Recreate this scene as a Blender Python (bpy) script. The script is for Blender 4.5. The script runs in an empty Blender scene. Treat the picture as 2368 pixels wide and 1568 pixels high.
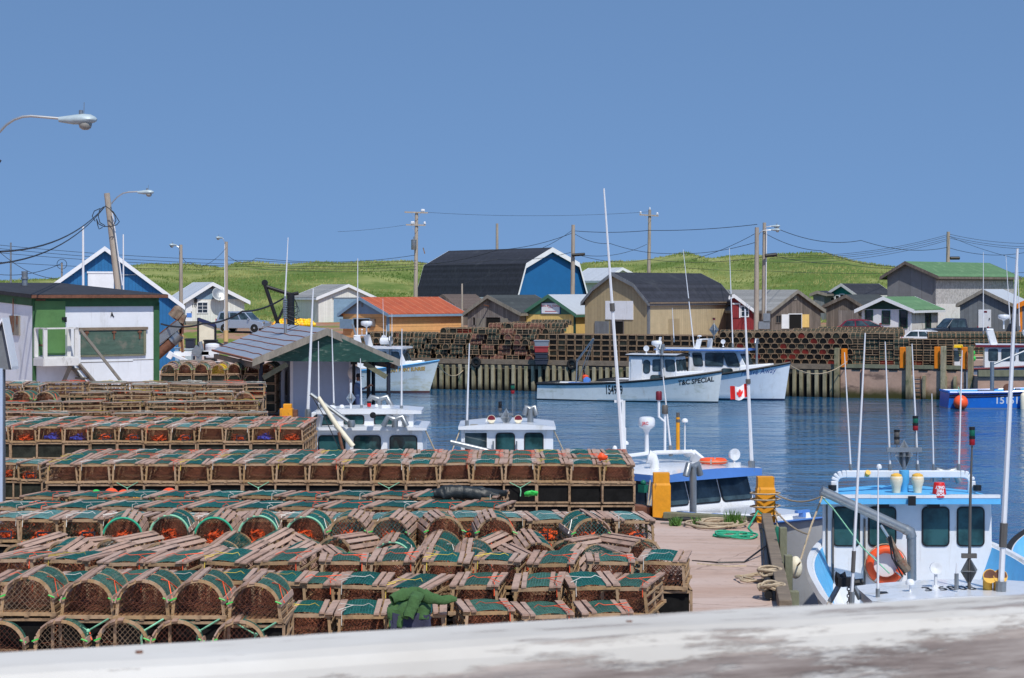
# Fishing harbour: trap-filled pier, moored lobster boats, sheds and dunes.  All geometry and materials are made here.
SKY_LIFT, SKY_TINT, SKY_STR, EXPO, WAVE = 0.42, (.90, .975, .985), .147, 0.3, .15
import bpy, math, random
from mathutils import Vector, Matrix, noise as mn
R = math.radians
SC = bpy.context.scene
COL = SC.collection
V = Vector
HC = 7.5            # eye height over the water
FD = 5000.0         # focal length in plan pixels (photograph 2367 wide)
rng = random.Random(7)

# ------------------------------------------------------------------ plan helpers
def P(dx, dy, Y): return V(((dx - 1183.5) * Y / FD, Y, HC - (dy - 670.0) * Y / FD))
def PX(dx, Y): return (dx - 1183.5) * Y / FD
def PZ(dy, Y): return HC - (dy - 670.0) * Y / FD

# ------------------------------------------------------------------ mesh builder
class MB:
    def __init__(s): s.v = []; s.f = []; s.m = []; s.mi = 0
    def add(s, vs, fs):
        n = len(s.v); s.v.extend([tuple(v) for v in vs])
        for f in fs: s.f.append(tuple(i + n for i in f)); s.m.append(s.mi)
        return s
    def poly(s, pts): return s.add(pts, [tuple(range(len(pts)))])
    def box(s, c, size, rot=None):
        c = V(c); hx, hy, hz = size[0]/2, size[1]/2, size[2]/2
        vs = [V((x, y, z)) for x in (-hx, hx) for y in (-hy, hy) for z in (-hz, hz)]
        if rot is not None: vs = [rot @ v for v in vs]
        return s.add([c + v for v in vs], [(0,1,3,2),(4,6,7,5),(0,4,5,1),(2,3,7,6),(0,2,6,4),(1,5,7,3)])
    def bar(s, p, q, w, h=None, up=(0,0,1), caps=True):
        p, q = V(p), V(q); h = w if h is None else h
        d = (q - p)
        if d.length < 1e-6: return s
        d.normalize(); u = V(up)
        if abs(d.dot(u)) > .97: u = V((0,1,0)) if abs(d.y) < .9 else V((1,0,0))
        x = d.cross(u).normalized(); y = x.cross(d)
        vs = [a + x*sx*w/2 + y*sy*h/2 for a in (p, q) for sx, sy in ((-1,-1),(1,-1),(1,1),(-1,1))]
        fs = [(0,1,5,4),(1,2,6,5),(2,3,7,6),(3,0,4,7)]
        if caps: fs += [(3,2,1,0),(4,5,6,7)]
        return s.add(vs, fs)
    def tube(s, pts, r, n=6, caps=True, squash=None):
        pts = [V(p) for p in pts]; k = len(pts)
        rs = r if isinstance(r, (list, tuple)) else [r]*k
        prev = None; vs = []; fs = []
        for i, p in enumerate(pts):
            d = (pts[min(i+1, k-1)] - pts[max(i-1, 0)])
            if d.length < 1e-9: d = V((0,0,1))
            d.normalize()
            if prev is None:
                a = V((0,0,1)) if abs(d.z) < .9 else V((1,0,0))
                x = d.cross(a).normalized()
            else:
                x = prev - d*prev.dot(d)
                x = x.normalized() if x.length > 1e-6 else d.orthogonal().normalized()
            prev = x; y = d.cross(x)
            for j in range(n):
                t = 2*math.pi*j/n
                o = x*math.cos(t)*rs[i] + y*math.sin(t)*rs[i]
                if squash: o = V((o.x*squash[0], o.y*squash[1], o.z*squash[2]))
                vs.append(p + o)
        for i in range(k-1):
            for j in range(n):
                fs.append((i*n+j, i*n+(j+1) % n, (i+1)*n+(j+1) % n, (i+1)*n+j))
        if caps: fs += [tuple(range(n-1, -1, -1)), tuple((k-1)*n+j for j in range(n))]
        return s.add(vs, fs)
    def prism(s, pts, vec):
        pts = [V(p) for p in pts]; vec = V(vec); n = len(pts)
        fs = [tuple(range(n-1, -1, -1)), tuple(n+i for i in range(n))]
        fs += [(i, (i+1) % n, n+(i+1) % n, n+i) for i in range(n)]
        return s.add(pts + [p + vec for p in pts], fs)
    def lathe(s, prof, c=(0,0,0), n=14, rot=None, caps=True):
        c = V(c); vs = []; fs = []; k = len(prof)
        for r, z in prof:
            for j in range(n):
                t = 2*math.pi*j/n; v = V((r*math.cos(t), r*math.sin(t), z))
                vs.append(c + (rot @ v if rot is not None else v))
        for i in range(k-1):
            for j in range(n): fs.append((i*n+j, i*n+(j+1) % n, (i+1)*n+(j+1) % n, (i+1)*n+j))
        if caps: fs += [tuple(range(n-1, -1, -1)), tuple((k-1)*n+j for j in range(n))]
        return s.add(vs, fs)
    def ball(s, c, r, n=14, m=8, sc=(1,1,1)):
        prof = [(max(1e-4, r*math.sin(math.pi*i/m)), -r*math.cos(math.pi*i/m)) for i in range(m+1)]
        return s.lathe(prof, c, n, Matrix.Diagonal(V(sc)))
    def grid(s, fn, nu, nv):
        vs = [fn(i/nu, j/nv) for i in range(nu+1) for j in range(nv+1)]; w = nv+1
        return s.add(vs, [(i*w+j, (i+1)*w+j, (i+1)*w+j+1, i*w+j+1) for i in range(nu) for j in range(nv)])
    def torus(s, c, Rr, r, rot=None, n=28, m=10):
        c = V(c)
        def fn(u, v):
            a, b = 2*math.pi*u, 2*math.pi*v
            p = V(((Rr + r*math.cos(b))*math.cos(a), (Rr + r*math.cos(b))*math.sin(a), r*math.sin(b)))
            return c + (rot @ p if rot is not None else p)
        return s.grid(fn, n, m)
    def mesh(s, name, smooth=False, mats=None):
        me = bpy.data.meshes.new(name); me.from_pydata(s.v, [], s.f); me.update()
        if mats:
            for m in mats: me.materials.append(m)
            if len(mats) > 1: me.polygons.foreach_set('material_index', s.m)
        if smooth:
            me.polygons.foreach_set('use_smooth', [True]*len(me.polygons))
            try: me.set_sharp_from_angle(angle=R(42))
            except Exception: pass
        return me
    def build(s, name, mat, thing=None, smooth=False, world=True, bevel=0):
        """links ONE mesh object; thing = parent object; world=True: vertices are world points"""
        if not s.v: return None
        if thing is not None and world:
            inv = WM(thing).inverted()
            s.v = [tuple(inv @ V(v)) for v in s.v]
        me = s.mesh(name, smooth, mat if isinstance(mat, list) else [mat])
        o = bpy.data.objects.new(name, me); COL.objects.link(o)
        if thing is not None: o.parent = thing
        if bevel:
            b = o.modifiers.new('soft', 'BEVEL'); b.width = bevel; b.segments = 2; b.limit_method = 'ANGLE'
        return o

def WM(o):
    m = Matrix.LocRotScale(o.location, o.rotation_euler, o.scale)
    return (WM(o.parent) @ m) if o.parent else m
def tag(o, label, cat=None, group=None, kind=None):
    if label: o['label'] = label
    if cat: o['category'] = cat
    if group: o['group'] = group
    if kind: o['kind'] = kind
    return o
def thing(name, label, cat, loc=(0,0,0), rot=(0,0,0), group=None):
    o = bpy.data.objects.new(name, None); COL.objects.link(o)
    o.location = loc; o.rotation_euler = rot if isinstance(rot, (tuple, list)) else (0,0,rot)
    o.empty_display_size = .3
    return tag(o, label, cat, group)
ORD = ('first second third fourth fifth sixth seventh eighth ninth tenth eleventh twelfth thirteenth fourteenth fifteenth sixteenth '
       'seventeenth eighteenth nineteenth twentieth twenty-first twenty-second twenty-third twenty-fourth twenty-fifth twenty-sixth').split()

# ------------------------------------------------------------------ materials
def S(r, g, b):
    f = lambda c: (c/255/12.92) if c <= 10 else ((c/255 + .055)/1.055)**2.4
    return (f(r), f(g), f(b))
def newmat(name):
    m = bpy.data.materials.new(name); m.use_nodes = True
    nt = m.node_tree; nt.nodes.clear()
    out = nt.nodes.new('ShaderNodeOutputMaterial'); bs = nt.nodes.new('ShaderNodeBsdfPrincipled')
    nt.links.new(bs.outputs[0], out.inputs[0])
    return m, nt, bs, out
def nd(nt, t, **kw):
    n = nt.nodes.new(t)
    for k, v in kw.items():
        if k.startswith('i_'):
            key = k[2:]; n.inputs[int(key) if key.isdigit() else key].default_value = v
        else: setattr(n, k, v)
    return n
def mixc(nt, fac, a, b, mode='MIX'):
    n = nt.nodes.new('ShaderNodeMix'); n.data_type = 'RGBA'; n.blend_type = mode
    for s, val in ((n.inputs['Factor'], fac), (n.inputs[6], a), (n.inputs[7], b)):
        if hasattr(val, 'is_linked') or hasattr(val, 'links'): nt.links.new(val, s)
        elif isinstance(val, tuple): s.default_value = (*val[:3], 1)
        else: s.default_value = val
    return n.outputs[2]
def mth(nt, op, a, b=None, c=None):
    n = nt.nodes.new('ShaderNodeMath'); n.operation = op
    for i, x in enumerate((a, b, c)):
        if x is None: continue
        if hasattr(x, 'links'): nt.links.new(x, n.inputs[i])
        else: n.inputs[i].default_value = x
    return n.outputs[0]
def ramp01(nt, val, lo, hi):
    n = nt.nodes.new('ShaderNodeMapRange'); n.interpolation_type = 'SMOOTHSTEP'
    nt.links.new(val, n.inputs[0]); n.inputs[1].default_value = lo; n.inputs[2].default_value = hi
    return n.outputs[0]
def noise(nt, co, scale, stretch=(1,1,1), detail=5, rough=.6, off=0.0):
    mp = nd(nt, 'ShaderNodeMapping'); nt.links.new(co, mp.inputs[0])
    mp.inputs['Scale'].default_value = stretch; mp.inputs['Location'].default_value = (off, off*1.7, off*.3)
    n = nd(nt, 'ShaderNodeTexNoise'); n.inputs['Scale'].default_value = scale
    n.inputs['Detail'].default_value = detail; n.inputs['Roughness'].default_value = rough
    nt.links.new(mp.outputs[0], n.inputs['Vector']); return n.outputs['Fac']
def mat(name, col, rough=.65, metal=0, var=.18, scale=3, stretch=(1,1,1), dirt=None, dscale=1.2, dlo=.55, dhi=.7, dstretch=(1,1,1),
        bump=0, bscale=30, rnd=0, boards=0, bdark=.55, baxis='h', low=None, coat=0, seams=0, spec=.4, rust=None, streak=None):
    """weathered paint / wood / metal: noise variation, patches of a second colour, board joints, sheet seams"""
    m, nt, bs, out = newmat(name)
    tc = nd(nt, 'ShaderNodeTexCoord'); co = tc.outputs['Object']
    oi = nd(nt, 'ShaderNodeObjectInfo')
    cadd = nd(nt, 'ShaderNodeVectorMath', operation='ADD')
    comb = nd(nt, 'ShaderNodeCombineXYZ')
    if rnd:
        k = mth(nt, 'MULTIPLY', oi.outputs['Random'], 37.0)
        for i in range(3): nt.links.new(k, comb.inputs[i])
        nt.links.new(co, cadd.inputs[0]); nt.links.new(comb.outputs[0], cadd.inputs[1]); cn = cadd.outputs[0]
    else: cn = co
    f = noise(nt, cn, scale, stretch)
    f2 = noise(nt, cn, scale*6, stretch, off=3.1)
    f = mth(nt, 'ADD', mth(nt, 'MULTIPLY', f, .65), mth(nt, 'MULTIPLY', f2, .35))
    f = ramp01(nt, f, .3, .7)
    lo = tuple(c*(1-var) for c in col); hi = tuple(min(1, c*(1+var)) for c in col)
    c = mixc(nt, f, lo, hi)
    sep = nd(nt, 'ShaderNodeSeparateXYZ'); nt.links.new(co, sep.inputs[0])
    if boards:
        if baxis == 'h': t = mth(nt, 'ADD', sep.outputs[0], sep.outputs[1])
        elif baxis == 'z': t = sep.outputs[2]
        elif baxis == 'y': t = sep.outputs[1]
        else: t = sep.outputs[0]
        t = mth(nt, 'DIVIDE', t, boards)
        fl = mth(nt, 'FLOOR', t); fr = mth(nt, 'FRACT', t)
        wn = nd(nt, 'ShaderNodeTexWhiteNoise', noise_dimensions='1D'); nt.links.new(fl, wn.inputs['W'])
        bv = mth(nt, 'MULTIPLY_ADD', wn.outputs['Value'], var*1.4, 1-var*.7)
        hs = nd(nt, 'ShaderNodeHueSaturation'); nt.links.new(c, hs.inputs['Color']); nt.links.new(bv, hs.inputs['Value']); c = hs.outputs[0]
        gap = mth(nt, 'LESS_THAN', fr, .09)
        c = mixc(nt, gap, c, tuple(x*bdark for x in col))
    if dirt is not None:
        g = noise(nt, cn, dscale, dstretch, off=7.7, detail=7, rough=.68)
        g = ramp01(nt, g, dlo, dhi)
        c = mixc(nt, g, c, dirt)
    if streak is not None:   # runs of rust and grime down the sides
        g = noise(nt, cn, streak[1], (1,1,.09), off=5.3, detail=6, rough=.7)
        c = mixc(nt, mth(nt, 'MULTIPLY', ramp01(nt, g, .56, .78), streak[2]), c, streak[0])
    if low is not None:      # (colour, z0, z1): a lower band such as weed or antifouling that belongs to the thing
        g = ramp01(nt, mth(nt, 'ADD', sep.outputs[2], mth(nt, 'MULTIPLY', mth(nt, 'SUBTRACT', noise(nt, co, 1.5), .5), low[3] if len(low) > 3 else 0)), low[2], low[1])
        c = mixc(nt, g, c, low[0])
    if seams:
        t = mth(nt, 'FRACT', mth(nt, 'DIVIDE', sep.outputs[1], seams))
        c = mixc(nt, mth(nt, 'LESS_THAN', t, .045), c, rust or tuple(x*.6 for x in col))
    if rnd:
        hs = nd(nt, 'ShaderNodeHueSaturation'); nt.links.new(c, hs.inputs['Color'])
        nt.links.new(mth(nt, 'MULTIPLY_ADD', oi.outputs['Random'], rnd*2, 1-rnd), hs.inputs['Value'])
        nt.links.new(mth(nt, 'MULTIPLY_ADD', oi.outputs['Random'], -rnd, 1+rnd/2), hs.inputs['Saturation']); c = hs.outputs[0]
    nt.links.new(c, bs.inputs['Base Color'])
    bs.inputs['Roughness'].default_value = rough; bs.inputs['Metallic'].default_value = metal
    bs.inputs['Specular IOR Level'].default_value = spec
    if coat: bs.inputs['Coat Weight'].default_value = coat; bs.inputs['Coat Roughness'].default_value = .08
    if bump:
        b = nd(nt, 'ShaderNodeBump'); b.inputs['Strength'].default_value = bump; b.inputs['Distance'].default_value = .02
        nt.links.new(noise(nt, cn, bscale, stretch, off=1.3), b.inputs['Height']); nt.links.new(b.outputs[0], bs.inputs['Normal'])
    return m

K = {}
def mk(key, *a, **k): K[key] = mat(key, *a, **k)
mk('white_paint', S(226,228,230), .5, var=.06, dirt=S(178,174,164), dlo=.6, dhi=.8, scale=2)
mk('old_white', S(212,210,206), .65, var=.08, dirt=S(150,144,136), dlo=.54, dhi=.68, dscale=3, dstretch=(1,1,.4))
mk('office_white', S(224,226,230), .6, var=.05, scale=1.2, dirt=S(186,186,180), dlo=.58, dhi=.8, dstretch=(1,1,.3), streak=(S(150,146,136), 4, .45))
mk('gel_white', S(222,224,227), .25, var=.04, scale=1.5, dirt=S(186,184,172), dlo=.55, dhi=.8, dstretch=(1,1,.35), coat=.3, streak=(S(150,132,104), 5, .4))
mk('green_trim', S(52,92,56), .6, var=.18, dirt=S(40,66,44), dlo=.5, dhi=.8)
mk('green_door', S(84,124,72), .6, var=.12, dirt=S(112,124,70), dlo=.58, dhi=.75)
mk('tar_roof', S(48,48,52), .8, var=.3, scale=2, dirt=S(84,82,80), dlo=.6, dhi=.75, dscale=.9)
mk('shingle', S(46,48,56), .85, var=.35, scale=3, boards=.28, baxis='z', bdark=.7, dirt=S(66,68,72), dlo=.55, dhi=.75, dscale=.6, dstretch=(1,1,.4))
mk('shingle_grey', S(62,66,66), .85, var=.25, scale=6, boards=.28, baxis='z', bdark=.75, dirt=S(84,90,86), dlo=.55, dhi=.8)
mk('shingle_brown', S(94,82,76), .85, var=.2, scale=6, boards=.25, baxis='z', bdark=.75)
mk('shingle_pale', S(140,140,138), .85, var=.16, scale=6, boards=.22, baxis='z', bdark=.8)
mk('shingle_green', S(88,124,86), .85, var=.15, scale=5, boards=.25, baxis='z', bdark=.82, dirt=S(122,152,112), dlo=.5, dhi=.8)
mk('pale_roof', S(176,182,188), .7, var=.06, scale=2)
mk('blue_boards', S(34,104,156), .6, var=.12, boards=.22, bdark=.6, scale=1.2)
mk('blue_flat', S(22,96,152), .6, var=.08, scale=.4, streak=(S(40,110,160), 2, .5))
mk('tan_boards', S(186,170,136), .7, var=.09, boards=.3, bdark=.7, scale=1.5)
mk('tan_dark', S(164,148,116), .7, var=.08, boards=.3, bdark=.75)  # darker twin of tan_boards: the barn gable's dimmer light put into its colour
mk('grey_boards', S(124,116,112), .85, var=.28, boards=.2, bdark=.5, scale=2.5, stretch=(1,1,.15))
mk('brown_boards', S(112,102,94), .85, var=.28, boards=.18, bdark=.5, scale=2.5, stretch=(1,1,.15))
mk('slate_boards', S(112,116,120), .8, var=.12, boards=.35, bdark=.75)
mk('grey_sheet', S(126,126,128), .75, var=.1, boards=1.2, bdark=.85, scale=1.5)
mk('osb', S(172,170,168), .8, var=.4, scale=5)
mk('corr_white', S(220,220,213), .45, var=.08, boards=.24, bdark=.72)
mk('corr_roof', S(196,200,204), .4, var=.08, boards=.4, bdark=.7, baxis='y', dirt=S(168,160,150), dlo=.6, dhi=.8)
mk('red_boards', S(132,40,44), .7, var=.14, boards=.2, bdark=.6)
mk('orange_roof', S(172,84,48), .6, var=.16, scale=1.2, seams=.95, rust=S(206,140,104), dirt=S(158,66,36), dlo=.55, dhi=.75, dstretch=(1,.4,1))
mk('peach_boards', S(216,164,108), .7, var=.12, boards=.38, baxis='z', bdark=.55, dirt=S(196,112,66), dlo=.58, dhi=.72, dstretch=(.3,.3,1.6))
mk('pale_blue', S(124,152,176), .7, var=.1, scale=2, dirt=S(110,136,156), dlo=.55, dhi=.75)
mk('yellow_boards', S(226,190,116), .7, var=.08, boards=.25, bdark=.8)
mk('teal', S(14,112,98), .6, var=.12, boards=.2, bdark=.75)
mk('dark_green', S(30,66,58), .65, var=.2, dirt=S(70,92,78), dlo=.58, dhi=.7, dscale=3)
mk('mid_green', S(70,112,92), .65, var=.1)
mk('ply_green', S(38,78,70), .75, var=.25, scale=4, stretch=(1,1,2.5), dirt=S(104,124,112), dlo=.56, dhi=.66, dscale=4, dstretch=(.4,.4,1.4))
mk('shutter_green', S(74,96,84), .8, var=.25, scale=4, stretch=(.5,.5,3), dirt=S(112,112,100), dlo=.5, dhi=.7, dscale=2)
mk('grey_wood', S(132,126,116), .85, var=.25, scale=5, stretch=(1,1,.25), bump=.3)
mk('beam_wood', S(122,108,92), .85, var=.28, scale=4, stretch=(.4,1,1), bump=.3)
mk('green_timber', S(116,116,94), .85, var=.22, scale=4, stretch=(1,1,.4), bump=.3)
mk('pile_wood', S(152,142,114), .9, var=.35, scale=3, stretch=(1,1,.2), dirt=S(88,96,66), dlo=.5, dhi=.7, low=(S(36,34,24), -.1, .75, .7), bump=.4, bscale=12, rnd=.18)
mk('pole_wood', S(168,156,142), .85, var=.22, scale=6, stretch=(1,1,.12), dirt=S(98,88,80), dlo=.6, dhi=.75, dscale=4, dstretch=(1,1,.3), rnd=.08)
mk('pole_new', S(196,164,116), .8, var=.15, scale=6, stretch=(1,1,.12))
mk('yellow_post', S(222,150,28), .6, var=.14, scale=3, dirt=S(148,104,44), dlo=.6, dhi=.7, dscale=6, dstretch=(1,1,.3), bump=.2)
mk('orange_post', S(228,128,14), .6, var=.15, scale=3, dirt=S(150,86,30), dlo=.6, dhi=.7, dscale=5, dstretch=(1,1,.3))
mk('concrete', S(186,162,148), .9, var=.1, scale=.5, dirt=S(150,132,120), dlo=.55, dhi=.7, dscale=.35, dstretch=(.35,1.6,1), bump=.2)
mk('quay_concrete', S(178,146,126), .9, var=.16, scale=.8, dirt=S(120,98,86), dlo=.55, dhi=.68, dscale=.8, dstretch=(.5,.5,1.6), low=(S(62,60,24), .15, .95, .6), bump=.3)
mk('galv', S(150,154,156), .42, .7, var=.12, scale=6)
mk('alu', S(190,192,192), .35, .8, var=.08, scale=5)
mk('lamp_body', S(172,186,190), .5, .1, var=.1, scale=6, dirt=S(120,116,104), dlo=.62, dhi=.75)
mk('lamp_lens', S(150,146,138), .3, var=.1)
mk('black', S(26,26,28), .5, var=.2)
mk('rubber', S(32,32,34), .8, var=.2)
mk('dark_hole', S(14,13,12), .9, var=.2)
mk('rust', S(128,112,96), .8, var=.3, scale=6, dirt=S(112,66,46), dlo=.48, dhi=.6, dscale=2.2)
mk('rust_steel', S(112,74,56), .8, var=.35, scale=8)
mk('wire', S(38,42,48), .6, var=.05)
mk('antenna', S(222,222,224), .35, var=.03)
mk('grey_collar', S(92,88,84), .5, var=.1)
mk('orange_buoy', S(248,92,44), .4, var=.08)
mk('lime', S(60,190,80), .45, var=.1)
mk('yellow_buoy', S(246,200,30), .45, var=.12, rnd=.1)
mk('amber_buoy', S(240,164,20), .45, var=.12, rnd=.1)
mk('life_orange', S(240,88,40), .5, var=.06)
mk('red_plastic', S(206,30,32), .45, var=.06)
mk('cream', S(226,216,190), .5, var=.08)
mk('yellow_cowl', S(226,176,72), .45, var=.08)
mk('navy', S(34,44,84), .6, var=.15)
mk('trim_blue', S(84,130,200), .4, var=.06, coat=.2)
mk('sky_trim', S(96,178,228), .4, var=.06, coat=.2)
mk('in_blue', S(92,176,226), .5, var=.08)
mk('hull_blue', S(26,104,196), .35, var=.08, coat=.2, dirt=S(56,128,206), dlo=.55, dhi=.75, low=(S(150,160,170), -.02, .1))
mk('maroon', S(112,30,44), .45, var=.08)
mk('rope', S(176,158,132), .9, var=.2, scale=20)
mk('rope_green', S(52,164,126), .8, var=.2, scale=20)
mk('rope_mint', S(138,196,160), .8, var=.2, scale=20)
mk('hose_green', S(18,104,84), .5, var=.2)
mk('leaf_weed', S(72,110,42), .7, var=.3, scale=10)
mk('car_silver', S(172,180,192), .25, .5, var=.03, coat=.6)
mk('car_red', S(120,20,34), .25, .1, var=.05, coat=.6)
mk('car_dark', S(44,50,60), .25, .2, var=.05, coat=.6)
mk('car_white', S(226,228,232), .25, 0, var=.03, coat=.6)
mk('tyre', S(30,30,30), .85, var=.2)
mk('bin_grey', S(120,128,138), .6, var=.1)
mk('bin_red', S(150,48,50), .6, var=.1)
mk('bin_dark', S(38,44,58), .6, var=.15)
mk('skin', S(110,76,60), .6, var=.1)
mk('lamp_green', S(14,92,70), .4, var=.1)
mk('lamp_red', S(140,18,28), .4, var=.1)
mk('shirt', S(76,100,134), .85, var=.15)
mk('jeans', S(52,70,110), .9, var=.2)
mk('cap_dark', S(24,26,34), .9, var=.2)
mk('sweater', S(66,98,56), .95, var=.2, scale=8, bump=.5, bscale=60)
mk('trouser', S(52,54,74), .9, var=.2, scale=6, bump=.3)
mk('tarp', S(30,36,38), .45, var=.3, scale=6, bump=.4, bscale=14)
mk('shed_blue', S(170,186,208), .6, var=.05)
mk('sign_white', S(226,228,234), .5, var=.03)
mk('sign_blue', S(40,56,140), .5, var=.05)
mk('sign_red', S(190,60,74), .5, var=.03)
mk('flag_red', S(232,40,36), .7, var=.05)
mk('flag_white', S(238,236,236), .7, var=.03)
mk('num_black', S(26,28,32), .6, var=.05)
mk('num_gold', S(196,150,36), .5, var=.1)
mk('num_blue', S(58,80,140), .5, var=.1)
mk('num_white', S(206,214,226), .6, var=.1)
mk('tin_roof', S(160,166,176), .5, .3, var=.08, scale=1.5, dirt=S(142,96,72), dlo=.63, dhi=.69, dscale=1.6, dstretch=(1,.35,1))
mk('rust_edge', S(146,88,58), .8, var=.25, scale=6)
# foreground rail: peeling white paint over grey timber
mk('rail_paint', S(222,222,224), .7, var=.04, scale=3)

def pier_concrete():
    m, nt, bs, out = newmat('pier'); tc = nd(nt, 'ShaderNodeTexCoord'); co = tc.outputs['Object']; sep = nd(nt, 'ShaderNodeSeparateXYZ'); nt.links.new(co, sep.inputs[0])
    a = noise(nt, co, .5, (.5,1.5,1), 7, .65); b = noise(nt, co, 6, (1,1,1), 6, .75, 3.)
    c = mixc(nt, ramp01(nt, a, .35, .68), S(192,170,158), S(176,148,132))
    c = mixc(nt, mth(nt, 'MULTIPLY', ramp01(nt, b, .5, .8), .5), c, S(126,112,104))
    st = noise(nt, co, 1.1, (.9,1.3,1), 6, .7, 9.); c = mixc(nt, mth(nt, 'MULTIPLY', ramp01(nt, st, .58, .72), .4), c, S(120,104,94))
    sp = noise(nt, co, 5, (.35,2.0,1), 3, .5, 15.); c = mixc(nt, ramp01(nt, sp, .735, .76), c, S(74,62,56))
    vo = nd(nt, 'ShaderNodeTexVoronoi', feature='DISTANCE_TO_EDGE'); vo.inputs['Scale'].default_value = .22
    wv = nd(nt, 'ShaderNodeVectorMath', operation='ADD'); nt.links.new(co, wv.inputs[0]); ns = nd(nt, 'ShaderNodeTexNoise'); ns.inputs['Scale'].default_value = .9; nt.links.new(co, ns.inputs['Vector']); nt.links.new(ns.outputs['Color'], wv.inputs[1]); nt.links.new(wv.outputs[0], vo.inputs['Vector'])
    c = mixc(nt, mth(nt, 'MULTIPLY', mth(nt, 'LESS_THAN', vo.outputs['Distance'], .004), .4), c, S(92,78,70))
    j = mth(nt, 'LESS_THAN', mth(nt, 'FRACT', mth(nt, 'DIVIDE', sep.outputs[1], 3.1)), .012); c = mixc(nt, mth(nt, 'MULTIPLY', j, .35), c, S(120,104,96))
    nt.links.new(c, bs.inputs['Base Color']); bs.inputs['Roughness'].default_value = .9; bs.inputs['Specular IOR Level'].default_value = .25
    bp = nd(nt, 'ShaderNodeBump'); bp.inputs['Strength'].default_value = .4; bp.inputs['Distance'].default_value = .02; nt.links.new(b, bp.inputs['Height']); nt.links.new(bp.outputs[0], bs.inputs['Normal'])
    K['pier'] = m
pier_concrete()
def glass(name, col, rough=.06):
    m, nt, bs, out = newmat(name)
    tc = nd(nt, 'ShaderNodeTexCoord')
    f = noise(nt, tc.outputs['Object'], 1.6)
    nt.links.new(mixc(nt, ramp01(nt, f, .35, .65), tuple(c*.5 for c in col), tuple(c*1.6 for c in col)), bs.inputs['Base Color'])
    bs.inputs['Roughness'].default_value = rough; bs.inputs['IOR'].default_value = 1.5
    K[name] = m
glass('glass', (.03, .05, .06)); glass('glass_green', (.02, .062, .066)); glass('glass_house', (.02, .024, .03))
# ================================================================== camera, sun, sky
cam = bpy.data.cameras.new('camera'); co_ = bpy.data.objects.new('camera', cam); COL.objects.link(co_)
co_.location = (0, 0, HC); co_.rotation_euler = (R(90), 0, 0)
cam.sensor_width = 36; cam.lens = 36*FD/2367; cam.shift_y = -114/2367
cam.clip_start = .1; cam.clip_end = 9000
cam.dof.use_dof = True; cam.dof.focus_distance = 62; cam.dof.aperture_fstop = 22
SC.camera = co_
SUN_EL, SUN_AZ = 54, (.38, -1.0)
sd = V((SUN_AZ[0], SUN_AZ[1], 0)).normalized()*math.cos(R(SUN_EL)) + V((0,0,math.sin(R(SUN_EL))))
sl = bpy.data.lights.new('sun', 'SUN'); sl.energy = 3.2; sl.angle = R(.53); sl.color = (1, .955, .88)
so = bpy.data.objects.new('sun', sl); COL.objects.link(so); so.rotation_euler = sd.to_track_quat('Z', 'Y').to_euler()
w = bpy.data.worlds.new('World'); SC.world = w; w.use_nodes = True
nt = w.node_tree; nt.nodes.clear()
wo = nd(nt, 'ShaderNodeOutputWorld'); bg = nd(nt, 'ShaderNodeBackground'); sky = nd(nt, 'ShaderNodeTexSky')
sky.sky_type = 'NISHITA'; sky.sun_disc = False; sky.sun_elevation = R(SUN_EL)
sky.sun_rotation = math.atan2(sd.x, sd.y); sky.air_density = 1.0; sky.dust_density = .15; sky.ozone_density = 3.0
# a very clear northern day: the pale belt at the horizon is thin, so look a little higher into the sky model
tc = nd(nt, 'ShaderNodeTexCoord'); vm = nd(nt, 'ShaderNodeVectorMath', operation='ADD'); vm.inputs[1].default_value = (0, 0, SKY_LIFT)
nt.links.new(tc.outputs['Generated'], vm.inputs[0]); nt.links.new(vm.outputs[0], sky.inputs['Vector'])
nt.links.new(mixc(nt, 1.0, sky.outputs[0], SKY_TINT, 'MULTIPLY'), bg.inputs[0]); bg.inputs[1].default_value = SKY_STR
nt.links.new(bg.outputs[0], wo.inputs[0])
SC.view_settings.view_transform = 'Standard'; SC.view_settings.look = 'None'; SC.view_settings.exposure = EXPO; SC.view_settings.gamma = 1
SC.cycles.max_bounces = 6; SC.cycles.diffuse_bounces = 3; SC.cycles.glossy_bounces = 3; SC.cycles.transparent_max_bounces = 8
SC.cycles.caustics_reflective = False; SC.cycles.caustics_refractive = False
SC.cycles.use_adaptive_sampling = True; SC.cycles.adaptive_threshold = .015
SC.cycles.use_denoising = True; SC.cycles.sample_clamp_indirect = 6

# ================================================================== ground heights
DECK = 2.2
def lerp(x, pts):
    if x <= pts[0][0]: return pts[0][1]
    for (a, b), (c, d) in zip(pts, pts[1:]):
        if x <= c:
            t = (x-a)/(c-a); return b + (d-b)*t
    return pts[-1][1]
def sstep(t): t = min(1, max(0, t)); return t*t*(3-2*t)
GP = [(0,2.15),(172,2.15),(180,3.0),(187,3.85),(200,4.15),(225,4.8),(240,5.2),(320,5.2)]
def ground_z(Y): return lerp(Y, GP)
RIDGE = [(-60,655),(40,652),(110,648),(200,644),(290,632),(340,613),(440,612),(500,618),(520,622),(560,606),(600,607),(640,613),(680,612),(730,607),(760,607),(800,611),(835,607),
         (880,606),(950,606),(985,612),(1060,616),(1330,615),(1350,611),(1400,607),(1470,604),(1530,597),(1577,586),(1610,596),(1640,602),(1680,594),(1720,592),(1770,592),(1800,589),
         (1830,589),(1870,586),(1900,589),(1925,596),(1960,606),(2000,612),(2030,620),(2040,616),(2060,621),(2100,632),(2200,640),(2380,644)]
YR = 300.0
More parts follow.
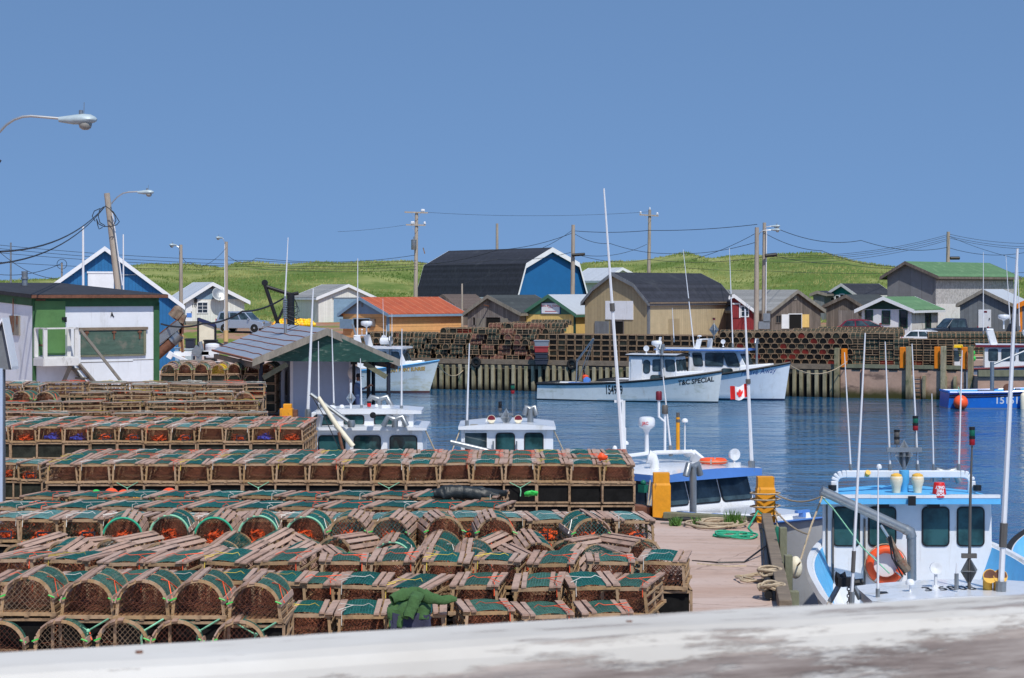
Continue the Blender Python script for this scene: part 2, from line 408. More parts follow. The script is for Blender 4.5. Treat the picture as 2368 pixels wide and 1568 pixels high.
def dune_z(x, Y):
    base = ground_z(Y)
    dx = x*FD/YR + 1183.5
    top = HC - (lerp(dx, RIDGE) - 670)*YR/FD
    t = sstep((Y-222)/(YR-222))
    if Y > YR: t = 1 - .9*sstep((Y-YR)/70)
    n = mn.fractal(V((x*.035, Y*.05, 2.0)), 1.0, 2.0, 4)*1.5 + mn.noise(V((x*.012, Y*.02, 9.)))*1.2
    hump = math.sin(math.pi*min(1, max(0, (Y-222)/(YR-222))))
    fine = mn.fractal(V((x*.25, Y*.25, 5.0)), 1.0, 2.0, 3)*.12*t
    return base + (top-base)*t + n*hump*.7 + fine

def grass_mat(name):
    m, nt, bs, out = newmat(name)
    tc = nd(nt, 'ShaderNodeTexCoord'); co = tc.outputs['Object']
    a = noise(nt, co, .045, (1,1.4,1), 6, .6); b = noise(nt, co, .4, (1,.5,1), 5, .65, 2.); c3 = noise(nt, co, 3.5, (1,.4,.6), 4, .7, 5.)
    c = mixc(nt, ramp01(nt, a, .4, .58), S(90,112,54), S(146,150,92))
    c = mixc(nt, mth(nt, 'MULTIPLY', ramp01(nt, b, .42, .66), .4), c, S(70,98,42))
    c = mixc(nt, mth(nt, 'MULTIPLY', ramp01(nt, c3, .45, .75), .3), c, S(150,150,84))
    nt.links.new(c, bs.inputs['Base Color']); bs.inputs['Roughness'].default_value = .9; bs.inputs['Specular IOR Level'].default_value = .1
    bp = nd(nt, 'ShaderNodeBump'); bp.inputs['Strength'].default_value = .6; bp.inputs['Distance'].default_value = .35
    nt.links.new(noise(nt, co, 1.4, (1,.6,1), 6, .7), bp.inputs['Height']); nt.links.new(bp.outputs[0], bs.inputs['Normal'])
    K[name] = m
grass_mat('dune_grass')
def earth_mat(name):
    m, nt, bs, out = newmat(name)
    tc = nd(nt, 'ShaderNodeTexCoord'); co = tc.outputs['Object']
    a = noise(nt, co, .12, (1,1,1), 6, .65); b = noise(nt, co, 2.0, (1,1,1), 6, .7, 3.)
    c = mixc(nt, b, S(140,104,84), S(172,142,122))
    c = mixc(nt, ramp01(nt, a, .5, .58), c, S(162,112,86))
    g = noise(nt, co, .16, (1,1.5,1), 7, .7, 11.)
    c = mixc(nt, ramp01(nt, g, .5, .56), c, S(106,122,58))
    nt.links.new(c, bs.inputs['Base Color']); bs.inputs['Roughness'].default_value = .95; bs.inputs['Specular IOR Level'].default_value = .1
    K[name] = m
earth_mat('earth')

def build_land():
    mb = MB(); X0, X1, NX = -260, 300, 330; Ys = [170 + i*2.0 for i in range(20)] + [210 + i*1.15 for i in range(80)] + [302 + i*5 for i in range(16)]
    for Y in Ys:
        for i in range(NX+1):
            x = X0 + (X1-X0)*i/NX; x *= Y/240
            mb.v.append((x, Y, dune_z(x, Y)))
    W = NX+1
    for j in range(len(Ys)-1):
        for i in range(NX):
            mb.f.append((j*W+i, j*W+i+1, (j+1)*W+i+1, (j+1)*W+i)); mb.mi = 0
            mb.m.append(1 if Ys[j] > 206 else 0)
    o = mb.build('ground', [K['earth'], K['dune_grass']], smooth=True); tag(o, None, kind='structure')
build_land()

def build_blades():
    g = random.Random(3); mb = MB()
    for n in range(46000):
        Y = 206 + 100*g.random()**.8; dx = -10 + 2390*g.random()
        x = PX(dx, Y); z = dune_z(x, Y)
        if mn.noise(V((x*.08, Y*.08, 4.))) < -.3: continue
        h = .1 + .26*g.random()**1.5; wd = .05 + .07*g.random(); a = g.random()*6.28
        lx, ly = math.cos(a)*h*.35 + h*.25, math.sin(a)*h*.3
        mb.add([(x-wd, Y, z-.05), (x+wd, Y+.02, z-.05), (x+lx, Y+ly, z+h)], [(0,1,2)])
    m, nt, bs, out = newmat('blade')
    tc = nd(nt, 'ShaderNodeTexCoord'); f = noise(nt, tc.outputs['Object'], .06, (1,1.2,.2), 6, .7)
    c = mixc(nt, ramp01(nt, f, .4, .6), S(90,114,54), S(150,152,94))
    nt.links.new(c, bs.inputs['Base Color']); bs.inputs['Roughness'].default_value = .8; bs.inputs['Specular IOR Level'].default_value = .15
    o = mb.build('grass', m); tag(o, 'long marram grass covering the dunes behind the sheds', kind='stuff', cat='grass')
build_blades()

# ================================================================== water
def water_mat():
    m, nt, bs, out = newmat('water')
    tc = nd(nt, 'ShaderNodeTexCoord'); co = tc.outputs['Object']
    f = noise(nt, co, .03, (1,2.2,1), 4)
    nt.links.new(mixc(nt, ramp01(nt, f, .35, .65), S(32,80,118), S(52,110,148)), bs.inputs['Base Color'])
    bs.inputs['Roughness'].default_value = .05; bs.inputs['IOR'].default_value = 1.33
    a = noise(nt, co, .42, (1,1.25,1), 3, .5, 1.); b = noise(nt, co, 1.5, (1,1.1,1), 4, .55, 4.); c3 = noise(nt, co, 4.5, (1,1,1), 2, .5, 8.)
    gust = ramp01(nt, noise(nt, co, .05, (1,2.0,1), 3, .5, 6.), .3, .65)
    h = mth(nt, 'ADD', mth(nt, 'MULTIPLY', a, 1.0), mth(nt, 'MULTIPLY', b, .42))
    h = mth(nt, 'ADD', h, mth(nt, 'MULTIPLY', c3, .1))
    h = mth(nt, 'MULTIPLY', h, mth(nt, 'MULTIPLY_ADD', gust, .55, .55))
    bp = nd(nt, 'ShaderNodeBump'); bp.inputs['Strength'].default_value = 1.0; bp.inputs['Distance'].default_value = WAVE
    nt.links.new(h, bp.inputs['Height']); nt.links.new(bp.outputs[0], bs.inputs['Normal'])
    return m
mb = MB(); mb.poly([(-3000,-200,0),(3000,-200,0),(3000,6000,0),(-3000,6000,0)])
tag(mb.build('water', water_mat()), None, kind='structure')

# ================================================================== wharf (the concrete all traps stand on)
WL = (-9.1, 165.0); WR = (30.9, 147.2)            # ends of the far quay face
def wharf_y(x): return WL[1] + (x-WL[0])*(WR[1]-WL[1])/(WR[0]-WL[0])
OUT = [(2.6,-20),(4.65,36.8),(5.9,49.6),(-6.8,54.0),(-7.4,77.0),(-4.9,79.5),(-4.75,91.2),(-9.3,93),(-10.5,128),(-15,166),WL,WR,(31.6,163),(120,158),(120,181),(-140,181),(-140,-20)]
mb = MB(); n = len(OUT)
mb.poly([(x,y,DECK) for x,y in OUT])
for i in range(n):
    a, b = OUT[i], OUT[(i+1) % n]; mb.poly([(a[0],a[1],-2),(b[0],b[1],-2),(b[0],b[1],DECK),(a[0],a[1],DECK)])
m2 = bpy.data.materials
wharf = mb.build('wharf_deck', K['pier']); tag(wharf, None, kind='structure')

WD = V((WR[0]-WL[0], WR[1]-WL[1], 0)).normalized(); WN = V((WD.y, -WD.x, 0))   # along / outward (towards the water)
def wq(x, out=0, z=0): return V((x, wharf_y(x), z)) + WN*out
# timber facing: a row of driven piles, a cap beam and walers
tw = thing('timber_quay_wall', 'timber quay wall of weathered vertical piles behind the white boats', 'quay wall', wq(7, 0, 0))
k = 0; x = -8.6
while x < 22.6:
    mb = MB(); wd = .26 + rng.random()*.05; lean = (rng.random()-.5)*.05
    mb.bar(wq(x, .22, -1.2), wq(x+lean, .22, 1.82 + rng.random()*.1), wd, .24, up=(WD.x, WD.y, 0))
    mb.build('pile', K['pile_wood'], tw, bevel=.03); x += .46 + rng.random()*.06
mb = MB(); mb.bar(wq(-9.2, .1, 2.13), wq(22.7, .1, 2.13), .34, .36); mb.bar(wq(-9.2, .02, 1.75), wq(22.7, .02, 1.75), .2, .26); mb.build('cap_beam', K['beam_wood'], tw)
mb = MB(); mb.bar(wq(-9.2, .05, .95), wq(22.7, .05, .95), .1, 1.9); mb.build('gap_shade', K['dark_hole'], tw)  # near-black sheet: the shade of the gap behind the piles, as colour

# concrete facing with timber fenders
cw = thing('concrete_quay_wall', 'reddish concrete quay wall with weed at its foot and timber fenders', 'quay wall', wq(27, 0, 0))
mb = MB(); mb.bar(wq(22.95, .1, .3), wq(30.9, .1, .3), .24, 3.3); mb.build('concrete_face', K['quay_concrete'], cw)
mb = MB(); mb.bar(wq(22.95, .12, 2.2), wq(30.9, .12, 2.2), .3, .26)
mb.build('cap_beam', K['green_timber'], cw)
for i, x in enumerate((23.7, 24.9, 26.1, 28.0, 29.8)):
    mb = MB(); mb.bar(wq(x, .1, 1.98), wq(x+.55, .1, 1.98), .34, .12); mb.build('spacer_block', K['dark_hole'], cw)
for dx in (1412, 1521, 1715, 1803):
    X = 22.95 + (dx-738)/(1885-738)*7.9
    mb = MB(); mb.bar(wq(X, .3, -.8), wq(X, .3, 1.62), .3, .2, up=(WD.x, WD.y, 0)); mb.build('fender_timber', K['pile_wood'], cw, bevel=.02)
X = 22.95 + (948-738)/(1885-738)*7.9
mb = MB(); mb.bar(wq(X, .26, -.6), wq(X, .26, 2.0), .24, .1, up=(WD.x, WD.y, 0)); mb.build('steel_channel', K['rust_steel'], cw)
mb = MB(); X = 22.95 + (1455-738)/(1885-738)*7.9
for i in range(6): mb.bar(wq(X-.22, .3, 1.5-i*.3), wq(X+.22, .3, 1.5-i*.3), .035)
mb.bar(wq(X-.22, .27, 1.6), wq(X-.22, .27, -.2), .03); mb.bar(wq(X+.22, .27, 1.6), wq(X+.22, .27, -.2), .03)
mb.build('ladder', K['rust_steel'], cw)
# mooring posts of the far quay: grey fender pile with an orange-painted bollard on its shore side
def quay_post(x, label, orange_side=-1, top=1.35, group='orange mooring posts of the far quay'):
    o = thing('mooring_post', label, 'mooring post', wq(x, .32, 0), group=group)
    mb = MB(); mb.bar(wq(x, .42, -1.5), wq(x+.03, .42, DECK+top), .36, .34, up=(WD.x, WD.y, 0)); mb.build('fender_pile', K['pile_wood'], o, bevel=.03)
    mb = MB(); mb.bar(wq(x+orange_side*.42, .1, DECK-.1), wq(x+orange_side*.42, .1, DECK+top-.05), .46, .34, up=(WD.x, WD.y, 0)); mb.build('bollard', K['orange_post'], o, bevel=.03)
    return o
quay_post(22.75, 'orange mooring post with grey pile where timber quay wall meets concrete', orange_side=1, top=1.25)
def xq(dx):   # quay x for a plan column
    x = 25.
    for _ in range(8): x = PX(dx, wharf_y(x))
    return x
quay_post(xq(2103), 'orange mooring post on concrete quay beside the grassy tuft', top=1.4)
quay_post(xq(2183), 'orange mooring post on concrete quay at the end of the trap stack', top=1.45)
quay_post(xq(2246), 'orange mooring post at the outer corner of the concrete quay', top=1.45)
# ================================================================== sheds and houses
def kD(dx): return (dx-1183.5)/FD
class Shed:
    def __init__(s, name, label, cat, xA, YA, th, xB, xC, side, prof, wall, roof, trim, ov=.35, og=.3, z0=None, L=None, side_mat=None, fdep=.2, uneq=False, group=None, rt=.09, basez=None):
        th = R(th); c, sn = math.cos(th), math.sin(th); s.th = th
        ax, ay = PX(xA, YA), YA; s.A = (ax, ay); s.u = (c, sn); s.v = (-sn, c)
        k = kD(xB); s.W = (k*ay-ax)/(c-k*sn)
        bx, by = ax+s.W*c, ay+s.W*sn
        qx, qy = (bx, by) if side == 'R' else (ax, ay)
        if L is None: k = kD(xC); L = (qx-k*qy)/(sn+k*c)
        s.L = L; s.z0 = (ground_z(YA)-.25) if z0 is None else z0
        s.o = thing(name, label, cat, (ax, ay, s.z0), (0,0,th), group)
        pr = []
        if isinstance(prof[0], (int, float)):
            ze = ((PZ(prof[0], ay) + PZ(prof[-1], by))/2) - s.z0
            if uneq: ze = PZ(prof[0], ay) - s.z0
            pr.append((0, ze))
            for (dx, dy) in prof[1:-1]:
                l = s.fx(dx); pr.append((l, PZ(dy, ay + l*sn) - s.z0))
            pr.append((s.W, (PZ(prof[-1], by) - s.z0) if uneq else ze))
        s.pr = pr
        mb = MB(); n = len(pr)
        ring = [(0,0)] + pr + [(s.W,0)]
        fr = [V((x,0,z)) for x,z in ring]; bk = [V((x,L,z)) for x,z in ring]
        mb.mi = 0; mb.poly(fr); mb.poly(bk[::-1])
        mb.mi = 1
        mb.poly([fr[0],fr[1],bk[1],bk[0]]); mb.poly([fr[-1],bk[-1],bk[-2],fr[-2]])
        mb.build('wall', [K[wall], K[side_mat or wall]], s.o, world=False)
        # roof
        def ext(p, q, d):
            v = V((p[0]-q[0], p[1]-q[1])); v.normalize(); return (p[0]+v.x*d, p[1]+v.y*d)
        rp = [ext(pr[0], pr[1], ov)] + pr[1:-1] + [ext(pr[-1], pr[-2], ov)]
        s.rp = rp; mb = MB(); e = .02
        up = [(x, z+e+rt) for x,z in rp]; lo = [(x, z+e) for x,z in rp]
        for i in range(n-1):
            pts = [V((lo[i][0],-og,lo[i][1])),V((lo[i+1][0],-og,lo[i+1][1])),V((up[i+1][0],-og,up[i+1][1])),V((up[i][0],-og,up[i][1]))]
            mb.prism(pts, (0, L+2*og, 0))
        rf = mb.build('roof', K[roof], s.o, world=False); s.roof = rf
        mb = MB()
        for y in (-og-.03, L+og):
            for i in range(n-1):
                a, b = rp[i], rp[i+1]
                mb.prism([V((a[0],y,a[1]-fdep+.02)),V((b[0],y,b[1]-fdep+.02)),V((b[0],y,b[1]+e+rt+.015)),V((a[0],y,a[1]+e+rt+.015))], (0,.03,0))
        for (x, z), sg in ((rp[0],-1),(rp[-1],1)):
            mb.box((x+sg*.015, L/2, z-.05), (.03, L+2*og, .2))
        mb.build('fascia', K[trim], s.o, world=False)
    def fx(s, dx, y=0):
        k = kD(dx); ax, ay = s.A[0]+s.v[0]*y, s.A[1]+s.v[1]*y
        return (k*ay-ax)/(s.u[0]-k*s.u[1])
    def front(s, d):
        x0, x1 = s.fx(d[0]), s.fx(d[2]); Ym = s.A[1] + (x0+x1)/2*s.u[1]
        return ('f', x0, x1, PZ(d[3], Ym)-s.z0, PZ(d[1], Ym)-s.z0)
    def sid(s, d, side='R'):
        qx, qy = (s.A[0]+s.W*s.u[0], s.A[1]+s.W*s.u[1]) if side == 'R' else s.A
        f = lambda dx: (qx-kD(dx)*qy)/(-s.v[0]+kD(dx)*s.v[1])
        y0, y1 = f(d[0]), f(d[2]); Ym = qy + (y0+y1)/2*s.v[1]
        return ('r' if side == 'R' else 'l', y0, y1, PZ(d[3], Ym)-s.z0, PZ(d[1], Ym)-s.z0)
    def frame(s, pl):
        if pl == 'f': return V((0,0,0)), V((1,0,0)), V((0,-1,0))
        if pl == 'r': return V((s.W,0,0)), V((0,1,0)), V((1,0,0))
        return V((0,0,0)), V((0,1,0)), V((-1,0,0))
    def slab(s, mb, r, t, out=0.0, inset=0):
        O, ux, nn = s.frame(r[0]); a, b = sorted((r[1], r[2])); z0, z1 = sorted((r[3], r[4]))
        a += inset; b -= inset; z0 += inset; z1 -= inset
        p = [O+ux*a+V((0,0,z0)), O+ux*b+V((0,0,z0)), O+ux*b+V((0,0,z1)), O+ux*a+V((0,0,z1))]
        mb.prism([q+nn*(out-.01) for q in p], nn*(t+.01))
    def panel(s, name, r, m, t=.05, parent=None, out=0., label=None):
        mb = MB(); s.slab(mb, r, t, out); o = mb.build(name, K[m], s.o if parent is None else None, world=False)
        if parent is not None: o.parent = parent
        if label: o['label'] = label
        return o
    def window(s, r, fm='white_paint', nx=2, nz=2, fw=.08, name='window', pane='glass_house'):
        mb = MB(); a, b = sorted((r[1], r[2])); z0, z1 = sorted((r[3], r[4])); p = r[0]
        for q in ((p,a-fw,a,z0-fw,z1+fw),(p,b,b+fw,z0-fw,z1+fw),(p,a,b,z0-fw,z0),(p,a,b,z1,z1+fw)): s.slab(mb, q, .07)
        for i in range(1, nx): x = a+(b-a)*i/nx; s.slab(mb, (p,x-.02,x+.02,z0,z1), .045)
        for i in range(1, nz): z = z0+(z1-z0)*i/nz; s.slab(mb, (p,a,b,z-.02,z+.02), .04)
        o = mb.build(name, K[fm], s.o, world=False)
        mb = MB(); s.slab(mb, r, .015); g = mb.build('pane', K[pane], None, world=False); g.parent = o
        return o
    def door(s, r, m, name='door', knob=True, t=.06, boards=False):
        d = s.panel(name, r, m, t)
        if knob:
            O, ux, nn = s.frame(r[0]); a, b = sorted((r[1], r[2])); z0, z1 = sorted((r[3], r[4]))
            mb = MB(); mb.box(O+ux*(a+(b-a)*.88)+V((0,0,z0+(z1-z0)*.48))+nn*(t+.03), (.06,.06,.14))
            h = mb.build('handle', K['black'], None, world=False); h.parent = d
        return d
    def opening(s, r, m='grey_boards', name='hatch', fw=.07):
        mb = MB(); a, b = sorted((r[1], r[2])); z0, z1 = sorted((r[3], r[4])); p = r[0]
        for q in ((p,a-fw,a,z0,z1+fw),(p,b,b+fw,z0,z1+fw),(p,a,b,z1,z1+fw)): s.slab(mb, q, .06)
        o = mb.build(name, K[m], s.o, world=False)
        mb = MB(); s.slab(mb, r, .012); g = mb.build('opening', K['dark_hole'], None, world=False); g.parent = o  # flat near-black slab: shade of the interior put into its colour
        return o
    def corner(s, m, w=.14, names='corner_board', which=('fl','fr')):
        for q in which:
            mb = MB(); x = 0 if q[1] == 'l' else s.W; sg = 1 if q[1] == 'l' else -1
            h = s.pr[0][1]-.03
            mb.box((x+sg*w/2, -.012, h/2), (w, .03, h)); mb.box((x-sg*.012, w/2, h/2), (.03, w, h)); mb.build(names, K[m], s.o, world=False)
    def gable_band(s, dy_lo, m, name='gable_panel', t=.025, depth_fix=0):
        Y = s.A[1]+s.W/2*s.u[1]; zl = PZ(dy_lo, Y)-s.z0; pts = []
        pr = s.pr; poly = [(x, z-.03) for x, z in pr]
        out = []
        ring = [(0, 0)] + poly + [(s.W, 0)]
        for i in range(len(ring)):
            a, b = ring[i], ring[(i+1) % len(ring)]
            if a[1] >= zl: out.append(a)
            if (a[1] >= zl) != (b[1] >= zl):
                q = (zl-a[1])/(b[1]-a[1]); out.append((a[0]+(b[0]-a[0])*q, zl))
        mb = MB(); mb.prism([V((x, .005, z)) for x, z in out], (0, -t, 0)); return mb.build(name, K[m], s.o, world=False)
def text_mesh(txt, size, shear=0, bold=0, align='CENTER', rot180=False):
    cu = bpy.data.curves.new('t', 'FONT'); cu.body = txt; cu.size = size; cu.shear = shear; cu.offset = bold; cu.align_x = align; cu.align_y = 'CENTER'; cu.resolution_u = 3
    to = bpy.data.objects.new('t', cu); COL.objects.link(to); dg = bpy.context.evaluated_depsgraph_get()
    me = bpy.data.meshes.new_from_object(to.evaluated_get(dg)); bpy.data.objects.remove(to); bpy.data.curves.remove(cu)
    return me
def text_obj(name, txt, size, fn, m, parent, **kw):
    me = text_mesh(txt, size, **kw)
    for v in me.vertices: v.co = fn(v.co.x, v.co.y)
    me.materials.clear(); me.materials.append(K[m])
    o = bpy.data.objects.new(name, me); COL.objects.link(o); o.parent = parent; return o

# --- big blue barn on the shore behind the office
s = Shed('blue_barn', 'tall blue gabled barn with white barge boards behind the flat-roofed white office', 'barn', 66, 140, 12, 412, 0, 'R', [700,(242,574),700], 'blue_boards', 'shingle', 'white_paint', ov=.5, og=.35, L=14, z0=2.2, fdep=.2)
d = s.door(s.front((203,630,263,690)), 'white_paint', name='loft_door', knob=False)
mb = MB(); s.slab(mb, s.front((201,628,265,632)), .1); mb.build('lintel', K['white_paint'], s.o, world=False)
mb = MB(); s.slab(mb, s.front((278,634.5,335,636.5)), .1); mb.build('track_rail', K['galv'], s.o, world=False)
# --- white and blue house
s = Shed('fishing_hut', 'white and blue hut with satellite dish and ribbed white roof', 'hut', 428, 203, 20, 565, 0, 'R', [693,(489,655),694], 'corr_white', 'corr_roof', 'white_paint', ov=.5, og=.5, L=8.0, fdep=.26)
s.gable_band(692, 'pale_blue')
dd = s.door(s.front((429,696,444,746)), 'white_paint'); s.window(s.front((430.5,699,443,720)), nx=1, nz=3, fw=.03, name='door_window'); s.panel('door_panel', s.front((431,724,443,734)), 'trim_blue', .08)
s.window(s.front((457,700,479,723)), nx=2, nz=3)
O = s.front((503,662,504,700)); mb = MB(); cx = O[1]; cz = (O[3]+O[4])/2
mb.lathe([(.02,.0),(.42,.05),(.66,.15),(.68,.17),(.64,.17),(.42,.07),(.02,.03)], (cx,-.6,cz), 20, Matrix.Rotation(R(66),3,'X'))
mb.tube([(cx,-.75,cz),(cx,-.3,cz-.1),(cx,0,cz-.5)], .04); mb.tube([(cx,-.8,cz-.7),(cx,-1.4,cz-.1)], .02); dish = mb.build('satellite_dish', K['galv'], s.o, smooth=True, world=False)
text_obj('house_number', '101', .5, lambda x,y,q=s.front((450,704,453,710)): V(((q[1]+q[2])/2+x,-.015,(q[3]+q[4])/2+y)), 'num_black', s.o)
mb = MB()
for i in range(4): s.slab(mb, ('f', s.fx(427), s.fx(455), s.front((430,741,440,759))[3]+i*.22-.2, s.front((430,741,440,759))[3]+i*.22), 1.3-i*.3)
mb.build('steps', K['grey_wood'], s.o, world=False)
s.panel('gable_vent', s.front((484,660,492,668)), 'brown_boards', .05); mb = MB(); mb.box((s.fx(452), -.1, s.front((450,690,454,695))[3]), (.25,.2,.4)); mb.build('porch_lamp', K['black'], s.o, world=False)
# --- grey shed with blue door
s = Shed('metal_shed', 'pale metal shed with tall blue sliding door and yellow buoys piled outside', 'shed', 736, 208, 27, 862, 682, 'L', [687,(803,660),687], 'corr_white', 'shingle_pale', 'white_paint', ov=.35, og=.3)
s.door(s.front((771,690,824,760)), 'pale_blue', knob=False, name='sliding_door'); mb = MB(); s.slab(mb, s.front((768,688,862,690.5)), .08); mb.build('door_track', K['galv'], s.o, world=False)
# --- orange-roofed shed
s = Shed('orange_roofed_shed', 'peach-painted shed under a bright orange metal roof', 'shed', 793, 184, -40, 897, 1066, 'R', [724,(838,690),724], 'peach_boards', 'orange_roof', 'pale_blue', ov=.4, og=.35)
s.gable_band(726, 'pale_blue'); s.corner('pale_blue', .16, which=('fr',))
s.opening(s.front((818,738,855,758)), 'pale_blue'); s.panel('shutter', s.front((789,738,817,760)), 'pale_blue', .2); s.panel('shutter', s.front((857,738,868,755)), 'grey_boards', .12)
s.panel('gable_vent', s.front((836,701,840,710)), 'slate_boards', .05)
# --- brown roof behind
Shed('brown_roofed_shed', 'low shed with brown shingle roof between orange roof and grey gable', 'shed', 985, 203, -38, 1062, 1128, 'R', [712,(1028,683),712], 'brown_boards', 'shingle_brown', 'brown_boards')
# --- weathered grey gable
s = Shed('weathered_shed', 'weathered grey board shed with dark hatch beside the orange-roofed shed', 'shed', 1081, 183, -33, 1201, 1300, 'R', [722,(1131,685),722], 'grey_boards', 'shingle_grey', 'grey_wood')
s.opening(s.front((1124,734,1157,765))); s.panel('shutter', s.front((1102,736,1122,765)), 'grey_wood', .06); s.panel('shutter', s.front((1158,736,1174,765)), 'grey_wood', .06); s.opening(s.front((1094,734,1099,752)), name='slit_window')
mb = MB(); q = s.front((1127,690,1133,702)); s.slab(mb, q, .06); mb.build('gable_vent', K['brown_boards'], s.o, world=False)
mb = MB(); q = s.front((1131,707,1132,708)); mb.bar((q[1],0,q[3]),(q[1],-.8,q[3]+.1),.08); mb.build('hoist_beam', K['rust_steel'], s.o, world=False)
# --- sign shed
s = Shed('charter_shed', 'green and yellow charter shed with a white signboard on its gable', 'shed', 1213, 181, -32, 1329, 1400, 'R', [724,(1271,684),724], 'yellow_boards', 'pale_roof', 'mid_green', L=9)
s.gable_band(727, 'mid_green'); s.corner('dark_green', .12, which=('fl','fr'))
s.door(s.front((1268,739,1309,765)), 'mid_green', knob=False, name='hatch_door')
sg = s.panel('sign_board', s.front((1252,700,1296,726)), 'sign_blue', .08); q = s.front((1253.2,701.2,1294.8,724.8)); s.panel('sign_face', q, 'sign_white', .09, parent=sg)
cx, cz, hh = (q[1]+q[2])/2, (q[3]+q[4])/2, q[4]-q[3]
text_obj('lettering', 'Bruce Bros. Charters', .215, lambda x,y: V((cx+x,-.095,cz+hh*.24+y)), 'sign_red', sg, bold=.004)
for zz, ln in ((.06,.28),(-.3,.62)):
    mb = MB(); mb.box((cx,-.096,cz+hh*zz),((q[2]-q[1])*ln,.01,.03 if zz > 0 else .05)); o = mb.build('small_print', K['sign_red'], None, world=False); o.parent = sg
# --- big blue gambrel barn
s = Shed('gambrel_barn', 'huge black-roofed gambrel barn with bright blue end wall and white edging', 'barn', 1192, 214, 30, 1354, 966, 'L', [684,(1211,612),(1272,575),(1334,610),684], 'blue_flat', 'shingle', 'white_paint', ov=.2, og=.45, fdep=.38)
# --- pale metal roofed house
Shed('metal_roofed_house', 'pale house with ribbed metal roof between the two gambrel barns', 'house', 1392, 236, 28, 1490, 1320, 'L', [648,(1436,621),648], 'corr_white', 'corr_roof', 'white_paint')
# --- tan barn
s = Shed('tan_barn', 'tan boarded barn with black gambrel roof and white panel on its gable', 'barn', 1352, 176, -36, 1500, 1692, 'R', [697,(1375,668),(1420,633),(1469,659),697], 'tan_dark', 'shingle', 'slate_boards', ov=.25, og=.35, side_mat='tan_boards')
s.panel('white_panel', s.front((1400,696,1464,739)), 'office_white', .06); s.opening(s.front((1414,743,1441,775)), 'grey_boards'); s.panel('sliding_door', s.front((1376,743,1408,775)), 'slate_boards', .1)
s.corner('slate_boards', .16, which=('fr',)); s.panel('patch_panel', s.sid((1545,737,1570,775)), 'tan_dark', .02)
mb = MB(); mb.box((s.W+.25, s.L/2, s.pr[-1][1]-.12), (.06, s.L+.5, .12)); mb.build('gutter', K['beam_wood'], s.o, world=False)
# --- red shed
s = Shed('red_shed', 'small red shed with white-framed window beside the tan barn', 'shed', 1690, 179.5, -6, 1743, 1790, 'R', [686,(1697,683.5),718], 'red_boards', 'shingle_pale', 'white_paint', L=2.2, ov=.2, uneq=True)
s.window(s.front((1714,709,1729,731)), nx=2, nz=2); s.door(s.front((1693,706,1707,735)), 'red_boards', knob=False)
mb = MB(); q = s.front((1693,704,1708.5,735)); s.slab(mb, ('f',q[1],q[2]+.1,q[4],q[4]+.12), .08); s.slab(mb, ('f',q[2],q[2]+.1,q[3],q[4]), .08); mb.build('door_frame', K['white_paint'], s.o, world=False)
# --- grey board shed with open doors
s = Shed('open_door_shed', 'grey board shed with open white and yellow doors', 'shed', 1783, 178, 38, 1897, 1700, 'L', [716,(1838,673),716], 'brown_boards', 'shingle_pale', 'grey_wood', L=8.2)
s.opening(s.front((1823,727,1852,760)), 'white_paint'); s.door(s.front((1806,727,1822,760)), 'white_paint', knob=False); s.door(s.front((1853,727,1869,757)), 'yellow_boards', knob=False, t=.08)
s.window(s.front((1793,730,1804,746)), 'brown_boards', nx=2, nz=1, fw=.04); s.panel('gable_vent', s.front((1834,684,1841,694)), 'grey_wood', .05)
# --- little dark hut, teal house, brown shed
Shed('dark_hut', 'small slate-coloured hut with dark roof behind the open-doored shed', 'hut', 1880, 214, -20, 1905, 1925, 'R', [679,(1890,675),679], 'slate_boards', 'shingle', 'grey_wood', L=4)
s = Shed('teal_house', 'teal house with dark shingle roof half hidden behind a brown shed', 'house', 1912, 217, -42, 1981, 2060, 'R', [681,(1948,658),681], 'teal', 'shingle', 'old_white', ov=.25)
s.window(s.front((1921,688,1929,702)), nx=1); s.window(s.front((1932,684,1940,700)), nx=1); s.window(s.front((1943,681,1951,697)), nx=1)
s = Shed('brown_shed', 'brown board shed with wide plank door beside the green-roofed cottage', 'shed', 1910, 189, -24, 1992, 2062, 'R', [706,(1957,684),706], 'brown_boards', 'shingle_grey', 'brown_boards')
s.door(s.front((1938,718,1985,765)), 'grey_boards', knob=False)
# --- white cottage with green roof
s = Shed('green_roofed_cottage', 'white cottage with green gable and green shingle roof', 'cottage', 1992, 179, -30, 2106, 2168, 'R', [714,(2046,689),714], 'office_white', 'shingle_green', 'white_paint', ov=.5, og=.5, side_mat='old_white')
s.gable_band(715, 'dark_green', t=.04)
for r in ((2002,719,2016,745),(2041,720,2056,748),(2081,719,2096,757)): s.window(s.front(r), 'dark_green', nx=1, nz=2)
s.window(s.sid((2139,718,2150,757)), 'dark_green', nx=1, nz=2); s.corner('white_paint', .12, which=('fr',))
# --- big grey warehouse
s = Shed('grey_warehouse', 'large two-storey grey warehouse with shallow green roof', 'warehouse', 2051, 204, -40, 2163, 2343, 'R', [636,(2098,607),636], 'grey_sheet', 'shingle_green', 'brown_boards', ov=.6, og=.5, side_mat='osb')
mb = MB(); q = s.sid((2164,702,2342,760)); s.slab(mb, q, .03); mb.build('lower_wall', K['old_white'], s.o, world=False)
mb = MB(); q = s.sid((2164,638,2342,649)); s.slab(mb, q, .03); mb.build('upper_band', K['grey_sheet'], s.o, world=False)
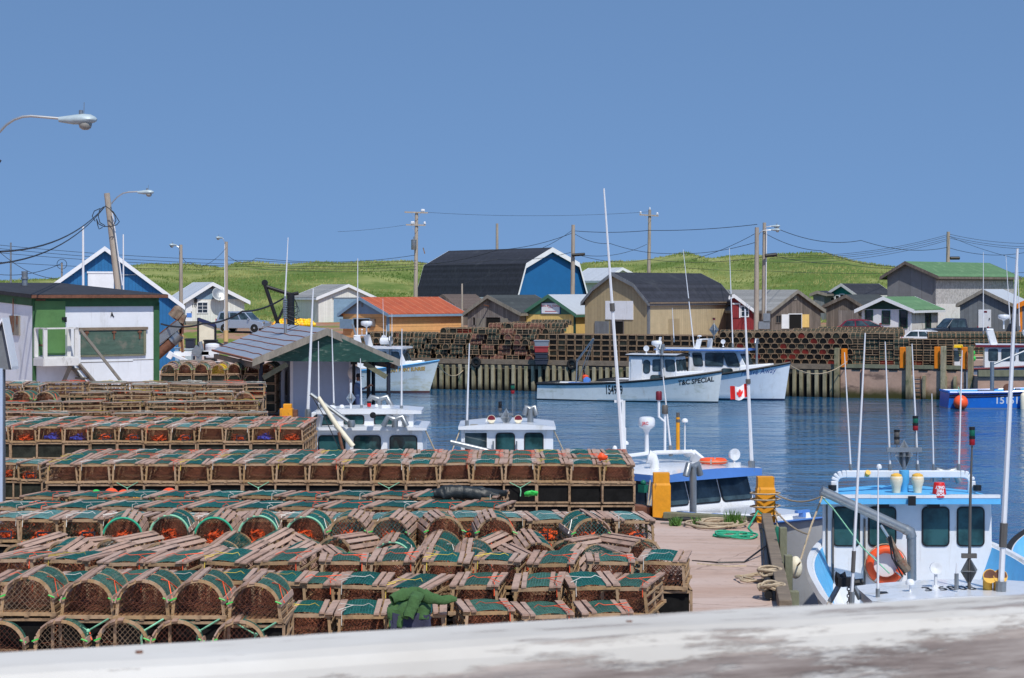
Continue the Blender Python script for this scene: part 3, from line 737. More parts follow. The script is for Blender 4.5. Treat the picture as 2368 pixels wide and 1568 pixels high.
# --- grey shed at the edge
s = Shed('grey_sheet_shed', 'dark grey boarded shed with white door and pale blue roof', 'shed', 2219, 178, -24, 2336, 2390, 'R', [702,(2273,672),702], 'slate_boards', 'pale_roof', 'grey_wood', ov=.3, L=8)
s.door(s.front((2262,716,2291,757)), 'office_white'); q = s.front((2275,719,2282,723)); s.panel('notice', q, 'maroon', .075)
s = Shed('orange_hut', 'orange-trimmed hut at the far end of the shed row', 'hut', 2357, 172, -14, 2440, 2480, 'R', [703,(2400,683),703], 'slate_boards', 'orange_roof', 'orange_post', L=5, ov=.25, fdep=.3); s.corner('orange_post', .2, which=('fl',))
mb = MB(); s.slab(mb, ('f', .3, 1.4, .3, 2.0), .02); mb.build('doorway', K['navy'], s.o, world=False)

# ================================================================== white office on the pier with outside stair
YA = 74.0; th = R(40); A = V((PX(75,YA), YA, DECK))
of = thing('harbour_office', 'white two-level harbour office with green door, balcony and black roof', 'building', A, (0,0,th))
u = V((math.cos(th), math.sin(th), 0)); vv = V((-math.sin(th), math.cos(th), 0))
def ofx(dx): k = kD(dx); return (k*A.y-A.x)/(u.x-k*u.y)
Wd = ofx(366); Ld = 7.5; hf = PZ(688, 76)-DECK; hb = hf+.36
def oz(dy, lx): return PZ(dy, A.y+lx*u.y)-DECK
mb = MB(); q = [V((0,0,0)),V((Wd,0,0)),V((Wd,Ld,0)),V((0,Ld,0))]; t = [V((0,0,hf)),V((Wd,0,hf)),V((Wd,Ld,hb)),V((0,Ld,hb))]
for i in range(4): j = (i+1) % 4; mb.poly([q[i],q[j],t[j],t[i]])
mb.build('wall', K['office_white'], of, world=False)
mb = MB(); pts = [(-.15,-.3,hf-.02),(Wd+.2,-.3,hf-.02),(Wd+.2,Ld+.2,hb+.05),(-.15,Ld+.2,hb+.05)]
mb.prism([V(p) for p in pts], (0,0,.13)); mb.build('roof', K['tar_roof'], of, world=False)
mb = MB(); mb.box((Wd/2,-.32,hf+.04),(Wd+.4,.05,.11)); mb.build('drip_edge', K['rust_steel'], of, world=False)
mb = MB(); mb.box((Wd/2,-.02,hf-.16),(Wd,.05,.3)); mb.box((Wd-.1,-.02,hf/2),(.2,.05,hf-.35)); mb.box((Wd+.015,.1,hf/2),(.04,.24,hf-.35)); mb.box((.06,-.02,hf/2),(.13,.05,hf-.35)); mb.build('corner_trim', K['green_trim'], of, world=False)
mb = MB(); mb.prism([V((-.03,0,hf-.28)),V((-.03,Ld,hb-.28)),V((-.03,Ld,hb)),V((-.03,0,hf))],(.03,0,0)); mb.build('side_fascia', K['green_trim'], of, world=False)
x0, x1 = ofx(79), ofx(149); zf = oz(822, x0); zt = oz(696, (x0+x1)/2)
mb = MB(); mb.box(((x0+x1)/2,-.035,(zf+zt)/2),(x1-x0,.07,zt-zf)); dr = mb.build('door', K['green_door'], of, world=False)
mb = MB(); mb.box((x1-.06,-.1,zf+1.25),(.16,.05,.1)); mb.box((x1-.0,-.09,zf+1.22),(.06,.05,.18)); h = mb.build('latch', K['black'], None, world=False); h.parent = dr
for zz in (.35, 1.9):
    mb = MB(); mb.box((x0+.2,-.085,zf+zz),(.36,.02,.05)); h = mb.build('hinge', K['rust_steel'], None, world=False); h.parent = dr
# shutter board with hinges
a, b = ofx(186), ofx(335); z0, z1 = oz(819,(a+b)/2), oz(764,(a+b)/2)
mb = MB(); mb.box(((a+b)/2,-.03,(z0+z1)/2),(b-a,.06,z1-z0)); sh = mb.build('shutter', K['shutter_green'], of, world=False)
mb = MB(); mb.box(((a+b)/2,-.05,z1+.06),(b-a+.15,.1,.1)); h = mb.build('lintel', K['beam_wood'], None, world=False); h.parent = sh
for fx in (.08,.5,.9):
    mb = MB(); mb.box((a+(b-a)*fx,-.075,z1-.16),(.05,.03,.3)); mb.box((a+(b-a)*fx,-.08,z1-.06),(.16,.03,.06)); h = mb.build('hinge', K['rust_steel'], None, world=False); h.parent = sh
mb = MB(); mb.box(((a+b)/2,-.04,z0-.04),(b-a,.06,.06)); mb.box((b-.04,-.035,(z0+z1)/2),(.1,.075,z1-z0)); h = mb.build('frame', K['green_timber'], None, world=False); h.parent = sh
mb = MB()
for zz, xa, xb in ((oz(838,2),ofx(186),ofx(307)),(oz(832,4),ofx(307),ofx(361))): mb.box(((xa+xb)/2,-.006,zz),(xb-xa,.012,.02))
mb.box((ofx(307),-.006,1.0),(.02,.012,2.0)); mb.build('sheet_seam', K['grey_wood'], of, world=False)
mb = MB(); xx = ofx(258); zz = oz(727, xx); mb.tube([(xx-.04,-.02,zz-.08),(xx,-.03,zz+.08),(xx+.03,-.03,zz-.02),(xx+.08,-.02,zz-.1)], .014); mb.tube([(xx-.02,-.02,zz+.02),(xx+.05,-.02,zz-.06)], .02); mb.build('hook', K['black'], of, world=False)
# balcony
bx0, bx1 = ofx(77), ofx(156); bd = .78; fz = oz(824, 1.0)
mb = MB(); mb.box(((bx0+bx1)/2,-bd/2,fz-.03),(bx1-bx0,bd,.07)); mb.box(((bx0+bx1)/2,-bd,fz-.17),(bx1-bx0,.05,.26)); mb.box((bx0,-bd/2,fz-.17),(.05,bd,.26)); bal = mb.build('balcony', K['old_white'], of, world=False)
rz = fz+.98
for (x, y) in ((bx0+.06,-bd+.05),(bx0+.06,-.08),(bx1-.06,-bd+.05),(bx1-.06,-.2)):
    mb = MB(); mb.box((x,y,(fz+rz)/2),(.14,.07,rz-fz)); p = mb.build('rail_post', K['old_white'], None, world=False); p.parent = bal
mb = MB(); mb.box(((bx0+bx1)/2,-bd+.05,rz),(bx1-bx0,.1,.05)); mb.box((bx0+.06,-bd/2,rz),(.1,bd,.05)); mb.box((bx1-.06,-bd+.25,rz+.003),(.1,.5,.05)); p = mb.build('handrail', K['old_white'], None, world=False); p.parent = bal
mb = MB(); mb.bar((bx1-.15,-.6,fz-.2),(bx1-.6,-.05,fz-1.75),.13,.1); mb.build('brace', K['grey_wood'], of, world=False)
mb = MB(); n = 8; run, rise = .3, (fz-.1)/9
for i in range(n):
    x = bx1+.12+i*run; z = fz-.12-(i+1)*rise; mb.box((x,-.42,z),(run+.04,.7,.05)); 
mb.build('stair_tread', K['grey_wood'], of, world=False)
mb = MB()
for y in (-.06,-.78): mb.bar((bx1,y,fz-.25),(bx1+n*run+.15,y,.0),.06,.28,up=(0,1,0))
mb.build('stringer', K['grey_wood'], of, world=False)
mb = MB(); a0 = V((bx1+.05,-.82,rz-.06)); a1 = V((bx1+n*run+.6,-.82,.55)); mb.bar(a0,a1,.06,.09); mb.bar((bx1+n*run-.35,-.82,0),(bx1+n*run-.35,-.82,1.42),.09); mb.build('stair_handrail', K['grey_wood'], of, world=False)
# side wall shutter, stovepipe
def osy(dx): k = kD(dx); return (A.x-k*A.y)/(-vv.x+k*vv.y)
a, b = osy(47), osy(24.5); ym = A.y+(a+b)/2*vv.y; z0, z1 = PZ(775,ym)-DECK, PZ(730,ym)-DECK
mb = MB(); mb.box((-.03,(a+b)/2,(z0+z1)/2),(.06,b-a,z1-z0)); sh = mb.build('shutter', K['grey_wood'], of, world=False)
mb = MB(); mb.tube([(-.09,(a+b)/2,z0+.1),(-.09,(a+b)/2,z1+.6)], .02)
for q in (.15,.75): mb.box((-.075,a+(b-a)*q,z1-.15),(.03,.06,.3))
h = mb.build('bar', K['rust_steel'], None, world=False); h.parent = sh
p = P(57, 660, 80); mb = MB(); mb.lathe([(.11,-.4),(.11,.22),(.14,.23),(.14,.3),(.11,.31),(.12,.5),(.12,.52),(.0,.53)], p, 12); mb.build('stovepipe', K['galv'], of, smooth=True)

# small grey shed cut by the frame edge
ko = thing('kiosk', 'grey kiosk with steep white-edged roof at the end of the trap rows', 'kiosk', (PX(-18,42),42,DECK))
Yk = 42.0; mb = MB()
gx = [(PX(-60,Yk),PZ(852,Yk)),(PX(8,Yk),PZ(742,Yk)),(PX(30,Yk),PZ(855,Yk))]
mb.prism([V((gx[0][0],Yk,gx[0][1])),V((gx[1][0],Yk,gx[1][1]-.05)),V((gx[2][0]-.02,Yk,gx[2][1]))], (0,.3,0)); mb.build('gable', K['slate_boards'], ko)
mb = MB()
for a, b in ((gx[0],gx[1]),(gx[1],gx[2])): mb.prism([V((a[0],Yk-.12,a[1])),V((b[0],Yk-.12,b[1])),V((b[0]+.0,Yk-.12,b[1]+.06)),V((a[0],Yk-.12,a[1]+.06))],(0,.6,0))
mb.build('roof', K['white_paint'], ko)
mb = MB(); mb.box(((gx[0][0]+PX(5,Yk))/2-.3,Yk+.16,(DECK+PZ(852,Yk))/2),(PX(5,Yk)-gx[0][0]+.6,.24,PZ(852,Yk)-DECK)); mb.build('wall', K['slate_boards'], ko)
mb = MB(); mb.box((PX(3,Yk),Yk+.0,(DECK+PZ(852,Yk))/2),(.06,.06,PZ(852,Yk)-DECK)); mb.build('corner_post', K['shed_blue'], ko)

# ================================================================== open shelter on the pier with a small store inside
sh_o = thing('open_shelter', 'open shelter with rusty tin roof, green plywood gable and steel posts', 'shelter', (PX(757,87),87,DECK))
ap = P(757,764,87); el = P(584,836,86.5); er = P(925,837,88.5)
ap2 = V((PX(640,101),101,ap.z)); dv = ap2-ap; el2 = el+dv; er2 = er+dv
mb = MB(); nrm = V((0,0,.07))
def sub(a,b,t): return a+(b-a)*t
mb.prism([el,ap,ap2,el2], nrm); mb.prism([ap,er,er2,ap2], nrm); rf = mb.build('roof', K['tin_roof'], sh_o)
mb = MB()
for i in range(1,7):      # rusty lap joints of the sheets
    t = i/7; a, b = sub(el,ap,t)+nrm, sub(el2,ap2,t)+nrm; k2 = 10; pts = []
    for j in range(k2+1):
        p = sub(a,b,j/k2); pts.append(p+V((0,0,.012))+(ap-el).normalized()*(rng.random()-.5)*.08)
    mb.tube(pts, .02, n=4)
mb.tube([sub(el,el2,j/8)+V((0,0,.06)) for j in range(9)], .05, n=5)
x = mb.build('lap_joint', K['rust_edge'], None); x.data.transform(WM(sh_o).inverted()); x.parent = rf; x.matrix_parent_inverse = Matrix()
mb = MB()
for a, b in ((el,ap),(ap,er)): mb.prism([a+V((0,-.08,-.2)),b+V((0,-.08,-.2)),b+V((0,-.08,.1)),a+V((0,-.08,.1))],(0,.06,0))
mb.build('barge_board', K['grey_wood'], sh_o)
gl, gr = sub(el,ap,.08), sub(er,ap,.08); zb = PZ(835,87)
mb = MB(); mb.prism([V((gl.x,87.05,zb)),V((gr.x,87.6,zb)),V((gr.x,87.6,gr.z-.08)),V((ap.x,87.1,ap.z-.08)),V((gl.x,87.05,gl.z-.08))],(0,.06,0)); mb.build('gable_panel', K['ply_green'], sh_o)
for t in (.03,.97):
    mb = MB(); a = sub(el,er,t); mb.bar(a+V((0,.3,-.2)), a+dv+V((0,-.3,-.2)), .14, .2); mb.build('eave_beam', K['beam_wood'], sh_o)
for dx, Y in ((603,87.3),(898,88.6),(818,89),(852,89.5),(863,93),(548,93.5),(500,99)):
    x = PX(dx,Y); mb = MB(); mb.tube([(x,Y,DECK),(x,Y,PZ(842,Y))], .085 if dx != 818 else .07, 10); mb.box((x,Y,PZ(842,Y)+.04),(.26,.26,.1)); mb.build('post', K['black'] if dx in (818,852,863) else K['bin_dark'], sh_o, smooth=True)
mb = MB(); mb.bar(P(608,874,87.2), P(664,842,87.3), .2, .08, up=(0,1,0)); mb.build('knee_brace', K['green_timber'], sh_o)
mb = MB(); mb.bar(P(893,872,88.4), P(842,840,88.2), .2, .08, up=(0,1,0)); mb.build('knee_brace', K['green_timber'], sh_o)
mb = MB(); mb.bar(P(520,868,96), P(556,832,95), .15, .1); mb.build('knee_brace', K['beam_wood'], sh_o)
st = thing('store_shed', 'pale blue windowless store standing under the open shelter', 'shed', (PX(674,89.8),89.8,DECK), (0,0,R(13)))
Wst = (802-674)*91/FD*1.06; zt = PZ(839,87.5)-DECK
mb = MB(); mb.box((Wst/2,2.8,zt/2),(Wst,5.6,zt)); mb.build('wall', K['shed_blue'], st, world=False)
mb = MB(); mb.box((-.02,1.5,1.35),(.04,.5,1.0)); w_ = mb.build('side_window', K['slate_boards'], st, world=False)
mb = MB(); mb.box((0,-.01,zt/2),(.12,.05,zt)); mb.box((Wst,-.01,zt/2),(.12,.05,zt)); mb.build('corner_board', K['office_white'], st, world=False)
an = thing('roof_antenna', 'white whip antenna with cable bundle standing on the rusty tin roof', 'antenna', P(659,776,93))
mb = MB(); b0 = P(660,779,93); mb.tube([b0-V((0,0,.06)), P(658,700,93), P(659,685,93)], [.06,.07,.05], 8)
for i in range(9): mb.lathe([(.05,0),(.1,.02),(.1,.06),(.05,.08)], P(659,695+i*5.2,93), 8)
mb.lathe([(.25,0),(.25,.05),(.06,.12)], b0-V((0,0,.06)), 10); mb.build('mast', K['galv'], an, smooth=True)
mb = MB(); mb.tube([P(659,690,93), P(666,549,93)], [.04,.018], 6); mb.build('whip', K['antenna'], an)
mb = MB()
for i in range(6):
    a = P(660,695+i*8,93); mb.tube([a, a+V((.35+.1*(i%3),-.1,.25-.1*i)), a+V((.5+.1*(i%2),0,-.3)), a+V((.1,0,-.5))], .016, 5)
mb.build('cable', K['wire'], an)
# ================================================================== boats
def rr(w, h, r, n=4, skew=0, taper=0):
    """rounded rectangle round 0,0; skew shifts the top sideways"""
    pts = []
    for cx, cy, a0 in ((w/2-r,h/2-r,0),(-w/2+r,h/2-r,90),(-w/2+r,-h/2+r,180),(w/2-r,-h/2+r,270)):
        for i in range(n+1):
            a = R(a0+90*i/n); x, y = cx+r*math.cos(a), cy+r*math.sin(a)
            pts.append((x*(1-taper*(y/h+.5)) + skew*(y/h), y))
    return pts
class Boat:
    def __init__(s, name, label, L, B, zs, zb, loc, yaw, hull, rail, deck='gel_white', rake=.9, draft=.5, group='moored fishing boats', transom=1.0, p=2.0, railw=.09, foredeck=.62, sole=.55, inner=None, bul=.28, fore_drop=.12, flare=1.3):
        s.L, s.B, s.zs, s.zb, s.rake, s.p, s.flare = L, B, zs, zb, rake, p, flare
        s.o = thing(name, label, 'fishing boat', loc, (0,0,yaw), group)
        s.M = WM(s.o); s.I = s.M.inverted(); s.draft = draft; s.fd, s.sole = foredeck, sole
        N, K2 = 36, 10; mb = MB(); W2 = 2*(K2+1)
        for i in range(N+1):
            t = i/N
            for sg in (1,-1):
                for j in range(K2+1): mb.v.append(tuple(s.pt(t, j/K2, sg)))
        for i in range(N):
            for side in range(2):
                for j in range(K2):
                    a = i*W2+side*(K2+1)+j; f = (a, a+W2, a+W2+1, a+1); mb.f.append(f if side else f[::-1]); mb.m.append(0)
        mb.f.append(tuple(list(range(K2+1)) + list(range(2*K2+1, K2, -1)))); mb.m.append(0)
        mb.build('hull', K[hull], s.o, smooth=True, world=False)
        # bulwark inside, side decks, sole
        mb = MB()
        for i in range(N+1):
            t = i/N; q = s.pt(t,1,1); b = abs(q.y); th = min(.09, b*.5); zd = s.deck(t); bi = max(0,b-th); qd = min(1,max(0,(zd+s.draft)/(q.z+s.draft))); bd2 = max(0,min(bi-.03, abs(s.pt(t,qd,1).y)-.07))
            for sg in (1,-1):
                mb.v += [(q.x,sg*b,q.z),(q.x-.0,sg*bi,q.z),(q.x,sg*bd2,zd),(q.x,0,zd+(.05 if t > s.fd else 0))]
        for i in range(N):
            for side in range(2):
                for j in range(3):
                    a = i*8+side*4+j; f = (a, a+1, a+9, a+8); mb.f.append(f if side == 0 else f[::-1]); mb.m.append(0 if j != 1 else 1)
        mb.build('deck', [K[deck], K[inner or deck]], s.o, world=False)
        if rail:
            mb = MB()
            for sg in (1,-1): mb.tube([s.pt(i/N,1,sg)+V((0,sg*.02,-.03)) for i in range(N+1)], railw, 6)
            a, b = s.pt(0,1,1), s.pt(0,1,-1); mb.tube([a,b], railw*.9, 6); mb.build('rub_rail', K[rail], s.o, smooth=True, world=False)
    def deck(s, t):
        z = s.zs + (s.zb-s.zs)*t**s.p
        return (z-.14) if t > s.fd else s.sole
    def half(s, t): return s.B/2*(1 - max(0,(t-.42)/.58)**2.4)*(.93+.07*min(1,t/.3))
    def pt(s, t, q, sg):
        zt = s.zs + (s.zb-s.zs)*t**s.p; z = -s.draft + (zt+s.draft)*q
        b = s.half(t); bw = b*(.93 - .6*max(0,(t-.35)/.65)**1.3); hw = bw+(b-bw)*q**s.flare
        if q < .3: hw *= .72+.28*(q/.3)
        x = -s.L/2 + t*(s.L - s.rake*(1-q)) - (.12*(1-q) if t == 0 else 0)
        return V((x, sg*hw, z))
    def side_y(s, x, z):
        t = min(1,(x+s.L/2)/s.L)
        for _ in range(6):
            zt = s.zs + (s.zb-s.zs)*t**s.p; q = min(1,max(0,(z+s.draft)/(zt+s.draft))); t = min(1,(x+s.L/2)/(s.L-s.rake*(1-q)))
        return abs(s.pt(t,q,1).y)
    def text(s, txt, size, x0, z0, side, m, slope=0, xs=1.0, **kw):
        fl = -1 if side > 0 else 1         # reading direction along the hull
        def fn(u, v):
            u *= xs; x = x0+fl*u; z = z0+v+slope*u*fl; return V((x, side*(s.side_y(x,z)+.012), z))
        return text_obj('lettering', txt, size, fn, m, s.o, **kw)
    def w(s, dx, dy, Y): return s.I @ P(dx, dy, Y)
    def part(s, name, mb, m, smooth=False, world=False, bevel=0): return mb.build(name, K[m] if isinstance(m,str) else m, s.o, smooth, world, bevel)
    def sub(s, par, name, mb, m, smooth=False):
        o = mb.build(name, K[m], None, smooth, False); o.parent = par; return o
    def window(s, c, ux, uy, w, h, r=.09, skew=0, pane='glass', gasket='black', name='window', thick=.02, taper=0):
        c, ux, uy = V(c), V(ux).normalized(), V(uy).normalized(); n = ux.cross(uy).normalized()
        mb = MB(); mb.prism([c+ux*x+uy*y-n*.01 for x,y in rr(w+.07,h+.07,r+.03,4,skew,taper)], n*(thick+.01)); f = s.part(name, mb, gasket)
        mb = MB(); mb.prism([c+ux*x+uy*y+n*.001 for x,y in rr(w,h,r,4,skew,taper)], n*(thick+.004)); s.sub(f, 'pane', mb, pane); return f
    def cabin(s, x0, x1, w, z0, z1, rake=.5, name='cabin', m='gel_white', tumble=.06, aft=0, w1=None):
        if w1 is None: w1 = w
        s.cb = (x0,x1,w,z0,z1,rake,tumble); s.w1 = w1
        mb = MB(); t = w-tumble; t1 = w1-tumble
        pts = [(x0,-w,z0),(x1,-w1,z0),(x1,w1,z0),(x0,w,z0),(x0+aft,-t,z1),(x1-rake,-t1,z1),(x1-rake,t1,z1),(x0+aft,t,z1)]
        mb.add([V(p) for p in pts], [(3,2,1,0),(4,5,6,7),(0,1,5,4),(1,2,6,5),(2,3,7,6),(3,0,4,7)]); return s.part(name, mb, m, bevel=.03)
    def trunk(s, xa, xb, za, zb, wmax, clear=.38, slope=.35):
        """raised foredeck house that keeps inside the hull"""
        n = 8; mb = MB(); rows = []
        for i in range(n+1):
            x = xa+(xb-xa)*i/n; t = min(1,(x+s.L/2)/s.L); y = max(.12, min(wmax, s.half(t)-clear)); zt = za+(zb-za)*i/n; zd = s.deck(t)-.12
            rows.append([(x+(slope*.3 if i == n else 0),-y,zd),(x,-y*.94,zt-.06),(x,-y*.86,zt),(x,y*.86,zt),(x,y*.94,zt-.06),(x+(slope*.3 if i == n else 0),y,zd)])
        for r in rows: mb.v += r
        for i in range(n):
            for j in range(5): mb.f.append((i*6+j,(i+1)*6+j,(i+1)*6+j+1,i*6+j+1)); mb.m.append(0)
        mb.f.append(tuple(n*6+j for j in range(6))); mb.m.append(0)
        s.tk = (xa,xb,wmax,clear); return s.part('trunk', mb, 'gel_white')
    def trunk_y(s, x): return max(.12, min(s.tk[2], s.half(min(1,(x+s.L/2)/s.L))-s.tk[3]))
    def roof(s, x0, x1, w, z, th=.13, edge='gel_white', top='gel_white', crown=.07, name='roof', taper=0):
        mb = MB()
        def fn(u, v):
            x = x0+(x1-x0)*u; y = (v-.5)*2*w; e = (1 if u < .9 else 1-.12*((u-.9)/.1)**2)*(1-taper*u)
            return V((x, y*e, z+th+crown*(1-(2*v-1)**2)))
        mb.grid(fn, 10, 10); r = s.part(name, mb, top, smooth=True)
        mb = MB(); ring = [fn(i/10,0) for i in range(11)]+[fn(1,j/10) for j in range(1,11)]+[fn(i/10,1) for i in range(9,-1,-1)]+[fn(0,j/10) for j in range(9,0,-1)]
        lo = [V((p.x,p.y,z)) for p in ring]; hi = [p-V((0,0,.002)) for p in ring]; n = len(ring)
        mb.add(lo+hi, [(i,(i+1)%n,n+(i+1)%n,n+i) for i in range(n)]+[tuple(range(n-1,-1,-1))]); s.sub(r, 'roof_edge', mb, edge); return r
    def side_windows(s, side, specs, z=None, h=None, pane='glass', r=.09):
        x0,x1,w,z0,z1,rk,tb = s.cb; zc = z if z is not None else z0+(z1-z0)*.68; h = h or (z1-z0)*.4; sl = (s.w1-w)/(x1-x0)
        for (xa, xb, skew) in specs:
            f = (zc-z0)/(z1-z0); xm = (xa+xb)/2; y = side*(w+sl*(xm-x0)-tb*f); uy = V((0,-side*tb,z1-z0)).normalized(); ux = V((1,side*sl,0)) if side < 0 else V((-1,-side*sl,0))
            s.window((xm, y, zc), ux, uy, xb-xa, h, r, skew*(1 if side < 0 else -1), pane)
    def front_windows(s, n=3, h=None, gap=.1, pane='glass', zc=None):
        x0,x1,w,z0,z1,rk,tb = s.cb; h = h or (z1-z0)*.42; zc = zc or z0+(z1-z0)*.68; f = (zc-z0)/(z1-z0)
        W = 2*(s.w1-tb*f)-.16; ww = (W-gap*(n-1))/n; uy = V((-rk,0,z1-z0)).normalized()
        for i in range(n): s.window((x1-rk*f, -W/2+ww*(i+.5)+gap*i, zc), (0,1,0), uy, ww, h, .08, 0, pane)
    def aft_window(s, y0, y1, za, zb_, aft=0, pane='glass_green', r=.09):
        x0,x1,w,z0,z1,rk,tb = s.cb; s.window((x0, (y0+y1)/2, (za+zb_)/2), (0,-1,0), (0,0,1), y1-y0, zb_-za, r, 0, pane)
    def whip(s, base, top, r=.022, m='antenna', collar=None, name='whip_antenna'):
        b, t = s.I @ V(base), s.I @ V(top)
        mb = MB(); mb.tube([b, b+(t-b)*.5, t], [r, r*.8, r*.4], 6); o = s.part(name, mb, m, smooth=True)
        if collar:
            mb = MB(); mb.tube([b+(t-b)*collar[0], b+(t-b)*collar[1]], r*1.25, 8); s.sub(o, 'collar', mb, 'grey_collar', True)
        mb = MB(); mb.tube([b-V((0,0,.1)), b+(t-b).normalized()*.18], r*1.7, 8); s.sub(o, 'mount', mb, 'galv', True); return o
    def radome(s, c, r=.3, h=.26, post=.6, m='gel_white'):
        c = V(c); mb = MB(); mb.lathe([(.06,-post),(.05,-.12),(r*.5,-.02)], c, 10); o = s.part('radar_mast', mb, m, smooth=True)
        mb = MB(); mb.lathe([(r*.55,-.02),(r*.93,.04),(r,.09),(r,h-.07),(r*.9,h-.01),(r*.5,h+.02),(.001,h+.025)], c, 20); s.sub(o, 'radome', mb, m, True); return o
    def stack(s, base, z, w=.36, r=.07):
        b = V(base); mb = MB(); mb.tube([b, V((b.x,b.y,z))], r, 10)
        for sg in (1,-1): mb.tube([V((b.x,b.y,z-.02)), V((b.x,b.y+sg*w*.6,z+.05)), V((b.x,b.y+sg*w,z-.22))], r*.95, 10)
        return s.part('exhaust_stack', mb, 'galv', smooth=True)
    def arch(s, x, w, z0, z1, lean=-.35, dep=.4, m='gel_white', th=.08):
        mb = MB(); pts = [(x,-w,z0),(x+lean,-w+.12,z1-.08),(x+lean,-w+.25,z1),(x+lean,w-.25,z1),(x+lean,w-.12,z1-.08),(x,w,z0)]
        for a, b in zip(pts, pts[1:]):
            a, b = V(a), V(b); mb.bar(a, b, th, dep, up=(1,0,0))
        return s.part('roof_arch', mb, m)
    def light_post(s, base, h, cols=('lamp_green','lamp_red'), r=.05):
        b = V(base); mb = MB(); mb.tube([b, b+V((0,0,h))], .016, 6); o = s.part('light_mast', mb, 'galv'); z = h
        for c in reversed(cols):
            mb = MB(); mb.lathe([(r*.9,0),(r,.01),(r,.1),(r*.9,.11)], b+V((0,0,z)), 10); s.sub(o, 'lamp', mb, c, True); z += .11
            mb = MB(); mb.lathe([(r*1.05,0),(r*1.05,.05)], b+V((0,0,z)), 10); s.sub(o, 'lamp_cap', mb, 'black', True); z += .05
        return o
    def gps(s, base, h=.3, r=.07):
        b = V(base); mb = MB(); mb.tube([b,b+V((0,0,h))], .02, 6); mb.lathe([(r,0),(r,.05),(r*.6,.09),(.001,.1)], b+V((0,0,h)), 10); return s.part('gps_antenna', mb, 'gel_white', smooth=True)
    def spot(s, c, r=.11, aim=(0,-1,0)):
        c = V(c); mb = MB(); mb.tube([c-V((0,0,.34)),c-V((0,0,.1))], .03, 6); mb.lathe([(.08,-.36),(.06,-.3)], c, 8); q = V(aim).to_track_quat('Z','Y').to_matrix()
        mb.lathe([(.03,-r*.9),(r*.8,-r*.5),(r,.0),(r,.05),(r*.85,.05),(.002,.0)], c, 14, q); return s.part('search_light', mb, 'gel_white', smooth=True)
    def ring(s, c, Rr, r, rot, seg_m='life_orange'):
        mb = MB(); mb.torus(c, Rr, r, rot, 32, 10); o = s.part('lifebuoy', mb, seg_m, smooth=True)
        for i in range(4):
            mb = MB(); a0 = i*math.pi/2+.6
            pts = [V(c)+rot @ V(((Rr)*math.cos(a0+q*.06),(Rr)*math.sin(a0+q*.06),0)) for q in range(-1,2)]; mb.tube(pts, r*1.05, 10); s.sub(o, 'reflective_band', mb, 'alu', True)
        mb = MB()
        for i in range(4):
            a0 = i*math.pi/2+.6; mb.tube([V(c)+rot @ V(((Rr+r*(1.1+.25*math.sin(math.pi*q/8)))*math.cos(a0+q*math.pi/16),(Rr+r*(1.1+.25*math.sin(math.pi*q/8)))*math.sin(a0+q*math.pi/16),0)) for q in range(9)], .012, 4)
        s.sub(o, 'grab_line', mb, 'rope'); return o
    def cowl(s, c, aim, h=.35, r=.09, m='cream', mouth=None):
        c = V(c); a = V(aim).normalized(); mb = MB(); mb.tube([c, c+V((0,0,h*.6)), c+V((0,0,h*.9))+a*.05, c+V((0,0,h))+a*.16], [r,r,r*1.25,r*1.5], 12); o = s.part('vent_cowl', mb, m, smooth=True)
        if mouth:
            q = a.to_track_quat('Z','Y').to_matrix(); mb = MB(); mb.lathe([(r*1.35,0),(.001,.004)], c+V((0,0,h))+a*.165, 12, q, caps=False); s.sub(o, 'cowl_mouth', mb, mouth)
        return o
    def reflector(s, c, r=.26, pole=None):
        c = V(c); mb = MB()
        for k in range(4):
            a = k*math.pi/2+.5; b = a+math.pi/2
            pa, pb = c+V((r*math.cos(a),r*math.sin(a),0)), c+V((r*math.cos(b),r*math.sin(b),0))
            mb.prism([pa, c+V((0,0,r*1.35)), c], (0,0,.006)); mb.prism([pa, c-V((0,0,r*1.35)), c], (0,0,.006))
            mb.prism([pa, pb, c], (0,0,.006))
        for k in range(2):
            a = k*math.pi/2+.5; d = V((math.cos(a),math.sin(a),0)); mb.prism([c+d*r, c+V((0,0,r*1.35)), c-d*r, c-V((0,0,r*1.35))], V((-d.y,d.x,0))*.008)
        return s.part('radar_reflector', mb, 'alu')

def place_by_bow(L, bow, yaw):
    return (bow[0]-math.cos(yaw)*L/2, bow[1]-math.sin(yaw)*L/2, 0)

mk('hull_tc', S(208,212,210), .35, var=.06, dirt=S(164,168,150), dlo=.55, dhi=.74, dscale=.9, dstretch=(.5,.5,1), low=(S(24,24,28), .06, .1), coat=.25, streak=(S(150,126,92), 2.2, .5))
mk('hull_ha', S(216,222,228), .28, var=.05, dirt=S(182,188,190), dlo=.55, dhi=.8, dscale=.7, low=(S(34,40,66), .1, .14), coat=.3, streak=(S(150,126,92), 2.2, .5))
mk('hull_eps', S(206,214,214), .35, var=.06, dirt=S(170,160,112), dlo=.5, dhi=.72, dscale=.6, dstretch=(.5,.5,1.6), low=(S(92,52,44), .1, .16), coat=.25, streak=(S(150,126,92), 2.2, .5))
mk('hull_plain', S(222,224,226), .3, var=.05, dirt=S(176,178,176), dlo=.58, dhi=.8, low=(S(40,44,60), .1, .14), coat=.25, streak=(S(150,126,92), 2.2, .5))
mk('hull_alu', S(150,160,176), .35, .25, var=.2, scale=1.5, low=(S(60,60,66), .1, .14))

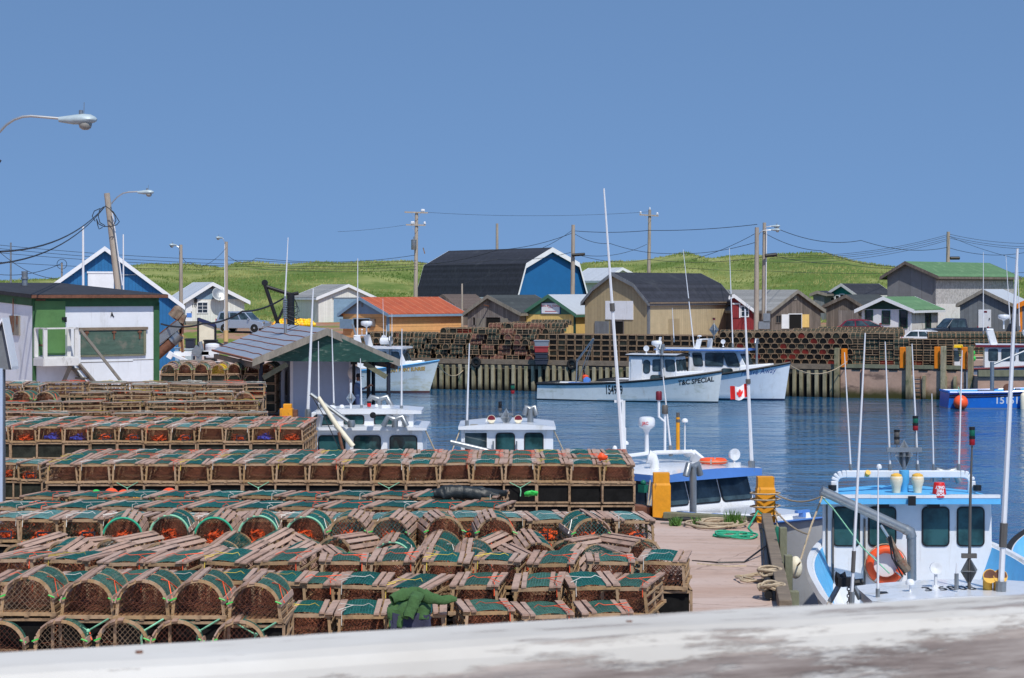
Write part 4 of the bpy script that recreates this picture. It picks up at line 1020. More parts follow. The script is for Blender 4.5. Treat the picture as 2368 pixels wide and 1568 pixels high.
# --- T&C Special: white boat in the middle of the basin
yaw = R(-26); L = 12.7
bt = Boat('lobster_boat', 'white open-sterned lobster boat numbered 154979 lying in mid basin', L, 3.9, 1.12, 2.12, place_by_bow(L, (PX(1669,143.5),143.5), yaw), yaw, 'hull_tc', 'black', p=2.2, foredeck=.53, rake=.35)
bt.text('T&C SPECIAL', .44, L*.375, 1.42, -1, 'num_black', slope=.13, shear=.12, bold=.012, xs=.86)
bt.text('154979', .84, -.65, .76, -1, 'num_black', bold=.016, xs=.5)
bt.cabin(.15, 3.6, 1.25, .9, 3.05, .22, w1=.98); bt.roof(-.05, 3.6, 1.38, 3.05, .1, 'num_black')
bt.side_windows(-1, [(1.85,2.45,0),(2.75,3.35,-.1)], z=2.45, h=.72); bt.side_windows(-1, [(.45,.95,0)], z=2.35, h=.85); bt.side_windows(-1, [(1.2,1.62,0)], z=2.35, h=.85, r=.18)
bt.side_windows(1, [(1.6,2.4,0),(2.7,3.3,0)], z=2.45, h=.7); bt.front_windows(3, h=.7, zc=2.45)
mb = MB(); mb.box((.72,-1.235,1.95),(.8,.06,1.9)); bt.part('cabin_door', mb, 'gel_white')
bt.trunk(3.3, 5.2, 2.02, 2.12, 1.2)
bt.window((2.2,-1.14,1.62),(1,.078,0),(0,0,1),.95,.3,.14)
bt.stack((2.55,-1.22,1.7), 3.75, .42, .1); bt.radome((1.6,.2,3.75), .36, .3, .6); bt.spot((1.1,-.4,3.55), .2)
bt.whip(P(1558,788,145.5), P(1554,712,145.5), .035); 
mb = MB(); mb.bar((1.55,.5,3.15),(1.75,.5,4.3),.1,.2); bt.part('roof_mast', mb, 'gel_white')
mb = MB(); a = bt.w(1334,835,147.5); b = bt.w(1372,783,146.5); mb.tube([bt.w(1332,885,147.5), bt.w(1334,830,147.5)], .05, 6); mb.tube([a, b], .07, 6); mb.tube([bt.w(1336,880,147.5), b], .03, 5); mb.tube([bt.w(1345,878,147.5), b+V((.05,0,0))], .02, 4); bt.part('hauling_davit', mb, 'galv', smooth=True)
mb = MB(); mb.lathe([(.05,-.12),(.24,-.1),(.24,.1),(.05,.12)], bt.w(1357,880,147), 14, Matrix.Rotation(R(75),3,'X')); bt.part('hauler_drum', mb, 'trim_blue', smooth=True)
mb = MB(); mb.lathe([(.06,-.16),(.22,-.1),(.22,.1),(.06,.16)], bt.w(1353,872,147.4), 10); bt.part('hauler_cover', mb, 'life_orange', smooth=True)
mb = MB()
for y in (-.9,-.3,.5): mb.box((-2.0,y,1.18),(3.6,.3,.08))
mb.box((-3.6,.2,1.12),(.2,2.4,.2)); bt.part('wash_board', mb, 'grey_wood')
mb = MB(); mb.box((-3.4,-1.1,1.16),(1.6,.7,.1)); bt.part('tarp_cover', mb, 'trim_blue')

# --- Heave Away: white boat rafted behind it
L = 13.2; yaw = R(-24)
bh = Boat('lobster_boat', 'taller white lobster boat with blue roof edge rafted behind the numbered one', L, 4.2, 1.25, 2.6, place_by_bow(L, (PX(1827,146.3),146.3), yaw), yaw, 'hull_ha', 'black', p=2.2, foredeck=.5, rake=.5)
bh.text('Heave Away', .5, L*.35, 1.95, -1, 'num_blue', slope=.1, shear=.35, xs=.85)
bh.cabin(-.2, 4.1, 1.45, 1.7, 3.35, .9, w1=.95); bh.roof(-2.6, 3.75, 1.62, 3.35, .1, 'trim_blue')
bh.side_windows(-1, [(.15,.75,-.15),(1.0,2.2,0),(2.35,3.2,-.35)], z=2.75, h=.85); bh.side_windows(1, [(1.0,2.2,0)], z=2.75, h=.8); bh.front_windows(3, h=.9, zc=2.7)
bh.trunk(3.4, 5.3, 2.35, 2.5, 1.3)
bh.window((2.5,-1.2,1.98),(1,.11,0),(0,0,1),.75,.3,.15)
bh.arch(.4, 1.3, 3.45, 4.1, .1, .35); bh.stack((4.0,.7,2.2), 4.05, .34, .09); bh.gps((.5,-1.1,4.1), .2, .16); bh.reflector((1.1,.2,4.75), .34)
mb = MB(); mb.tube([(1.1,.2,4.1),(1.1,.2,4.5)], .03); bh.part('reflector_post', mb, 'galv'); bh.light_post((.9,.8,4.1), 1.3, ('maroon',), .09); bh.spot((2.0,-.5,3.95), .16)
mb = MB(); mb.tube([(-.15,-1.4,1.0),(-.15,-1.4,3.3)], .04); mb.tube([(-2.3,-1.4,1.1),(-2.3,-1.4,3.3)], .04); bh.part('roof_post', mb, 'galv')
bh.whip(P(1606,817,150), P(1579,577,150), .045, collar=(.5,.53)); bh.whip(P(1694,800,149), P(1686,574,149), .045, collar=(.5,.53))

# --- East Point Sunrise
L = 13.0; yaw = R(-14)
be = Boat('lobster_boat', 'white lobster boat with golden bow lettering behind the open shelter', L, 4.1, 1.3, 2.4, place_by_bow(L, (PX(1015,157.5),157.5), yaw), yaw, 'hull_eps', 'in_blue', p=2.0, foredeck=.5, railw=.05)
be.text('EAST POINT SUNRISE', .38, L*.335, 1.68, -1, 'num_gold', slope=.06, shear=.2, bold=.014, xs=.66)
be.cabin(.7, 4.4, 1.4, 1.75, 3.2, .6, w1=.85); be.roof(.1, 4.1, 1.5, 3.2, .12, 'gel_white')
be.side_windows(-1, [(1.05,1.75,0),(2.15,2.8,0),(3.15,3.75,-.15)], z=2.68, h=.56); be.side_windows(1, [(1.8,2.6,0)], z=2.7, h=.75); be.front_windows(3, h=.75, zc=2.7)
be.arch(.8, 1.3, 3.3, 4.15, -.2, .5); be.radome((.9,.2,4.85), .42, .34, .65); be.gps((.9,-.9,4.15), .4); be.spot((2.2,.3,4.0), .18); be.stack((3.1,-1.0,2.2), 4.0, .32, .09)
mb = MB(); mb.tube([(.4,-.8,4.15),(.15,-.8,5.0)], .09, 8); be.part('horn_tube', mb, 'galv', smooth=True)
mb = MB(); mb.lathe([(.2,-.45),(.26,-.4),(.26,.4),(.2,.45)], (2.6,-.4,3.75), 12, Matrix.Rotation(R(90),3,'Y')); be.part('liferaft_canister', mb, 'gel_white', smooth=True)
be.whip(P(826,792,160), P(827,598,160), .06); be.whip(P(887,781,159), P(885,690,159), .025); be.whip(P(906,790,159), P(906,725,159), .03); be.whip(P(893,790,159),P(893,752,159),.03)
be.trunk(3.2, 5.3, 2.2, 2.35, 1.3)

# --- blue skiff at the edge
L = 11.5; yaw = R(0)
bb = Boat('blue_boat', 'open bright blue fishing boat with orange and white fenders', L, 3.2, 1.05, 1.75, (PX(2196,136)+L/2, 136.2+1.4, 0), yaw, 'hull_blue', 'hull_blue', 'in_blue', foredeck=.8, p=2.4, sole=.5, rake=.5)
mb = MB()
for z in (.78,.9): mb.tube([bb.pt(i/30,(z+.5)/1.6,-1)+V((0,-.02,(bb.zb-bb.zs)*(i/30)**2.4*.9)) for i in range(27)], .035, 5)
bb.part('fender_strip', mb, 'rubber', smooth=True)
bb.text('151516', .62, -L/2+3.75, .52, -1, 'num_white', bold=.01)
mb = MB(); mb.ball((-L/2+.62,-1.85,.42), .46, 18, 12); o = bb.part('round_fender', mb, 'orange_buoy', smooth=True)
mb = MB(); mb.tube([(-L/2+.6,-1.8,.85),(-L/2+.5,-1.62,1.4),(-L/2+.7,-1.55,1.1)], .025, 5); bb.sub(o, 'fender_line', mb, 'rope_mint')
mb = MB(); mb.lathe([(.05,-.7),(.17,-.6),(.19,-.3),(.19,.3),(.14,.45),(.06,.52),(.06,.6)], (-L/2+4.55,-1.82,.5), 14); o = bb.part('long_fender', mb, 'cream', smooth=True)
mb = MB(); mb.tube([(-L/2+3.0,.0,.5),(-L/2+3.0,.0,2.9)], .13, 10); mb.tube([(-L/2+3.1,.1,2.75),(-L/2+5.4,.3,3.7)], .07, 8); bb.part('derrick', mb, 'galv', smooth=True)
mb = MB(); mb.lathe([(.1,-.2),(.3,-.18),(.3,-.12),(.12,-.1),(.12,.1),(.3,.12),(.3,.18),(.1,.2)], (-L/2+3.9,-.6,1.25), 14, Matrix.Rotation(R(90),3,'X')); mb.box((-L/2+3.9,-.6,.8),(.5,.5,.6)); bb.part('winch', mb, 'rust_steel', smooth=True)
mb = MB(); mb.box((-L/2+2.4,-.7,1.12),(.9,.3,.12)); mb.box((-L/2+4.4,-1.0,1.15),(.3,.3,.25)); bb.part('deck_gear', mb, 'galv')

# --- maroon-roofed boat and its neighbour in the slip beyond the quay
L = 12.5; yaw = R(-10)
bm = Boat('lobster_boat', 'white lobster boat with maroon roof edge and silver hull beyond the concrete quay', L, 4.0, 1.9, 2.9, (PX(2345,153)+1.0, 153.5, 0), yaw, 'hull_alu', 'maroon', foredeck=.5, p=1.9)
bm.cabin(-3.0, 2.3, 1.4, 1.2, 3.45, .6, w1=1.3); bm.roof(-3.6, 2.2, 1.55, 3.45, .16, 'maroon')
bm.side_windows(-1, [(-2.7,-2.1,0),(-1.8,-.9,0),(-.6,.6,0),(.8,1.5,-.2)], z=2.9, h=.8); bm.front_windows(3, zc=2.9)
bm.arch(-2.3, 1.25, 3.6, 4.7, -.3, .45); bm.arch(.4, 1.25, 3.6, 4.6, -.5, .4); bm.radome((-1.6,.2,5.4), .4, .32, .7); bm.stack((1.5,-.9,2.8), 5.0, .36, .1); bm.gps((.2,.5,4.9), .3, .12); bm.spot((.9,.2,4.6), .18)
bm.trunk(1.8, 4.8, 2.55, 2.7, 1.3); bm.window((2.6,-bm.trunk_y(2.6)*.97-.01,2.3),(1,.14,0),(0,0,1),.5,.24,.11)
for a, b in (((2273,770,154),(2273,583,154)),((2335,745,154),(2325,590,154)),((2357,760,154),(2352,592,154))): bm.whip(P(*a), P(*b), .04)
L = 9; bw = Boat('work_boat', 'small white boat with yellow canopy behind the maroon-roofed boat', L, 2.9, 1.6, 2.2, (PX(2240,158), 157.5, 0), R(-8), 'hull_plain', 'in_blue', foredeck=.5)
bw.cabin(-3.4,-.6,1.0,1.0,3.3,.4); bw.roof(-3.6,-.6,1.1,3.3,.14,'yellow_buoy','yellow_buoy'); bw.side_windows(-1,[(-2.6,-1.6,0),(-1.4,-.9,-.1)],z=2.7,h=.7)
for i,(x,z,m) in enumerate(((-.2,2.75,'orange_buoy'),(.1,2.9,'lime'),(.15,2.5,'lime'),(-.1,2.45,'orange_buoy'))):
    o = MB().ball((0,0,0), .22, 12, 8).build('net_buoy', K[m], None, smooth=True, world=False); o.location = bw.M @ V((x,-.4,z))
    tag(o, ('upper orange','upper lime green','lower lime green','lower orange')[i]+' net buoy on the deck of the yellow-canopied boat', 'buoy', 'buoys on the yellow-canopied boat')
fd_ = thing('floating_dock', 'low timber and concrete dock beside the blue boat', 'dock', (PX(2310,146),146,0))
mb = MB(); mb.box((PX(2330,146)+1,146.2,.9),(6.5,2.4,1.6)); mb.build('dock_wall', K['quay_concrete'], fd_)
mb = MB(); mb.box((PX(2330,146)+1,145.0,1.9),(6.5,.4,.42)); mb.build('kerb_beam', K['green_timber'], fd_)
# ================================================================== boats moored along the near pier
def ux_(dx, Y): return PX(dx, Y)
# --- white boat with blue roof edge, bow towards the pier corner
yaw = R(-50); L = 12.6
bj = Boat('lobster_boat', 'white lobster boat with broad blue roof edge moored behind two yellow posts', L, 4.0, 1.2, 2.34, place_by_bow(L, (7.64,49.68), yaw), yaw, 'hull_plain', 'trim_blue', foredeck=.5, p=1.8, railw=.035)
xf = L/2-4.2
bj.cabin(-.6, xf, 1.8, 1.45, 2.92, .5, tumble=.08, w1=1.74); bj.roof(-1.2, xf+.05, 1.87, 2.88, .17, 'trim_blue', crown=.08)
bj.front_windows(3, h=.62, gap=.12, zc=2.57); bj.side_windows(-1, [(.1,.55,0),(.75,1.45,-.1)], z=2.5, h=.68, r=.12); bj.side_windows(1, [(.1,1.3,0)], z=2.5, h=.6, r=.12)
bj.trunk(xf-.1, xf+2.7, 2.16, 2.24, 1.35, clear=.32)
xw = xf+1.0; bj.window((xw,-bj.trunk_y(xw)*.965-.012,1.95),(1,.22,0),(0,0,1),.6,.26,.12)
mb = MB(); a, b = bj.w(1560,1189,51.2), bj.w(1694,1197,50.3); mb.bar(a, b, .09, .07)
for t in (.2,.7): mb.box(a+(b-a)*t+V((0,0,.045)), (.3,.3,.03), Matrix.Rotation(R(8),3,'Z'))
bj.part('hand_rail', mb, 'trim_blue')
mb = MB(); q = V((L/2-1.35,.05,2.3)); mb.box(q,(.1,.42,.06)); mb.box(q-V((0,0,.07)),(.14,.1,.12)); bj.part('bow_cleat', mb, 'trim_blue')
q = bj.w(1602,1190,51.4); bj.stack((q.x,q.y,2.1), 3.3, .24, .085)
mb = MB(); z0, z1 = 3.02, 3.36
pts = [(.45,-1.3,z0),(.1,-1.22,z1-.08),(.05,-1.1,z1),(-.05,0,z1+.03),(.05,1.1,z1),(.1,1.22,z1-.08),(.5,1.3,z0)]
for p, q in zip(pts, pts[1:]): mb.bar(p, q, .09, .36, up=(1,0,.15))
bj.part('roof_arch', mb, 'gel_white', bevel=.02)
def ontoarch(dx, Y=54.6): v = bj.w(dx, 1050, Y); return V((v.x, v.y, 3.4))
r0 = ontoarch(1495,54.5); zr = PZ(990,54.5); bj.radome((r0.x,r0.y,zr), .21, .27, zr-3.38)
ca, sa = math.cos(-yaw), math.sin(-yaw)
me_fn = lambda x,y: V((r0.x,r0.y,zr+.13+y)) + V((ca*(x-.05)+sa*.214, sa*(x-.05)-ca*.214, 0)); text_obj('lettering', 'JRC', .1, me_fn, 'sign_red', bj.o, bold=.003)
q = ontoarch(1441,54.1); mb = MB(); zt = PZ(926,54.1); mb.box((q.x,q.y,(3.3+zt)/2),(.09,.09,zt-3.3),Matrix.Rotation(-yaw,3,'Z')); mb.box((q.x,q.y,3.65),(.13,.13,.8),Matrix.Rotation(-yaw,3,'Z')); w0, w1_ = bj.w(1420,928,54.1), bj.w(1440,927,54.1); mb.bar(w0,w1_,.07); bj.part('aerial_mast', mb, 'gel_white')
bj.whip(P(1440,1060,54.05), P(1396,436,54.05), .05, collar=(.545,.575)); bj.whip(P(1551,1046,54.9), P(1531,853,54.9), .028)
mb = MB(); a = ontoarch(1537,54.8); dl = bj.w(1523,1000,54.8)-bj.w(1537,1000,54.8); mb.tube([a, a+V((0,0,.75)), a+dl+V((0,0,.88)), a+dl+V((0,0,1.3))], .035, 8); mb.tube([a+V((0,0,.75)), a+V((0,0,.95))], .03, 8); bj.part('lamp_mast', mb, 'gel_white', smooth=True)
for off, m in ((dl+V((0,0,1.3)),'maroon'),(V((0,0,.95)),'grey_collar')):
    mb = MB(); mb.lathe([(.07,0),(.08,.02),(.08,.2),(.06,.23)], a+off, 10); bj.part('mast_lamp', mb, m, smooth=True)
mb = MB(); a = ontoarch(1567,55.1); mb.tube([a, a+V((0,0,.45)), a+V((0,0,.85))], [.05,.05,.05], 8); bj.part('amber_rod', mb, 'yellow_post', smooth=True)
mb = MB(); mb.tube([a+V((0,0,.72)), a+V((0,0,.8))], .055, 8); mb.tube([a+V((0,0,.85)), a+V((0,0,.97))], .045, 8); bj.part('rod_band', mb, 'grey_collar', smooth=True)
bj.gps(ontoarch(1583,55.2), .72, .085); bj.gps(ontoarch(1421,54.0)-V((0,0,.05)), .16, .06); bj.gps(ontoarch(1445,54.2), .22, .09)
q = bj.w(1697,1085,53.6); bj.spot((q.x,q.y,PZ(1051,53.6)), .15, bj.M.inverted().to_3x3() @ V((.5,-.9,0))); mb = MB(); mb.lathe([(.17,0),(.17,.16)], (q.x,q.y,3.06), 14); bj.part('light_base', mb, 'gel_white', smooth=True)
q = bj.w(1649,1072,54.3); rb = bj.ring((q.x,q.y,3.2), .28, .07, Matrix.Identity(3))
q = bj.w(1513,1085,53.2); bj.cowl((q.x,q.y,3.05), (-.6,-.7,0), .34, .12, 'gel_white')
bj.whip(P(1738,1082,53.8), P(1722,715,53.8), .05, collar=(.53,.56), name='flag_antenna')
mb = MB(); mb.tube([bj.w(1496,1175,51.5), bj.w(1503,1110,51.8)], .018, 4); mb.tube([bj.w(1500,1175,51.5), bj.w(1515,1110,51.8)], .018, 4); bj.part('side_rope', mb, 'rope')
q = bj.w(1487,1122,51.9); mb = MB(); mb.ball((q.x,q.y,q.z+.06), .07, 10, 6); mb.box((q.x,q.y,q.z-.08),(.22,.14,.18)); bj.part('side_light', mb, 'hose_green', smooth=True)
# Canadian flag flying from that aerial
fl = thing('flag', 'Canadian flag flying from the aerial of the blue-edged boat', 'flag', P(1733,905,53.8))
fw, fh = .44, .3
tl = P(1730.5,888,53.8); dn = P(1732,920,53.8)-tl
def fpt(u, v):       # u along the fly (away from the staff, to the left), v down
    x = -u*.46; d = dn.normalized(); return tl + V((x, .05*math.sin(u*7+v), -.035*u*math.sin(u*3)))+ d*(v*.335) + V((0,0,.02*math.sin(u*9)-.06*u))
for nm, u0, u1, m in (('flag_hoist',0,.25,'flag_red'),('flag_field',.25,.75,'flag_white'),('flag_fly',.75,1,'flag_red')):
    mb = MB(); mb.grid(lambda a,b: fpt(u0+(u1-u0)*a, b), 6, 6); mb.build(nm, K[m], fl, smooth=True)
leaf = [(0,-.42),(.09,-.26),(.18,-.31),(.14,-.06),(.26,-.19),(.29,-.12),(.43,-.14),(.38,.0),(.44,.04),(.2,.22),(.22,.31),(.02,.27),(.02,.44)]
leaf = leaf + [(-x,y) for x,y in leaf[::-1] if x > 0]
mb = MB(); mb.poly([fpt(.5-x*.42, .5+y*.85)+V((0,-.012,0)) for x,y in leaf]); lf = mb.build('maple_leaf', K['flag_red'], fl)

# --- white two-roofed boat
Y = 63.0; cx = PX(850,Y)
ba = Boat('lobster_boat', 'white boat with long cream boom and two exhaust stacks beside the shelter', 12.0, 4.0, 1.3, 2.4, (cx, Y+1.0, 0), R(90), 'hull_plain', 'in_blue', foredeck=.55)
hw = (980-722)/2*Y/FD; x0 = -1.0
def ay(dx): return -(PX(dx,Y)-cx)
ba.cabin(x0, 2.2, hw, .9, PZ(993,Y), .3, tumble=.02); ba.roof(x0-.25, 2.2, hw+.1, PZ(994,Y), .07, 'gel_white', crown=.05)
for a, b in ((738,796),(820,878),(903,962)): ba.aft_window(ay(b), ay(a), PZ(1056,Y), PZ(1009,Y))
cb = ba.cb; zz = PZ(993,Y)+.06; mb = MB(); mb.box((x0+1.6,ay(834),zz+.2),(1.9,(955-716)*Y/FD,.4)); ba.part('upper_house', mb, 'gel_white', bevel=.03)
ba.cb = (x0+.65,0,0,0,0,0,0)
for a, b in ((722,764),(793,836),(864,906)): ba.aft_window(-(PX(b,Y)-cx), -(PX(a,Y)-cx), zz+.05, zz+.29, r=.06)
ba.cb = cb; ba.roof(x0+.5, x0+2.7, (957-712)/2*Y/FD, zz+.36, .1, 'gel_white', crown=.06, name='upper_roof') 
mb = MB()
for dx, rr_ in ((741,.03),(940,.04)): mb.bar(ba.w(dx-6,991,Y), ba.w(dx,960,Y-.1), .1, .16)
ba.part('roof_support', mb, 'alu')
ba.stack(ba.w(876,955,65.5), PZ(922,65.5), .38, .1); ba.stack(ba.w(913,988,62.6), PZ(968,62.6), .34, .09)
mb = MB(); mb.tube([ba.w(736,919,62.2), ba.w(779,985,62.0), ba.w(816,1032,61.9)], [.06,.075,.075], 10); ba.part('boom', mb, 'cream', smooth=True)
mb = MB(); mb.tube([ba.w(718,911,62.6), ba.w(812,980,62.5)], .06, 8); mb.lathe([(.1,-.1),(.12,0),(.1,.1)], ba.w(812,980,62.5), 10); ba.part('boom_stay', mb, 'galv', smooth=True)
mb = MB(); mb.tube([ba.w(720,915,62.5), ba.w(748,960,62.1), ba.w(785,1040,62)], .018, 4); ba.part('boom_line', mb, 'wire')
mb = MB(); mb.tube([ba.w(783,1000,61.9), ba.w(793,1045,61.9)], .045, 8); ba.part('hydraulic_ram', mb, 'rust_steel', smooth=True)
ba.reflector(ba.w(811,921,64), .155); mb = MB(); mb.tube([ba.w(811,952,64), ba.w(811,885,64)], .03, 6); ba.part('reflector_post', mb, 'gel_white')
for b_, t_, r_ in (((711,960),(724,667),.05),((737,949),(736,789),.026),((772,946),(767,761),.026),((836,951),(833,829),.026),((928,952),(929,760),.03)): ba.whip(P(*b_,64), P(*t_,64), r_)
ba.light_post(ba.w(853,950,64), .12, ('red_plastic',), .06); ba.gps(ba.w(870,951,64), .12, .06); ba.gps(ba.w(790,951,64), .1, .08); ba.gps(ba.w(767,952,64), .1, .14)
mb = MB(); mb.box(ba.w(892,948,64.2),(.2,.24,.3)); ba.part('roof_locker', mb, 'gel_white'); ba.ring(ba.w(759,1027,65), .28, .08, Matrix.Rotation(R(90),3,'Y'))
mb = MB(); mb.tube([ba.w(983,994,63), ba.w(1007,1046,63)], .02, 4); ba.part('stern_line', mb, 'rope')
for dx in (862,): 
    mb = MB(); mb.lathe([(.02,-.06),(.09,-.05),(.09,.05)], ba.w(dx,960,62.5), 10, Matrix.Rotation(R(90),3,'Y')); ba.part('deck_light', mb, 'black', smooth=True)

# --- white wheelhouse with yellow-mouthed cowls
Y = 69.0; cx = PX(1172,Y)
b2 = Boat('lobster_boat', 'white wheelhouse boat with twin vent cowls behind the long trap row', 11.5, 3.9, 1.2, 2.3, (cx, Y+1.0, 0), R(90), 'hull_plain', 'in_blue', foredeck=.55)
hw = (1280-1064)/2*Y/FD; x0 = -1.0
b2.cabin(x0, 2.2, hw, .8, PZ(992,Y), .3, tumble=.02); b2.roof(x0-.2, 2.3, hw+.06, PZ(993,Y), .1, 'gel_white', crown=.09)
for a, b in ((1148,1188),(1214,1254)): b2.aft_window(-(PX(b,Y)-cx), -(PX(a,Y)-cx), PZ(1050,Y), PZ(1003,Y))
b2.window((x0,-(PX(1100,Y)-cx),PZ(1028,Y)),(0,-1,0),(0,0,1),.7,.75,.03, pane='glass', gasket='gel_white', name='side_opening')
mb = MB()
for dx in (1140,1194): mb.tube([b2.w(dx,1050,68.9), b2.w(dx,1020,68.9)], .025, 6)
b2.part('grab_rail', mb, 'galv')
for dx in (1136,1198): b2.cowl(b2.w(dx,987,69.3), (-1,0,0), .26, .09, 'cream', 'maroon')
b2.reflector(b2.w(1170,966,69.5), .22); mb = MB(); c = b2.w(1170,958,69.5); mb.box(c,(.1,.46,.08)); mb.tube([c, c-V((0,0,.5))], .03, 6); b2.part('reflector_bracket', mb, 'galv')
b2.light_post(b2.w(1156,957,69.5), .08, ('black','grey_collar'), .06); b2.light_post(b2.w(1185,955,69.5), .62, ('lamp_green','lamp_red'), .065)
b2.stack(b2.w(1226,988,70), PZ(944,70), .2, .1); b2.gps(b2.w(1125,988,69.2), .16, .06)
b2.whip(P(1079,985,69), P(1085,794,69), .036)
mb = MB(); mb.box(b2.w(1096,985,68.9),(.12,.24,.12)); b2.part('flood_light', mb, 'lamp_lens')
mb = MB(); mb.tube([b2.w(1041,1022,67.5), b2.w(1134,1044,67.5)], .085, 10); mb.box(b2.w(1136,1045,67.5),(.16,.3,.16)); b2.part('boom', mb, 'galv', smooth=True)
mb = MB(); mb.tube([b2.w(1063,995,69), b2.w(1042,1050,68)], .02, 4); mb.tube([b2.w(1280,995,69), b2.w(1306,1050,69)], .02, 4); b2.part('stay_line', mb, 'rope')

# --- light blue and white boat by the pier corner
Y = 46.8; cx = 8.55
bc = Boat('lobster_boat', 'white wheelhouse boat with sky-blue trim, lifebuoy and big grey boom', 9.6, 4.75, 1.22, 2.4, (cx, 44.8, 0), R(90), 'hull_plain', 'gel_white', foredeck=.8, p=1.5, inner='in_blue', railw=.1, sole=.05)
x0 = Y-44.8; hw = 1.86
def cy(dx): return -(PX(dx,Y)-cx)
bc.cabin(x0, x0+1.7, hw, .55, 2.95, .2, tumble=.03, w1=1.55); bc.roof(x0-.42, x0+1.7, 1.93, 2.9, .12, 'sky_trim', 'in_blue', crown=.1, taper=.15)
mb = MB(); zr = 3.03
mb.box((x0-.36,0,zr+.035),(.14,3.84,.07)); bc.part('roof_lip', mb, 'gel_white')
for a, b in ((1928,1984),(2010,2068),(2134,2191),(2215,2272)): bc.aft_window(cy(b), cy(a), PZ(1260,Y), PZ(1175,Y), r=.08)
mb = MB(); mb.box((x0-.02,cy(1911),1.75),(.05,.03,2.3)); mb.box((x0-.03,cy(1998),1.6),(.05,.035,1.9)); mb.box((x0-.03,cy(1925),1.6),(.05,.035,1.9)); bc.part('door_track', mb, 'grey_collar')
mb = MB()
pts = [(cx2,z2) for cx2, z2 in ((1.5,3.0),(1.5,3.32),(1.47,3.39),(1.42,3.44),(1.34,3.465),(1.25,3.47),(-1.25,3.47),(-1.34,3.465),(-1.42,3.44),(-1.47,3.39),(-1.5,3.32),(-1.5,3.0))]
for (a, za), (b, zb_) in zip(pts, pts[1:]): mb.bar((x0+.5,a,za),(x0+.5,b,zb_),.16,.1,up=(1,0,0))
bc.part('roof_arch', mb, 'gel_white', bevel=.02)
mb = MB()
for dx in (2037,2153): mb.box((x0-.2,cy(dx),2.86),(.2,.24,.1))
mb.box((x0-.5,cy(2098),2.98),(.06,.16,.2)); bc.part('deck_light', mb, 'black')
for dx, m in ((2072,'cream'),(2121,'cream')):
    mb = MB(); c = bc.w(dx,1143,46.7); mb.lathe([(.09,0),(.085,.12),(.1,.24),(.135,.36),(.135,.44),(.11,.5),(.05,.53)], c-V((0,0,.08)), 14); o = bc.part('mushroom_vent', mb, m, smooth=True)
    mb = MB(); mb.lathe([(.137,.42),(.112,.505),(.05,.535),(.001,.54)], c-V((0,0,.08)), 14, caps=False); bc.sub(o, 'vent_cap', mb, 'yellow_cowl', True)
mb = MB(); c = bc.w(2090,1143,46.9); mb.lathe([(.1,0),(.09,.3),(.11,.34),(.11,.6)], c-V((0,0,.08)), 12); bc.part('blue_pedestal', mb, 'in_blue', smooth=True)
mb = MB(); c = bc.w(2171,1146,46.5); mb.lathe([(.155,0),(.158,.02),(.115,.3),(.105,.315)], c-V((0,0,.03)), 18); bk = bc.part('fire_bucket', mb, 'red_plastic', smooth=True)
def bkt(i, txt):
    def fn(x, y):
        zz = .2-i*.075+.02 - y; a = x/.14; r_ = .158-.043*zz/.3+.005; return V((c.x-r_*math.cos(a), c.y+r_*math.sin(a), c.z-.03+zz))
    o = text_obj('lettering', txt, .085, fn, 'sign_white', None, bold=.004); o.parent = bk
for i, t_ in enumerate(('ONLY','FIRE','FOR')): bkt(i, t_)
bc.reflector(bc.w(2090,1054,47.3), .26); mb = MB(); q = bc.w(2090,1040,47.2); mb.box(q,(.1,.76,.1)); mb.tube([q, q-V((0,0,.75))], .035, 8); bc.part('reflector_bracket', mb, 'galv')
bc.light_post(bc.w(2073,1040,47.2), .12, ('grey_collar','grey_collar'), .06); bc.light_post(bc.w(2116,1040,47.2), .42, ('lamp_green','lamp_red'), .06)
for b_, t_, r_, cl in (((1967,1092),(1952,815),.022,None),((2058,1092),(2046,790),.026,None),((2122,1092),(2108,795),.026,None),((2158,1092),(2154,910),.02,None),((2216,1092),(2224,810),.024,None)): bc.whip(P(*b_,47.3), P(*t_,47.3), r_, collar=(.0,.05))
bc.gps(bc.w(2032,1098,47.3), .14, .06)
mb = MB(); mb.tube([bc.w(2003,1098,47.3), bc.w(2007,1092,47.2)], .06, 10); bc.part('horn', mb, 'yellow_cowl', smooth=True)
bc.stack(bc.w(2187,1110,48.4), PZ(1092,48.4), .3, .09)
mb = MB()
for dx in (1924,2259): mb.lathe([(.09,-.06),(.09,.06)], bc.w(dx,1128,47.2), 10)
bc.part('side_light', mb, 'black', smooth=True)
bc.ring((x0-.12, cy(2045), PZ(1306,46.7)), .34, .085, Matrix.Rotation(R(90),3,'Y'))
mb = MB(); Yb = 45.9; mb.tube([bc.w(1898,1134,Yb-.3), bc.w(2097,1226,Yb)], .1, 12); mb.tube([bc.w(2092,1224,Yb), bc.w(2104,1230,Yb), bc.w(2107,1243,Yb)], .115, 12); mb.tube([bc.w(2107,1240,Yb), bc.w(2108,1372,Yb)], .1, 12); bc.part('boom', mb, 'galv', smooth=True)
mb = MB(); mb.tube([bc.w(2036,1214,Yb-.1), bc.w(2056,1245,Yb-.12)], .03, 8); bc.part('ram_rod', mb, 'alu', smooth=True)
mb = MB(); mb.tube([bc.w(2054,1242,Yb-.12), bc.w(2084,1303,Yb-.12)], .065, 8); mb.tube([bc.w(2080,1296,Yb-.12), bc.w(2097,1320,Yb-.1)], .1, 8); bc.part('ram_cylinder', mb, 'rust', smooth=True)
mb = MB(); mb.tube([bc.w(1901,1150,Yb-.3), bc.w(1925,1175,Yb-.3), bc.w(1990,1262,Yb-.4), bc.w(2056,1326,Yb-.5)], .014, 4); bc.part('boom_line', mb, 'rope_mint')
